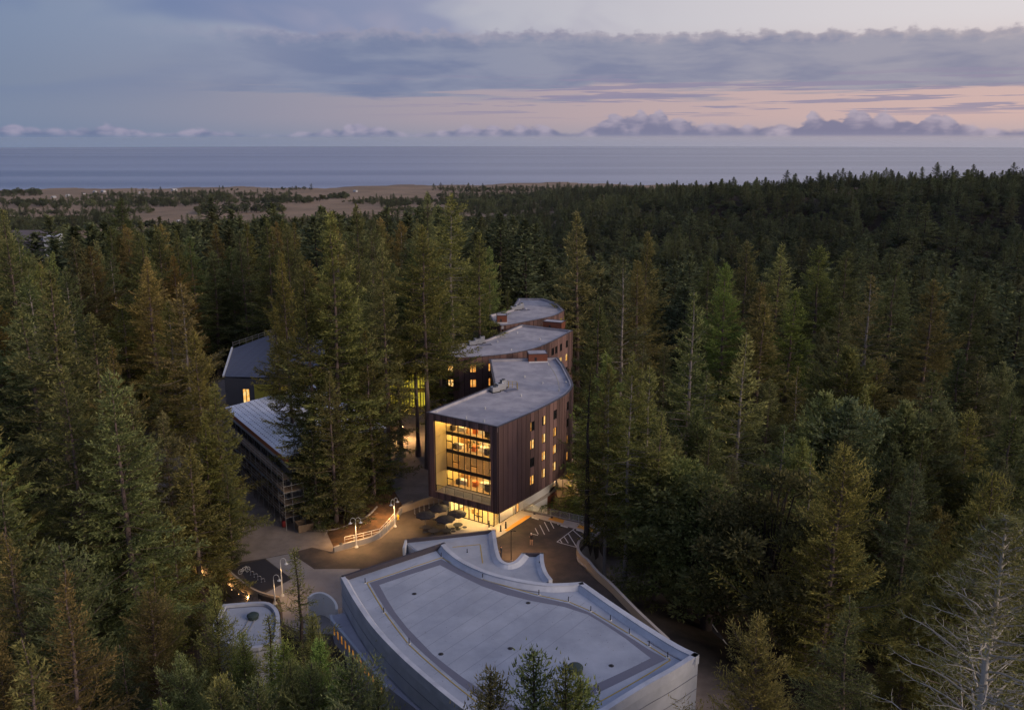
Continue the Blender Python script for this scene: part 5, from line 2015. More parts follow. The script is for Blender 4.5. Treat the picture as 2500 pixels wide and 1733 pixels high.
# site clutter by the scaffold foot
a_, e_, n_v, L_ = CON
c = P(q4(1165, 400))
t = thing('plywood_crate', 'open plywood crate at the foot of the scaffold', 'crate', c, .5)
for x, y, sx, sy in ((-1.1, 0, .06, 2.0), (1.1, 0, .06, 2.0), (0, -1, 2.26, .06), (0, 1, 2.26, .06)):
    MB().box((x, y, .55), (sx, sy, 1.1)).build('side_board', 'plank', t)
MB().box((0, 0, .04), (2.1, 1.9, .06)).build('floor_board', 'dark_metal', t)
t = thing('fuel_can', 'red plastic drum under the scaffold corner', 'drum', P(q4(945, 375)))
MB().lathe([(.28, 0), (.3, .05), (.3, .4), (.28, .45), (.3, .5), (.3, .85), (.25, .9)], 14).build('drum', 'plastic_red', t)
MB().lathe([(.05, .9), (.05, .95)], 8, (.12, 0, 0)).build('cap', 'dark_metal', t)
pts = [P(q4(1240, 420), .25), P(q4(1420, 415), .35), P(q4(1560, 390), .6), P(q4(1700, 330), 1.2), P(q4(1850, 260), 1.8), P(q4(1950, 160), 2.2)]
o = MB().tube(spline(pts, 4), [.07 + .09 * (i / 20) for i in range(21)], 6)
o = o.build('fallen_trunk', 'bark_pale', smooth=True)
for a, b in (((1700, 330), (1760, 300)), ((1850, 260), (1960, 230)), ((1420, 415), (1390, 470))):
    MB().tube([P(q4(*a), 1.0 if a[0] > 1500 else .3), P(q4(*b), 1.4 if a[0] > 1500 else .2)], [.05, .02], 5).build('branch', 'bark_pale', o)
tag(o, 'long pale fallen trunk lying on the mulched bank', 'log')
t = thing('wheeled_bin', 'small dark bin at the end of the planter wall', 'bin', P(q4(1562, 618)))
MB().lathe([(.22, 0), (.27, .8), (.28, .85)], 10).build('body', 'furniture_dark', t)
MB().lathe([(.29, .85), (.2, .93), (.03, .95)], 10).build('lid', 'dark_metal', t)
t = thing('yellow_loader', 'small yellow site loader parked in the yard behind the hall', 'loader', P(q8(1345, 260), -2.8), 1.4)
MB().box((0, 0, .75), (1.8, 1.1, .7)).build('body', 'hydrant_yellow', t)
MB().box((.1, 0, 1.5), (.9, .95, .8)).build('cab', 'dark_metal', t)
MB().box((1.25, 0, .45), (.5, 1.4, .5)).build('bucket', 'hydrant_yellow', t)
for x in (-.6, .6):
    for y in (-.62, .62):
        w = MB().lathe([(.36, -.12), (.38, 0), (.36, .12)], 12)
        w.v = [(p[0], p[2], p[1]) for p in w.v]
        w.build('wheel', 'furniture_dark', t, loc=(x, y, .37))


# ------------------------------------------------------------------ people
def person(base, rz, label, top, legs, head_m, pose):
    t = thing('person', label, 'person', base, rz)
    # skeleton: name -> (pos, radius)
    J = {'pelvis': ((0, 0, .95), .135), 'chest': ((0, .0, 1.32), .155), 'neck': ((0, 0, 1.52), .06), 'head0': ((0, .01, 1.60), .085), 'head': ((0, .015, 1.71), .10),
         'lsh': ((-.19, 0, 1.44), .07), 'rsh': ((.19, 0, 1.44), .07), 'lel': ((-.27, .02, 1.17), .047), 'rel': ((.27, .02, 1.17), .047),
         'lwr': ((-.25, .14, .94), .034), 'rwr': ((.25, .14, .94), .034), 'lha': ((-.24, .2, .86), .036), 'rha': ((.24, .2, .86), .036),
         'lhip': ((-.10, 0, .90), .105), 'rhip': ((.10, 0, .90), .105), 'lkn': ((-.12, .04, .50), .07), 'rkn': ((.12, .02, .50), .07),
         'lan': ((-.12, 0, .09), .048), 'ran': ((.13, -.02, .09), .048), 'lto': ((-.13, .16, .045), .04), 'rto': ((.15, .14, .045), .04)}
    J.update({k_: (v_, J[k_][1]) for k_, v_ in pose.items()})
    ed = [('pelvis', 'chest'), ('chest', 'neck'), ('neck', 'head0'), ('head0', 'head'), ('chest', 'lsh'), ('chest', 'rsh'), ('lsh', 'lel'), ('rsh', 'rel'), ('lel', 'lwr'), ('rel', 'rwr'), ('lwr', 'lha'), ('rwr', 'rha'),
          ('pelvis', 'lhip'), ('pelvis', 'rhip'), ('lhip', 'lkn'), ('rhip', 'rkn'), ('lkn', 'lan'), ('rkn', 'ran'), ('lan', 'lto'), ('ran', 'rto')]
    ks = list(J)
    me = bpy.data.meshes.new('body')
    me.from_pydata([J[k_][0] for k_ in ks], [(ks.index(a), ks.index(b)) for a, b in ed], [])
    o = bpy.data.objects.new('body', me)
    COL.objects.link(o)
    md = o.modifiers.new('skin', 'SKIN')
    md.use_smooth_shade = True
    for i, k_ in enumerate(ks):
        r_ = J[k_][1]
        me.skin_vertices[0].data[i].radius = (r_, r_ * (.8 if k_ in ('pelvis', 'chest') else 1))
        me.skin_vertices[0].data[i].use_root = (k_ == 'pelvis')
    o.modifiers.new('sub', 'SUBSURF').levels = 1
    o.modifiers['sub'].render_levels = 1
    dg = bpy.context.evaluated_depsgraph_get()
    me2 = bpy.data.meshes.new_from_object(o.evaluated_get(dg))
    o.modifiers.clear()
    o.data = me2
    me2.name = 'body'
    me2.materials.clear()
    for m in (top, legs, 'skin', 'furniture_dark'):
        me2.materials.append(MAT[m])
    hands = [Vector(J[k_][0]) for k_ in ('lha', 'rha')]
    for p in me2.polygons:
        c = p.center
        if c.z > 1.53:
            p.material_index = 2
        elif min((c - h).length for h in hands) < .10:
            p.material_index = 2
        elif c.z < .11:
            p.material_index = 3
        elif c.z < .93 and abs(c.x) < .24 and c.y < .13:
            p.material_index = 1
        p.use_smooth = True
    o.parent = t
    hc = J['head'][0]
    MB().lathe([(.112, -.005), (.118, .05), (.10, .10), (.05, .135), (.01, .14)], 12, (hc[0], hc[1] - .01, hc[2] + .005)).build('hair', head_m, t, smooth=True)
    f = MB()
    for sx in (-.035, .035):
        f.box((hc[0] + sx, hc[1] + .097, hc[2] - .01), (.022, .012, .012))
    f.build('eyes', 'furniture_dark', t)
    MB().poly([(hc[0] - .014, hc[1] + .09, hc[2] - .045), (hc[0] + .014, hc[1] + .09, hc[2] - .045), (hc[0], hc[1] + .125, hc[2] - .045), (hc[0], hc[1] + .095, hc[2] + .0)], [(0, 1, 2), (0, 2, 3), (2, 1, 3)]).build('nose', 'skin', t)
    # fingers: five per hand, hanging and slightly curled
    for k_, w_, sg in (('lha', 'lwr', -1), ('rha', 'rwr', 1)):
        h, w = Vector(J[k_][0]), Vector(J[w_][0])
        d = (h - w).normalized()
        s = d.cross(Vector((0, 0, 1)))
        s = s.normalized() if s.length > .1 else Vector((1, 0, 0))
        u = s.cross(d)
        fm = MB()
        for i, ln in enumerate((.065, .078, .074, .058)):
            b = h + s * (.026 * (1.5 - i) * .75) + d * .02
            fm.tube([b, b + d * ln * .55 - u * .004, b + d * ln - u * .022], [.0095, .009, .006], 5)
        b = h + s * .032 * -sg - d * .02
        fm.tube([b, b + d * .03 + s * .022 * -sg, b + d * .062 + s * .028 * -sg], [.011, .01, .007], 5)
        fm.build('fingers', 'skin', t)
    return t


pp = P(q6(1492, 582))
pt = person(pp, math.pi * .92, 'person in black top and tan trousers standing on the court with one arm bent up', 'cloth_dark', 'cloth_tan', 'cloth_white',
            {'rel': (.31, .10, 1.20), 'rwr': (.22, .26, 1.36), 'rha': (.18, .29, 1.44), 'lkn': (-.13, .05, .50), 'lan': (-.15, .02, .09), 'lto': (-.18, .17, .045)})
pt.scale = (1.08, 1.08, 1.08)
pp = P(q6(1168, 712))
person(pp, 2.0, 'person in dark navy clothes standing in the shadow beside the scalloped roof', 'cloth_navy', 'cloth_navy', 'furniture_dark',
       {'lwr': (-.2, .2, 1.0), 'lha': (-.14, .25, 1.02), 'rwr': (.2, .2, 1.02), 'rha': (.14, .26, 1.03), 'head': ((0, .04, 1.70))})


# ------------------------------------------------------------------ far-left buildings and distant houses
def far_block():
    Y = 330
    p = PY((122, 600), Y)
    g = ground_z(p.x, p.y)
    t = thing('tower_block', 'pale concrete stair tower with two lit lamps beside a brown roof, above the redwood stand', 'building', (p.x, p.y, g))
    zt = PY((122, 578), Y).z - g
    MB().prism([(-2.2, 0), (2.6, 0), (2.6, 5), (-2.2, 5)], 0, [zt, zt, zt + .6, zt + .6]).build('tower', 'stucco', t)
    MB().box((-11.5, 5, zt - 6), (17, 9, 8)).build('wing', 'grey_wall', t)
    MB().prism([(-20.5, -.3), (-2.4, -.3), (-2.4, 10.5), (-20.5, 10.5)], zt - 2.0, [zt - 1.8, zt - 1.8, zt + 1.4, zt + 1.4]).build('roof', 'house_roof', t)
    MB().box((-7.5, -1.2, zt - 12), (5, 2.2, 9)).build('stair_block', 'white_wall', t)
    MB().box((-3.6, -1.0, zt - 11.5), (2, 1.5, 6)).build('stair_block', 'white_wall', t)
    MB().box((-7.5, -2.33, zt - 9.4), (1.4, .06, 1.2)).build('opening', 'dark_metal', t)
    for x in (-1.2, .2):
        l = MB().lathe([(.05, -.2), (.3, 0), (.05, .2)], 8, (x, -.35, zt - 6.2)).build('wall_lamp', 'bulb_white', t)
    MB().box((-.5, -.12, zt - 6.2), (2.2, .2, .15)).build('lamp_bracket', 'dark_metal', t)


far_block()
gnames = []


def house(px, py, Yd, w, d, h, label, rm='house_roof', wm='house_white', rz=0.0):
    p = PY((px, py), Yd)
    g = ground_z(p.x, p.y)
    w, d, h = w * .5, d * .5, max(3.5, h * .5)
    t = thing('house', label, 'house', (p.x, p.y, g), rz, 'far houses toward the coast')
    MB().box((0, 0, h / 2), (w, d, h)).build('wall', wm, t)
    MB().poly([(-w / 2 - .4, -d / 2 - .4, h), (w / 2 + .4, -d / 2 - .4, h), (w / 2 + .4, d / 2 + .4, h), (-w / 2 - .4, d / 2 + .4, h), (-w / 2, 0, h + d * .3), (w / 2, 0, h + d * .3)],
              [(0, 1, 5, 4), (2, 3, 4, 5), (0, 4, 3), (1, 2, 5), (3, 2, 1, 0)]).build('roof', rm, t)
    for k_ in range(3):
        MB().box((-w / 2 + w * (k_ + .5) / 3, -d / 2 - .03, h * .55), (w * .13, .06, h * .35)).build('window', 'glass_pane_dark', t)
    return t


house(58, 560, 480, 32, 22, 18, 'blue-grey roofed house showing a lit gable beyond the stair tower', 'slate_roof', rz=.5)
t = thing('gable_house', 'white gable end with one bright lamp next to the blue-grey roofed house', 'house', (*v2(PY((72, 553), 490)), ground_z(*v2(PY((72, 553), 490)))))
MB().prism([(-4, 0), (4, 0), (4, 8), (-4, 8)], 0, 12).build('wall', 'house_white', t)
MB().poly([(-4.4, -.3, 12), (4.4, -.3, 12), (4.4, 8, 12), (-4.4, 8, 12), (0, -.3, 17), (0, 8, 17)], [(0, 4, 5, 3), (1, 2, 5, 4), (0, 1, 4), (3, 5, 2), (0, 3, 2, 1)]).build('roof', 'house_roof', t)
MB().box((0, -.4, 11.4), (2.4, .2, .7)).build('lamp', 'bulb_white', t)
for px, py, Yd, w, lb, rm in ((30, 534, 900, 12, 'pale house roof just above the redwood stand', 'house_white'), (148, 522, 1300, 26, 'long white-roofed farmhouse beside the red barn', 'house_white'), (108, 520, 1300, 16, 'dark red barn among the far trees', 'house_red'),
                              (188, 514, 1600, 22, 'white bungalow at the edge of the dark far wood', 'house_white'), (192, 538, 1100, 14, 'cluster house with white walls below the far wood', 'house_white'), (130, 475, 3500, 36, 'small pale house near the shore, first of the village', 'house_white'),
                              (165, 474, 3600, 40, 'white house in the middle of the shore village', 'house_white'), (205, 470, 3800, 40, 'grey-roofed house of the shore village', 'house_roof'), (232, 468, 3950, 44, 'pale house at the end of the shore village', 'house_white'),
                              (252, 466, 4000, 44, 'low white house where the shore road starts', 'house_white'), (345, 470, 3800, 40, 'lone white house on the coastal field', 'house_white'), (425, 464, 4100, 50, 'white building on the low headland', 'house_white'),
                              (597, 487, 3200, 34, 'white barn beside the long dark tree belt', 'house_white'), (868, 473, 3900, 40, 'white barn by the round tree clump', 'house_white'), (436, 532, 2050, 20, 'small pale shed on the brown field', 'house_white')):
    house(px, py, Yd, w, w * .6, w * .28, lb, rm, rz=px * .01)


# ------------------------------------------------------------------ trees
def foliage_mat(name, dark, mid, tip, trans=.3, brown=.3, patch=0.0):
    m = bpy.data.materials.new(name)
    m.use_nodes = True
    nt = m.node_tree
    nt.nodes.clear()
    X.nt = nt
    at = nt.nodes.new('ShaderNodeAttribute')
    at.attribute_name = 'v'
    v = X(at.outputs['Fac'])
    oi = nt.nodes.new('ShaderNodeObjectInfo')
    t = nt.nodes.new('ShaderNodeTexCoord')
    n = xnoise(X(t.outputs['Object']), .35, 3, .6)
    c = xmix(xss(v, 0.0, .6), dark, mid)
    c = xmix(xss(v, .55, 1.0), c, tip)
    f = (n - .5) * .9 + 1.0
    f = f * ((X(oi.outputs['Random']) - .5) * .7 + 1.0)
    rb = X.m('FRACT', X(oi.outputs['Random']) * 7.31)
    c = xmix(xss(rb, .62, 1.0) * brown, c, (.15, .115, .055))
    nl = xnoise(X(oi.outputs['Location']), .006, 3, .6)
    c = xmix(xss(nl, .42, .62) * patch, c, (.135, .135, .060))
    f = f * ((nl - .5) * patch * 2.2 + 1.0)
    vm = nt.nodes.new('ShaderNodeVectorMath')
    vm.operation = 'SCALE'
    nt.links.new(c.s, vm.inputs[0])
    nt.links.new(f.s, vm.inputs['Scale'])
    mu = nt.nodes.new('ShaderNodeVectorMath')
    mu.operation = 'MULTIPLY'
    nt.links.new(vm.outputs[0], mu.inputs[0])
    nt.links.new(oi.outputs['Color'], mu.inputs[1])
    d = nt.nodes.new('ShaderNodeBsdfDiffuse')
    tr = nt.nodes.new('ShaderNodeBsdfTranslucent')
    nt.links.new(mu.outputs[0], d.inputs[0])
    nt.links.new(mu.outputs[0], tr.inputs[0])
    mx = nt.nodes.new('ShaderNodeMixShader')
    mx.inputs[0].default_value = trans
    nt.links.new(d.outputs[0], mx.inputs[1])
    nt.links.new(tr.outputs[0], mx.inputs[2])
    o = nt.nodes.new('ShaderNodeOutputMaterial')
    nt.links.new(mx.outputs[0], o.inputs[0])
    MAT[name] = m
    return m


foliage_mat('needles', (.048, .056, .025), (.138, .142, .060), (.320, .300, .128), .35)  # paler new tips; spread widened to put crown highlights into the colour
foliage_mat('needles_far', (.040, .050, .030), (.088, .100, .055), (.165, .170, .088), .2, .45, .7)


class TreeMesh:
    """collects leaf triangles and wood tubes as arrays"""

    def __init__(s, seed):
        s.r = np.random.RandomState(seed)
        s.tri, s.val = [], []
        s.wv, s.wf, s.nw = [], [], 0

    def tube(s, pts, rad, n=4):
        pts = np.asarray(pts, float)
        rad = np.asarray(rad, float)
        k = len(pts)
        t = np.gradient(pts, axis=0)
        t /= np.linalg.norm(t, axis=1, keepdims=True) + 1e-9
        ref = np.where(np.abs(t[:, 2:3]) < .9, [[0, 0, 1.]], [[1., 0, 0]])
        a = np.cross(t, ref)
        a /= np.linalg.norm(a, axis=1, keepdims=True) + 1e-9
        b = np.cross(t, a)
        th = np.arange(n) * 2 * np.pi / n
        v = pts[:, None] + (a[:, None] * np.cos(th)[None, :, None] + b[:, None] * np.sin(th)[None, :, None]) * rad[:, None, None]
        idx = np.arange(k * n).reshape(k, n) + s.nw
        q = np.stack([idx[:-1], np.roll(idx, -1, 1)[:-1], np.roll(idx, -1, 1)[1:], idx[1:]], -1).reshape(-1, 4)
        s.wv.append(v.reshape(-1, 3))
        s.wf.append(q)
        s.nw += k * n

    def leaves(s, pos, d, length, width, val, roll=1.0):
        """one slim triangle per leaf spray, mostly lying flat"""
        r = s.r
        n = len(pos)
        d = d + r.normal(0, .35, (n, 3))
        d /= np.linalg.norm(d, axis=1, keepdims=True) + 1e-9
        side = np.cross(d, [[0, 0, 1.]])
        side /= np.linalg.norm(side, axis=1, keepdims=True) + 1e-9
        up = np.cross(side, d)
        ang = r.normal(0, roll, n)[:, None]
        side = side * np.cos(ang) + up * np.sin(ang)
        L = length * r.uniform(.6, 1.35, n)[:, None]
        Wd = width * r.uniform(.6, 1.35, n)[:, None]
        s.tri.append(np.stack([pos - side * Wd / 2, pos + side * Wd / 2, pos + d * L], 1))
        s.val.append(np.clip(val + r.normal(0, .16, n), 0, 1))

    def leaf_mesh(s, name, m):
        T = np.concatenate(s.tri)
        V = np.concatenate(s.val)
        me = bpy.data.meshes.new(name)
        n = len(T)
        me.vertices.add(n * 3)
        me.vertices.foreach_set('co', T.reshape(-1).astype(np.float32))
        me.loops.add(n * 3)
        me.loops.foreach_set('vertex_index', np.arange(n * 3))
        me.polygons.add(n)
        me.polygons.foreach_set('loop_start', np.arange(n) * 3)
        me.update(calc_edges=True)
        a = me.attributes.new('v', 'FLOAT', 'FACE')
        a.data.foreach_set('value', V.astype(np.float32))
        me.materials.append(MAT[m])
        return me

    def wood_mesh(s, name, m):
        v, f = np.concatenate(s.wv), np.concatenate(s.wf)
        me = bpy.data.meshes.new(name)
        me.vertices.add(len(v))
        me.vertices.foreach_set('co', v.reshape(-1).astype(np.float32))
        me.loops.add(f.size)
        me.loops.foreach_set('vertex_index', f.reshape(-1))
        me.polygons.add(len(f))
        me.polygons.foreach_set('loop_start', np.arange(len(f)) * 4)
        me.polygons.foreach_set('use_smooth', np.ones(len(f), bool))
        me.update(calc_edges=True)
        me.materials.append(MAT[m])
        return me

    def joined(s, name, ml, mw):
        """leaves and wood in one mesh (for trees too far to show parts)"""
        T = np.concatenate(s.tri)
        V = np.concatenate(s.val)
        wv, wf = np.concatenate(s.wv), np.concatenate(s.wf)
        n = len(T)
        me = bpy.data.meshes.new(name)
        me.vertices.add(n * 3 + len(wv))
        me.vertices.foreach_set('co', np.concatenate([T.reshape(-1, 3), wv]).reshape(-1).astype(np.float32))
        me.loops.add(n * 3 + wf.size)
        me.loops.foreach_set('vertex_index', np.concatenate([np.arange(n * 3), wf.reshape(-1) + n * 3]))
        me.polygons.add(n + len(wf))
        me.polygons.foreach_set('loop_start', np.concatenate([np.arange(n) * 3, n * 3 + np.arange(len(wf)) * 4]))
        me.materials.append(MAT[ml])
        me.materials.append(MAT[mw])
        me.polygons.foreach_set('material_index', np.concatenate([np.zeros(n, int), np.ones(len(wf), int)]))
        me.update(calc_edges=True)
        a = me.attributes.new('v', 'FLOAT', 'FACE')
        a.data.foreach_set('value', np.concatenate([V, np.zeros(len(wf))]).astype(np.float32))
        return me


def conifer(seed, H=40., hb=.12, RM=5.5, nb=230, kind='redwood', leaf=.44, lw=.17, step=.42, dens=1.0, bare=0.0, woodn=3, trunk_r=None):
    """unit-style conifer: height H, crown from hb*H, reach RM"""
    T = TreeMesh(seed)
    r = T.r
    k = 12
    tz = np.linspace(0, H, k)
    sway = np.cumsum(r.normal(0, .10, (k, 2)), 0)
    sway[0] = 0
    tr = trunk_r or (H * .0095 + .12)
    rad = tr * (1 - (tz / H)) ** 1.15 + .03
    rad[0] *= 1.35
    T.tube(np.c_[sway, tz], rad, 7)
    z0 = hb * H
    leader = 1
    for i in range(nb):
        t = (i + r.rand()) / nb
        t = t ** (.92 if kind != 'pine' else .8)
        h = z0 + (H - z0) * t * .985
        if kind == 'redwood':
            pr = (1 - t) ** .66 * min(1, .55 + t * 4.0)
            e0 = -.22 + 1.0 * t ** 1.5
            up, dr = .55, .42
        elif kind == 'fir':
            pr = (1 - t) ** .82 * min(1, .7 + t * 3)
            e0 = -.05 + .75 * t
            up, dr = .42, .46
        elif kind == 'pine':
            pr = (1 - t) ** .66 * min(1, .45 + t * 2.5)
            e0 = .12 + .75 * t
            up, dr = .45, .25
        else:                       # slender
            pr = (1 - t) ** .66 * (.45 + .55 * r.rand()) * min(1, .4 + t * 2)
            e0 = -.1 + .7 * t
            up, dr = .4, .4
        lump = .72 + .5 * math.sin(h * .75 + seed) * math.sin(h * .31 + seed * 2.1) * (1 if kind != 'fir' else .5)
        a = i * 2.39996 + r.normal(0, .35)
        asym = 1 + .26 * math.sin(a * 2 + h * .55 + seed * 1.7) + .16 * math.sin(a * 3 - h * .9 + seed)
        L = max(.35, RM * pr * r.uniform(.50, 1.18) * (lump * .5 + .55) * asym)
        e = e0 + r.normal(0, .12)
        ca, sa = math.cos(a), math.sin(a)
        c0 = np.array([np.interp(h, tz, sway[:, 0]), np.interp(h, tz, sway[:, 1]), h])
        bend = r.normal(0, .12)

        def pt(s_):
            s_ = np.asarray(s_)[..., None]
            rr = L * s_ * math.cos(min(1.2, abs(e)))
            out = np.array([ca, sa, 0]) * rr + np.array([-sa, ca, 0]) * (bend * L * s_ ** 2)
            zz = L * (math.sin(e) * s_ - dr * s_ ** 2 * .6 + up * s_ ** 3 * .6)
            return c0 + out + np.array([0, 0, 1.]) * zz
        ns = 4 if L < 2.5 else 5
        ps = pt(np.linspace(0, 1, ns))
        br = .014 + .0085 * L
        if L > .9:
            T.tube(ps, np.linspace(br, .008, ns), woodn)
        if r.rand() < bare:
            continue
        # sprays
        m = max(2, int(L / step * dens))
        s0 = .30 if L > 2.2 else .08
        ss_ = np.linspace(s0, 1, m) + r.uniform(-.5, .5, m) * (1 - s0) / m
        ss_ = np.clip(ss_, .05, 1)
        base = pt(ss_)
        tan = pt(np.minimum(ss_ + .03, 1.03)) - pt(ss_ - .03)
        tan /= np.linalg.norm(tan, axis=1, keepdims=True) + 1e-9
        sd = np.cross(tan, [[0, 0, 1.]])
        sd /= np.linalg.norm(sd, axis=1, keepdims=True) + 1e-9
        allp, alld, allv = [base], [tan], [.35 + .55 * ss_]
        for sg in (-1, 1):
            tl = (np.minimum(2.5, .46 * L) * (1.08 - ss_) ** .55 * r.uniform(.6, 1.15, m) + .22)
            phi = r.uniform(.7, 1.15, m)[:, None]
            td = tan * np.cos(phi) + sd * sg * np.sin(phi)
            td[:, 2] += r.normal(-.08, .16, m)
            kk = np.maximum(1, np.ceil(tl / (leaf * .62))).astype(int)
            km = kk.max()
            for j in range(km):
                ok = j < kk
                f = ((j + .4) / kk)[:, None]
                allp.append((base + td * tl[:, None] * f)[ok])
                alld.append(td[ok])
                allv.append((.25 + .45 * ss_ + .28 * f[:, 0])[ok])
        if leaf < .9:               # upturned tufts toward the tips
            q = int((r.randint(8, 15) if kind == 'pine' else r.randint(5, 10)) * min(1.6, .5 + L * .22))
            p0 = pt(r.uniform(.72 if kind != 'pine' else .9, 1.0, q)) + r.normal(0, (.22 if kind == 'pine' else .14) + .05 * L, (q, 3))
            allp.append(p0)
            alld.append(np.repeat(tan[-1:], q, 0) + np.array([[0, 0, .7]]))
            allv.append(np.full(q, .85))
        pos = np.concatenate(allp)
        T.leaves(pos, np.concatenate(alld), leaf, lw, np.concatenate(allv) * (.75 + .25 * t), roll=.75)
    # leader tuft
    q = 26
    zz = r.uniform(H - 2.2, H, q)
    T.leaves(np.c_[np.full(q, sway[-1, 0]), np.full(q, sway[-1, 1]), zz] + r.normal(0, .08, (q, 3)), np.c_[r.normal(0, .6, (q, 2)), np.full(q, .9)], leaf, lw, np.full(q, .8))
    return T


def round_tree(seed, H=16., RM=6., nc=80, leaf=.30, lw=.20, per=230):
    T = TreeMesh(seed)
    r = T.r
    T.tube([(0, 0, 0), (.2, .1, H * .25), (.1, .3, H * .5)], [.45, .32, .2], 7)
    for i in range(nc):
        u = r.normal(0, 1, 3)
        u /= np.linalg.norm(u)
        rad = r.uniform(.55, 1.0)
        c = np.array([u[0] * RM * rad, u[1] * RM * rad, H * .58 + u[2] * H * .40 * rad])
        T.tube([(0.1, .2, H * .4), c * [.5, .5, 1] + [0, 0, -.5], c], [.12, .06, .02], 3)
        q = per
        d = r.normal(0, 1, (q, 3))
        d /= np.linalg.norm(d, axis=1, keepdims=True)
        rr = r.uniform(.4, 1, q)[:, None] * r.uniform(.9, 1.7)
        T.leaves(c + d * rr * [1, 1, .75], d + [0, 0, .2], leaf, lw, .35 + .4 * rr[:, 0] * .6 + .15 * d[:, 2], roll=1.2)
    return T


def bare_tree(seed, H=34.):
    """grey half-dead conifer: long bare upswept limbs with sparse lichen tufts"""
    T = TreeMesh(seed)
    r = T.r
    tz = np.linspace(0, H, 12)
    sway = np.cumsum(r.normal(0, .1, (12, 2)), 0)
    T.tube(np.c_[sway, tz], .46 * (1 - tz / H) ** .8 + .04, 8)
    for i in range(190):
        t = (i + r.rand()) / 190
        h = H * (.25 + .745 * t)
        L = 10.5 * (1 - t) ** .75 * r.uniform(.5, 1.15) + .5
        a = i * 2.4 + r.normal(0, .4)
        e = .38 + .45 * t + r.normal(0, .1)
        c0 = np.array([np.interp(h, tz, sway[:, 0]), np.interp(h, tz, sway[:, 1]), h])
        s_ = np.linspace(0, 1, 6)[:, None]
        d = np.array([math.cos(a), math.sin(a), 0])
        wob = np.cumsum(r.normal(0, .07 * L * .3, (6, 3)), 0) * (s_ > 0)
        ps = c0 + d * (L * s_ * math.cos(e)) + np.array([0, 0, 1.]) * (L * (math.sin(e) * s_ - .25 * s_ ** 2)) + wob
        T.tube(ps, np.linspace(.03 + .011 * L, .012, 6), 4)
        for j in range(1, 6):
            for sg in (-1, 1):
                tl = r.uniform(.4, 1.0) * (1.1 - j / 6) * L * .42 + .2
                sd = np.array([-d[1], d[0], 0]) * sg
                b = ps[j]
                td = d * .6 + sd * .8 + np.array([0, 0, r.uniform(-.1, .35)])
                m_ = b + td * tl * .5 + r.normal(0, .06, 3)
                T.tube([b, m_, b + td * tl + [0, 0, .1 * tl]], [.022, .014, .006], 3)
                q = r.randint(5, 12)
                f = r.uniform(.1, 1, q)[:, None]
                T.leaves(b + td * tl * f + r.normal(0, .1, (q, 3)), np.repeat(td[None], q, 0) + r.normal(0, .5, (q, 3)), .38, .085, np.full(q, .75), roll=1.0)
    return T


PROTO = {}


def proto(key, T, bark, H, near=True):
    if near:
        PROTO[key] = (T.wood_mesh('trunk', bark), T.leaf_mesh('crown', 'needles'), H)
    else:
        PROTO[key] = (None, T.joined('conifer', 'needles_far', bark), H)


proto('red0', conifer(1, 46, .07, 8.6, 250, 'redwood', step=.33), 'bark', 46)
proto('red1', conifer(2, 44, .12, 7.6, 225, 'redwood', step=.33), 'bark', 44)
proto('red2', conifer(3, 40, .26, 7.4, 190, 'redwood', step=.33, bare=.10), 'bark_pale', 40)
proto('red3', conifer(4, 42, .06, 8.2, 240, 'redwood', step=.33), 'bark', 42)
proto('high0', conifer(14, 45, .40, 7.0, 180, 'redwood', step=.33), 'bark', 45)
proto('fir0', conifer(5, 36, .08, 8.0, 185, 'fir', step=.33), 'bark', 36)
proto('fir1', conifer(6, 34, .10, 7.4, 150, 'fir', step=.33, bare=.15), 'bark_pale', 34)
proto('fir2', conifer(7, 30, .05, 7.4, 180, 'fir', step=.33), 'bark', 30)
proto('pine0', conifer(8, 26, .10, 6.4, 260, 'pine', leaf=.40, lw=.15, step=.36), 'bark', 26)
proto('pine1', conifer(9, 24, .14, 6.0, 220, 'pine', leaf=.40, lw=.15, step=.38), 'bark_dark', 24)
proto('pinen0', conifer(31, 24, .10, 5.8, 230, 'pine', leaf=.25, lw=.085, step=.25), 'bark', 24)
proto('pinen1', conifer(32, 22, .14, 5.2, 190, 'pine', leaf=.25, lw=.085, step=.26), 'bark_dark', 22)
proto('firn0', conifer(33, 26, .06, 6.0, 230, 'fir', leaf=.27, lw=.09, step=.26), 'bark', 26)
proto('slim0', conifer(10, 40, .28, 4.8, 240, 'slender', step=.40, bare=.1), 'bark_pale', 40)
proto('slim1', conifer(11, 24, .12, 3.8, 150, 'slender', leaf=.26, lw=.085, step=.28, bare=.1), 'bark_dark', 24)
proto('bare0', bare_tree(12), 'bark_grey', 34)
proto('oak0', round_tree(13), 'bark_dark', 16)
proto('far0', conifer(21, 34, .05, 8.2, 110, 'redwood', leaf=1.15, lw=.60, step=1.0), 'bark_dark', 34, False)
proto('far1', conifer(22, 30, .05, 8.0, 100, 'fir', leaf=1.15, lw=.60, step=1.0), 'bark_dark', 30, False)
proto('far2', conifer(23, 26, .08, 7.6, 95, 'pine', leaf=1.1, lw=.60, step=1.0), 'bark_dark', 26, False)
proto('far3', round_tree(24, 15, 7.0, 26, 1.4, .95, 40), 'bark_dark', 15, False)

TREES = []
TINT = {'green': (.90, 1.0, .90, 1), 'olive': (1.08, 1.06, .86, 1), 'brown': (1.22, 1.07, .86, 1), 'rust': (1.26, 1.0, .80, 1), 'blue': (.90, 1.05, 1.08, 1), 'dark': (.66, .75, .74, 1), 'gold': (1.30, 1.18, .86, 1), 'pale': (1.35, 1.40, 1.25, 1), 'bright': (.95, 1.20, .78, 1)}


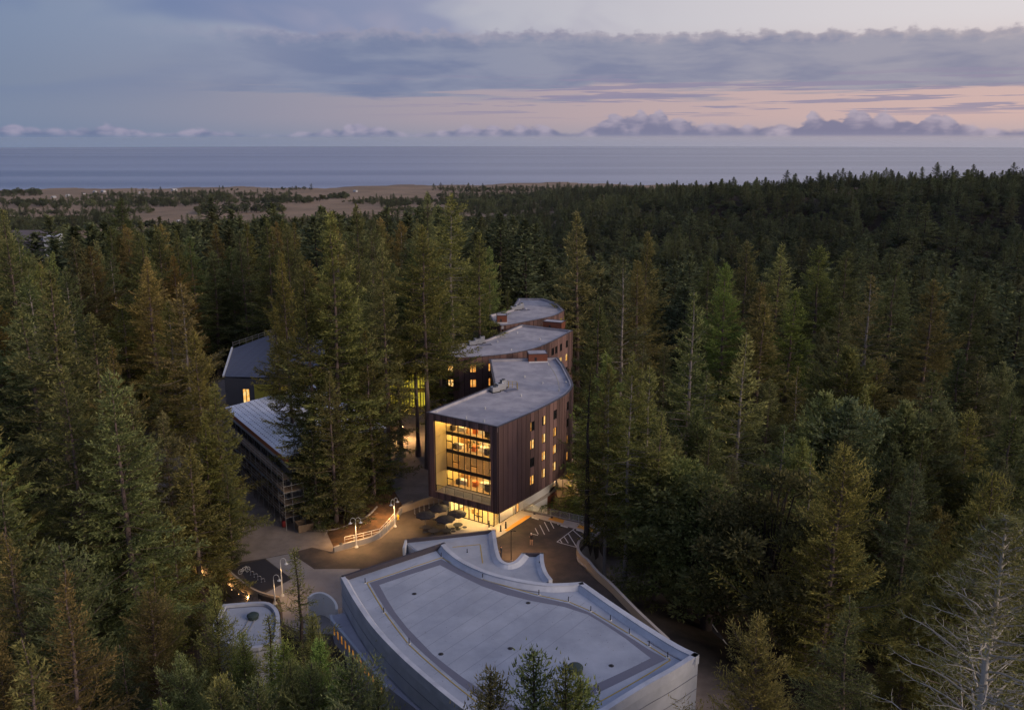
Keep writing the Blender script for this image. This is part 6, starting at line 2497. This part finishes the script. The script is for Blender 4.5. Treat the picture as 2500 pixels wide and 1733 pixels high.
def add_tree(kind, x, y, z, H, wid, rz, tint, label, name='redwood_tree', group=None):
    w, c, H0 = PROTO[kind]
    s = H / H0
    t = thing(name, label, 'tree', (x, y, z), rz, group)
    t.scale = (s * wid, s * wid, s)
    col = tuple(TINT[tint][i] * random.uniform(.9, 1.1) for i in range(3)) + (1,)
    for nm, me in (('trunk', w), ('crown', c)):
        if me is None:
            continue
        o = bpy.data.objects.new(nm, me)
        COL.objects.link(o)
        o.parent = t
        o.color = col
    return t


def key_tree(px, py, Y, kind, tint, label, wid=1.0, name='redwood_tree', rz=None, hmin=14, group=None):
    p = PY((px, py), Y)
    g = ground_z(p.x, p.y)
    H = max(hmin, p.z - g)
    add_tree(kind, p.x, p.y, g - .2, H, wid, random.uniform(0, 6.3) if rz is None else rz, tint, label, name, group)
    TREES.append((p.x, p.y, PROTO[kind][2]))


KEYS = [
    # the group between the unfinished building and the halls
    (787, 508, 127, 'red0', 'olive', 'tallest redwood with pale bare upper trunk in front of the white sheathed roof', 1.05),
    (742, 640, 126, 'red3', 'brown', 'brownish redwood leaning against the tallest one in front of the white sheathed roof', .95),
    (845, 655, 129, 'red1', 'olive', 'redwood hiding the scaffold corner beside the tallest redwood', .95),
    (690, 610, 138, 'red1', 'brown', 'narrow brown redwood behind the clump at the white sheathed roof', .8),
    (800, 900, 122, 'fir2', 'olive', 'lower bushy conifer at the foot of the clump by the scaffold', 1.1),
    (760, 985, 121.5, 'fir2', 'dark', 'dark low conifer beside the plywood crate', .9),
    (928, 575, 143, 'red1', 'olive', 'slim redwood with pale trunk beside the bare dark trunks', .95),
    (905, 700, 150, 'red3', 'green', 'green redwood filling the gap behind the slim pale-trunked one', .9),
    (1032, 545, 146, 'high0', 'olive', 'redwood with long bare trunk rising against the glazed hall', 1.15),
    (1075, 640, 160, 'red1', 'green', 'green redwood whose boughs hang over the middle hall roof', .95),
    (1008, 610, 152, 'high0', 'dark', 'dark-trunked redwood standing between glazed hall and yellow-lit pavilion', .9),
    (965, 640, 156, 'high0', 'dark', 'dark-trunked redwood standing before the yellow-lit pavilion', .8),
    (1095, 470, 196, 'red2', 'brown', 'golden brown broad-topped redwood towering over the middle hall', 1.2),
    (1053, 464, 212, 'red0', 'green', 'dark green redwood just behind the golden brown broad-topped one', 1.0),
    (1165, 562, 182, 'red1', 'brown', 'tan redwood with twin pale trunks beside the farthest hall', 1.0),
    (1195, 600, 205, 'red3', 'green', 'green redwood behind the farthest hall roof', .9),
    (870, 497, 175, 'red3', 'green', 'dark redwood rising behind the tallest olive one', 1.0),
    (905, 530, 190, 'red0', 'dark', 'shaded redwood against the brown fields', .9),
    (640, 530, 210, 'red0', 'green', 'green redwood standing against the pale field edge', 1.1),
    (585, 560, 220, 'red3', 'dark', 'dark redwood next to the green one against the pale field', 1.0),
    (700, 545, 190, 'red3', 'green', 'redwood standing between the pale field and the tallest redwood', .9),
    # behind the farthest hall
    (1412, 512, 214, 'fir0', 'olive', 'big open-branched fir beside the farthest hall', 1.15),
    (1592, 562, 240, 'red0', 'brown', 'brown-tipped redwood behind the big open-branched fir', 1.0),
    (1522, 628, 185, 'fir1', 'blue', 'blue-green fir with pale trunk behind the glazed hall', 1.05),
    (1465, 720, 165, 'fir2', 'green', 'green fir close behind the end wall of the middle hall', 1.0),
    (1690, 712, 152, 'fir1', 'pale', 'pale grey-green fir with bare white trunk below the spur', 1.1),
    (1820, 812, 150, 'fir1', 'pale', 'smaller grey-green fir with spreading level boughs', 1.25),
    (1775, 640, 230, 'red3', 'bright', 'bright green conifer on the forested spur', 1.0),
    # in front, right of the court
    (1540, 858, 113, 'red2', 'gold', 'tawny conifer with pale straight trunk behind the guard rail, tallest of three', .85),
    (1492, 885, 115, 'red2', 'gold', 'tawny conifer nearest the hall in the group of three', .7),
    (1588, 892, 116, 'red2', 'olive', 'tawny conifer farthest from the hall in the group of three', .8),
    (1610, 1000, 112, 'fir2', 'green', 'bushy green fir under the group of three tawny conifers', 1.0),
    (1440, 882, 116, 'slim1', 'olive', 'slender sparse conifer on a tall dark trunk at the court edge', 1.15),
    (2050, 1082, 92, 'pinen0', 'gold', 'golden-topped pine with broken pale branches, standing free above the leafy crowns', 1.15),
    (2415, 1150, 88, 'pinen0', 'gold', 'golden green pine behind the grey half-dead tree', 1.05),
    (2475, 1265, 57, 'bare0', 'pale', 'grey half-dead conifer with long bare upswept limbs', 1.0),
    (1845, 1492, 62, 'pinen0', 'gold', 'golden brown pine beside the sharp corner of the pale roof', 1.0),
    (1700, 1130, 112, 'oak0', 'green', 'rounded leafy crown below the tawny conifers', 1.2),
    (1900, 1160, 100, 'oak0', 'green', 'rounded leafy crown next to the golden-topped pine', 1.1),
    # foreground centre and left
    (1296, 1562, 52, 'pinen1', 'green', 'dark pine top in front of the pale roof, beside its round ventilator', 1.0),
    (1378, 1597, 51, 'pinen1', 'green', 'dark pine top directly in front of the round ventilator', .8),
    (722, 1338, 78, 'slim1', 'olive', 'thin sparse young pine in front of the concrete pavement', 1.25),
    (505, 1425, 76, 'pinen1', 'olive', 'pine with open crown in front of the small round-cornered pavilion', .95),
    (588, 1545, 66, 'pinen0', 'bright', 'bright green young pine between pavilion and side roof', .8),
    (800, 1560, 62, 'pinen1', 'bright', 'bushy green pine beside the glowing side roof slots', .9),
    (700, 1610, 60, 'pinen0', 'green', 'green pine between the two bushy pines by the side roof', .8),
    (905, 1655, 56, 'pinen1', 'dark', 'dark pine covering the end of the side roof', .8),
    (350, 1440, 74, 'pinen0', 'olive', 'olive pine at the back wall of the small round-cornered pavilion', 1.15),
    (300, 1560, 68, 'firn0', 'dark', 'dark fir below the olive pine by the pavilion', 1.1),
    (640, 1500, 70, 'slim1', 'olive', 'sparse pine standing before the round vent of the pavilion', 1.5),
    (430, 1590, 66, 'pinen0', 'green', 'broad green pine below the round-cornered pavilion', 1.0),
    (110, 655, 112, 'fir0', 'green', 'wide fir with long bare lower limbs deep in the redwood stand', 1.2),
    (275, 838, 104, 'red1', 'brown', 'brown-tipped redwood with pale trunk in the middle of the redwood stand', .9),
    (160, 885, 96, 'red1', 'olive', 'redwood with lichen-pale trunk at the near side of the stand', 1.1),
    (308, 945, 98, 'red1', 'green', 'green redwood with twin trunks between the stand and the lot', 1.0),
    (440, 690, 132, 'red2', 'brown', 'tall redwood with long bare trunk beside the slate roof', 1.1),
    (405, 730, 134, 'red2', 'olive', 'second bare-trunked redwood beside the slate roof', 1.0),
    (470, 800, 120, 'red3', 'brown', 'rusty brown redwood overhanging the lot', 1.0),
    (490, 1010, 112, 'fir2', 'brown', 'rusty bushy conifer at the edge of the gravel lot', 1.15),
    (130, 1330, 72, 'pinen0', 'green', 'round-topped green pine below the lichen-pale redwood', 1.2),
    (30, 1290, 74, 'firn0', 'brown', 'brownish conifer next to the round-topped green pine', 1.0),
    (305, 480, 330, 'red0', 'dark', 'broad dark redwood breaking the skyline above the stand', 1.5),
    (290, 570, 240, 'red3', 'rust', 'rust-coloured redwood below the broad dark one', 1.0),
    (385, 545, 230, 'red0', 'rust', 'large rust-brown redwood at the top of the stand', 1.15),
    (430, 560, 225, 'red1', 'brown', 'brown redwood leaning on the large rust-brown one', 1.0),
    (12, 505, 170, 'red1', 'green', 'tall redwood with pale trunk beside the stair tower', 1.0),
    (1820, 588, 320, 'red0', 'olive', 'dark-shouldered conifer at the crest of the forested spur', 1.42),
    (1906, 593, 325, 'fir0', 'pale', 'soft grey-green fir at the crest of the forested spur', 1.42),
    (2007, 598, 300, 'red3', 'olive', 'broad olive conifer of a close pair on the spur', 1.42),
    (2062, 608, 305, 'red0', 'green', 'green conifer of a close pair on the spur', 1.42),
    (1733, 627, 300, 'red3', 'green', 'green conifer standing at the near end of the forested spur', 1.42),
    (1772, 657, 262, 'fir0', 'olive', 'sunlit olive fir with bright needles on the forested spur', 1.42),
    (1869, 688, 250, 'fir2', 'olive', 'short olive fir below the grey-green fir of the spur', 1.42),
    (1940, 706, 240, 'fir0', 'bright', 'bright green fir with a pale trunk below the spur crest', 1.42),
    (2127, 672, 262, 'fir1', 'pale', 'thin-crowned grey fir with pale trunk on the spur', 1.42),
    (2189, 637, 285, 'fir0', 'green', 'tall fir behind the thin-crowned grey fir', 1.42),
    (2275, 681, 225, 'red0', 'olive', 'very broad olive redwood on the ravine slope', 1.42),
    (2382, 676, 245, 'red3', 'dark', 'dark broad redwood beyond the very broad olive one', 1.42),
    (2056, 735, 225, 'fir0', 'green', 'green fir in front of the close pair on the spur', 1.42),
    (1859, 738, 225, 'fir2', 'olive', 'bushy olive fir below the short olive one', 1.42),
    (1563, 632, 215, 'red1', 'olive', 'narrow olive redwood behind the blue-green fir', 1.42),
    (2085, 844, 172, 'pine0', 'olive', 'rounded olive pine in the middle of the ravine slope', 1.42),
    (2011, 952, 150, 'pine0', 'green', 'rounded green pine under the olive pine of the slope', 1.42),
    (2080, 967, 146, 'pine0', 'blue', 'blue-green pine beside the rounded green pine', 1.42),
    (2149, 868, 172, 'red3', 'brown', 'brownish conifer behind the rounded olive pine', 1.42),
    (2228, 977, 150, 'pine0', 'green', 'green pine below the very broad olive redwood', 1.42),
    (2292, 903, 165, 'fir2', 'dark', 'dark bushy fir below the very broad olive redwood', 1.42),
    (2351, 854, 178, 'fir0', 'dark', 'dark pointed fir on the shaded ravine slope', 1.42),
    (2407, 868, 175, 'fir2', 'dark', 'dark fir with stepped boughs on the shaded ravine slope', 1.42),
    (2304, 985, 148, 'pine0', 'dark', 'dark round pine on the shaded ravine slope', 1.42),
    (1475, 860, 135, 'fir2', 'bright', 'young green fir close to the hall end wall', 1.42),
    (1745, 1160, 108, 'oak0', 'green', 'rounded leafy crown beside the bushy green fir', 1.42),
    (2480, 1010, 140, 'fir2', 'dark', 'dark fir above the golden green pine', 1.42),
    (560, 600, 225, 'red3', 'dark', 'dark redwood rising behind the slate roof', 1.42),
    (510, 610, 218, 'red0', 'green', 'green redwood behind the slate roof wing', 1.42),
    (215, 600, 190, 'red3', 'rust', 'rusty redwood top near the stair tower', 1.42),
    (60, 740, 130, 'fir2', 'green', 'green fir under the tall redwood by the stair tower', 1.42),
    (225, 760, 122, 'red3', 'olive', 'olive redwood behind the brown-tipped one', 1.42),
    (350, 640, 165, 'red1', 'brown', 'brown redwood before the large rust-brown one', 1.42),
    (690, 1560, 64, 'pinen0', 'bright', 'bright green pine next to the sparse pavilion pine', 1.1),
    (770, 1610, 60, 'pinen0', 'green', 'dense green pine among the bushy pines by the side roof', 1.1),
    (850, 1640, 58, 'pinen1', 'bright', 'green pine close to the glowing slots of the side roof', 1.1),
    (640, 1650, 58, 'pinen0', 'green', 'wide green pine at the foot of the pine thicket', 1.1),
    (540, 1640, 60, 'pinen0', 'olive', 'olive pine at the foot of the pine thicket', 1.1),
    (1215, 1655, 51, 'pinen1', 'green', 'low pine top at the near edge of the pale roof', 1.1),
    (1445, 1670, 50, 'pinen1', 'green', 'low pine top between the ventilator and the near wall', 1.1),
    (893, 800, 128, 'fir0', 'olive', 'olive fir hiding the end wall of the unfinished building', 1.0),
    (668, 745, 152, 'red3', 'brown', 'brown redwood rising before the slate roof', 0.95),
    (915, 1000, 131, 'fir2', 'green', 'bushy fir on the bank beside the dark end wall', 0.9),
    (872, 1590, 58, 'pinen0', 'green', 'green pine leaning over the side roof slots', 1.15),
    (745, 1500, 70, 'pinen1', 'olive', 'olive pine below the thin sparse young pine', 0.9),
    (522, 930, 114, 'red3', 'brown', 'brown redwood at the lot side of the stand', 1.05),
    (455, 1080, 106, 'fir2', 'olive', 'bushy olive fir above the sunken ramp', 1.25),
    (548, 1130, 110, 'fir2', 'dark', 'dark low fir reaching over the gravel lot', 0.8),
    (395, 1000, 110, 'red3', 'green', 'green redwood behind the bushy olive fir', 1.1),
    (942, 715, 168, 'red3', 'dark', 'dark redwood half covering the yellow-lit pavilion', 0.85),
    (415, 1240, 98, 'fir2', 'brown', 'brown fir on the slope above the ramp wall', 1.0),
]
for k_ in KEYS:
    nm = {'red': 'redwood_tree', 'hig': 'redwood_tree', 'fir': 'fir_tree', 'pin': 'pine_tree', 'sli': 'conifer_tree', 'bar': 'dead_tree', 'oak': 'broadleaf_tree'}[k_[3][:3]]
    key_tree(k_[0], k_[1], k_[2], k_[3], k_[4], k_[5], k_[6], nm)

# ---- scattered forest
SITE = np.array([(-64, 102), (-66, 128), (-58, 165), (-66, 188), (-60, 204), (-42, 200), (-34, 178), (-30, 165), (-27, 152), (-12, 152), (-14, 176), (-8, 205), (0, 226), (16, 214), (15, 182), (15, 150), (15, 125), (15, 112), (17, 100), (24, 88), (26, 70), (10, 58), (-6, 58), (-24, 82), (-36, 88), (-48, 100)], float)
# lines of sight that must stay open: crowns never stand before these
VIEW = np.array([(540, 1250), (700, 1290), (830, 1300), (960, 1180), (1040, 1000), (1215, 1020), (1290, 700), (1400, 790), (1410, 1150), (1490, 1270), (1520, 1380), (1640, 1500), (1705, 1590), (1690, 1740), (960, 1740), (850, 1590), (800, 1500), (560, 1480), (500, 1420)], float)
VIEW2 = np.array([(540, 840), (640, 810), (560, 1000), (700, 1240), (560, 1330), (545, 1000)], float)
rg_ = np.random.RandomState(11)


_hs = np.linspace(.1, 1, 9)
_S = np.array([(h, sx) for h in _hs for sx in (-1, 0, 1)])


def blocks(x, y, z0, H, rad):
    w = rad * (1 - _S[:, 0]) ** .8
    u, v = proj(x + _S[:, 1] * w, y, z0 + H * _S[:, 0])
    if not ((u > 480) & (u < 1720) & (v > 680)).any():
        return False
    return bool(poly_dist(u, v, VIEW)[1].any() or poly_dist(u, v, VIEW2)[1].any())


cand = []
# jittered rings, spacing growing with distance
rr = 52.0
while rr < 4300:
    sp = np.interp(rr, [50, 120, 300, 500, 1500, 2400, 4300], [7.8, 9.2, 13.0, 16.0, 18.5, 23, 34])
    n = int(math.radians(78) * rr / sp)
    for j in range(n):
        a = math.radians(-39 + 78 * (j + rg_.rand()) / n)
        r_ = rr + rg_.uniform(-.45, .45) * sp
        cand.append((r_ * math.sin(a), r_ * math.cos(a), r_, math.degrees(a)))
    rr += sp * .9
cand = np.array(cand)
dS, inS = poly_dist(cand[:, 0], cand[:, 1], SITE)
keep = ~(inS | ((dS < 3.5) & (cand[:, 0] > -30)))
cand = cand[keep]
gz = hgt(cand[:, 0], cand[:, 1])
FAR, NEAR = [], []
TXY = np.array([(t_[0], t_[1]) for t_ in TREES])
for (x, y, r_, a), g in zip(cand, gz):
    # open fields on the coastal shelf, broken by belts and groves
    if r_ > 1150:
        f = math.sin(x * .0050 + 1.7) + math.sin(y * .0046 + x * .0013 + .6) + .7 * math.sin(y * .0115 + x * .002) + .5 * math.sin(x * .017 + y * .003)
        lim = np.interp(r_, [1150, 1500, 2000, 4300], [-.9, -.1, .15, .35]) if a < 4 else np.interp(r_, [1150, 1900, 2400, 4300], [-9, -9, -.6, .3])
        if a > -6 and r_ > 1150:
            lim -= .9 * min(1, (a + 6) / 8)
        if f < lim:
            continue
    if r_ > 2400 and rg_.rand() < .25:
        continue
    if r_ < 400 and ((TXY[:, 0] - x) ** 2 + (TXY[:, 1] - y) ** 2).min() < (16 if x < 0 else 30):
        continue
    left = a < 0
    u = rg_.rand()
    if r_ < 330:
        if rg_.rand() < (.15 if x < 0 else (.42 if r_ < 190 else .68)):
            continue
        if x < -30:
            H = rg_.uniform(26, 42) if r_ > 95 else rg_.uniform(20, 32)
            kind = ['red0', 'red1', 'red3', 'red2', 'fir0', 'fir2'][int(u * 6)] if r_ > 88 else ['pinen0', 'firn0', 'pinen1', 'firn0'][int(u * 4)]
            tint = ['brown', 'olive', 'green', 'green', 'dark', 'rust', 'olive', 'dark'][rg_.randint(8)]
        elif r_ > 150 and x < 20:
            H = rg_.uniform(26, 38)
            kind = ['red1', 'red3', 'red0', 'fir0'][int(u * 4)]
            tint = ['olive', 'green', 'green', 'dark'][rg_.randint(4)]
        else:
            H = rg_.uniform(22, 38) if r_ > 125 else rg_.uniform(17, 27)
            kind = ['fir0', 'fir2', 'pine0', 'red3', 'fir1', 'red0', 'pine0', 'oak0'][int(u * 8)]
            tint = ['green', 'dark', 'blue', 'olive', 'dark', 'dark', 'green'][rg_.randint(7)]
            if r_ < 88:
                kind = ['pinen0', 'firn0', 'pinen1', 'firn0'][int(u * 4)]
            if kind == 'oak0':
                H = rg_.uniform(13, 19)
        # keep the canopy below the horizon line of the photograph
        top = g + H
        maxz = CAMH - r_ * math.tan(R(np.interp(r_, [60, 120, 200, 330], [23.5, 9.5, 5.6, 4.6]) if x < -20 else np.interp(r_, [60, 120, 160, 200, 260, 330], [29, 20.0, 16.0, 13.0, 10.0, 7.8])))
        H = min(H, max(10, maxz - g))
        wd = rg_.uniform(.95, 1.3) * min(1.35, PROTO[kind][2] / H) ** .5
        if H < 10.5 or blocks(x, y, g, H, 6.0 * H / PROTO[kind][2] * wd):
            continue
        u_, v_ = proj(x, y, g + H)
        if -140 < u_ < 2640:
            NEAR.append((r_, x, y, g, H, kind, tint, wd))
    else:
        u_, v_ = proj(x, y, g + 20)
        if -120 < u_ < 2620:
            FAR.append((r_, x, y, g))
NEAR.sort()
budget = 298 - len(KEYS) - 6
print('near', len(NEAR), 'far', len(FAR))
KN = {'red': ('redwood', 'redwood_tree'), 'fir': ('fir', 'fir_tree'), 'pin': ('pine', 'pine_tree'), 'oak': ('broadleaf tree', 'broadleaf_tree')}
TN = {'brown': 'brownish', 'olive': 'olive green', 'green': 'green', 'dark': 'dark green', 'rust': 'rusty brown', 'blue': 'blue-green', 'bright': 'bright green'}
for i, (r_, x, y, g, H, kind, tint, wd) in enumerate(NEAR):
    if i >= budget:
        FAR.append((r_, x, y, g, H))
        continue
    kn, nm = KN[kind[:3]]
    size = 'tall ' if H > 32 else ('short ' if H < 20 else '')
    near = KEYS[int(((TXY[:, 0] - x) ** 2 + (TXY[:, 1] - y) ** 2).argmin())][5].split(',')[0].split()
    lb = size + TN[tint] + ' ' + kn + ' growing beside the '
    lb += ' '.join(near[:min(9, 16 - len(lb.split()))])
    for w_ in (' with', ' of', ' in', ' at', ' the', ' by', ' on', ' and', ' a', ' behind', ' beside', ' right', ' left', ' below', ' to', ' from', ' its'):
        if lb.endswith(w_):
            lb = lb[:-len(w_)]
    add_tree(kind, x, y, g - .2, H, wd, rg_.uniform(0, 6.28), tint, lb, nm, group=lb.replace(' growing', 's growing', 1))

# far forest: one mass, its trees instanced on points; each kind also stands once as a single tree
far_src = []
for key, q, Yd, lb in (('far0', (1470, 455), 1350, 'lone dark conifer breaking the far skyline below the ridge end'), ('far1', (1700, 448), 1420, 'dark conifer standing above the far ridge line'),
                       ('far2', (560, 490), 2600, 'dark pine at the end of the far tree belt'), ('far3', (840, 470), 3300, 'round dark tree clump near the shore')):
    p = PY(q, Yd)
    me = PROTO[key][1]
    o = bpy.data.objects.new('conifer_tree' if key != 'far3' else 'broadleaf_tree', me)
    COL.objects.link(o)
    g = ground_z(p.x, p.y)
    o.location = (p.x, p.y, g)
    s = max(1.0, min(1.6, (p.z - g) / PROTO[key][2]))
    o.scale = (s * 1.2, s * 1.2, s)
    tag(o, lb, 'tree')
    far_src.append(o)

# belts and groves on the coastal shelf
belts = [(330, 478, 1010, 492, 3100, 60, 26), (480, 500, 690, 520, 2500, 70, 60), (0, 470, 110, 480, 3000, 120, 40), (120, 480, 560, 497, 2900, 90, 70), (0, 500, 300, 520, 2000, 90, 60),
         (510, 470, 570, 478, 3300, 40, 16), (640, 478, 760, 490, 3000, 60, 40), (800, 468, 850, 474, 3300, 30, 18), (930, 478, 1300, 490, 2700, 120, 90), (0, 462, 95, 468, 3900, 80, 36), (1180, 470, 1450, 480, 3000, 160, 60)]
for x0, y0, x1, y1, Yd, dep, cnt in belts:
    for j in range(cnt):
        u = rg_.rand()
        Yj = Yd + rg_.uniform(-dep, dep) * 1.6
        pj = PY((x0 + (x1 - x0) * u, (y0 + y1) / 2), Yj)
        g = ground_z(pj.x, pj.y)
        FAR.append((Yj, pj.x, pj.y, g, rg_.uniform(12, 26)))

pts = np.array([(f[1], f[2], f[3] - .3) for f in FAR], np.float32)
me = bpy.data.meshes.new('forest')
me.vertices.add(len(pts))
me.vertices.foreach_set('co', pts.ravel())
kinds = rg_.choice(4, len(pts), p=[.26, .24, .26, .24])
rdist = np.hypot(pts[:, 0], pts[:, 1])
sc_arr = np.clip(rg_.normal(.92, .25, len(pts)), .5, 1.55) * np.interp(rdist, [300, 700, 1100, 2400], [1.08, 1.05, .85, .72])
sc_arr = np.where(rdist < 600, np.minimum(sc_arr, 1.15), sc_arr)
H0s = np.array([PROTO['far%d' % i][2] for i in range(4)])
kinds = np.where((rdist > 700) & (rg_.rand(len(pts)) < .35), 3, kinds)
for i, f in enumerate(FAR):
    if len(f) > 4:
        if f[0] > 1500:
            kinds[i] = rg_.choice([2, 3, 3])
        elif kinds[i] == 3:
            kinds[i] = 0
        sc_arr[i] = f[4] / H0s[kinds[i]]
for nm, arr, ty in (('scl', sc_arr, 'FLOAT'), ('rot', rg_.uniform(0, 6.28, len(pts)), 'FLOAT'), ('kind_id', kinds, 'INT')):
    a = me.attributes.new(nm, ty, 'POINT')
    a.data.foreach_set('value', arr.astype(np.int32 if ty == 'INT' else np.float32))
forest = bpy.data.objects.new('forest', me)
COL.objects.link(forest)
tag(forest, 'far dark conifer forest covering the ravine and ridge down to the coast', None, kind='stuff')
forest.color = (.9, .98, .96, 1)
ng = bpy.data.node_groups.new('forest_points', 'GeometryNodeTree')
ng.interface.new_socket('Geometry', in_out='INPUT', socket_type='NodeSocketGeometry')
ng.interface.new_socket('Geometry', in_out='OUTPUT', socket_type='NodeSocketGeometry')
gi, go = ng.nodes.new('NodeGroupInput'), ng.nodes.new('NodeGroupOutput')
jn = ng.nodes.new('GeometryNodeJoinGeometry')


def attr(nm, ty):
    n = ng.nodes.new('GeometryNodeInputNamedAttribute')
    n.data_type = ty
    n.inputs['Name'].default_value = nm
    return n.outputs['Attribute']


for i, src in enumerate(far_src):
    oi = ng.nodes.new('GeometryNodeObjectInfo')
    oi.inputs['Object'].default_value = src
    oi.transform_space = 'ORIGINAL'
    cmpn = ng.nodes.new('FunctionNodeCompare')
    cmpn.data_type = 'INT'
    cmpn.operation = 'EQUAL'
    ng.links.new(attr('kind_id', 'INT'), cmpn.inputs[2])
    cmpn.inputs[3].default_value = i
    ip = ng.nodes.new('GeometryNodeInstanceOnPoints')
    ng.links.new(gi.outputs[0], ip.inputs['Points'])
    ng.links.new(cmpn.outputs[0], ip.inputs['Selection'])
    ng.links.new(oi.outputs['Geometry'], ip.inputs['Instance'])
    cx = ng.nodes.new('ShaderNodeCombineXYZ')
    ng.links.new(attr('rot', 'FLOAT'), cx.inputs[2])
    ng.links.new(cx.outputs[0], ip.inputs['Rotation'])
    cs = ng.nodes.new('ShaderNodeCombineXYZ')
    mm = ng.nodes.new('ShaderNodeMath')
    mm.operation = 'MULTIPLY'
    ng.links.new(attr('scl', 'FLOAT'), mm.inputs[0])
    mm.inputs[1].default_value = 1.5
    for j in (0, 1):
        ng.links.new(mm.outputs[0], cs.inputs[j])
    ng.links.new(attr('scl', 'FLOAT'), cs.inputs[2])
    ng.links.new(cs.outputs[0], ip.inputs['Scale'])
    ng.links.new(ip.outputs[0], jn.inputs[0])
ng.links.new(jn.outputs[0], go.inputs[0])
md = forest.modifiers.new('points', 'NODES')
md.node_group = ng


# ------------------------------------------------------------------ thin evening air over land and sea
hz = MB().box((0, 0, (64 + SEA - 17) / 2), (60000, 60000, 64 - (SEA - 17))).build('haze', 'white_plain')
tag(hz, 'thin bluish evening haze over the forest and the sea', None, kind='stuff')
hm = bpy.data.materials.new('haze')
hm.use_nodes = True
hm.node_tree.nodes.clear()
pv = hm.node_tree.nodes.new('ShaderNodeVolumePrincipled')
pv.inputs['Color'].default_value = (.82, .88, 1.0, 1)
pv.inputs['Density'].default_value = 1.0e-5
pv.inputs['Anisotropy'].default_value = 0.0
ho = hm.node_tree.nodes.new('ShaderNodeOutputMaterial')
hm.node_tree.links.new(pv.outputs[0], ho.inputs['Volume'])
hz.data.materials.clear()
hz.data.materials.append(hm)
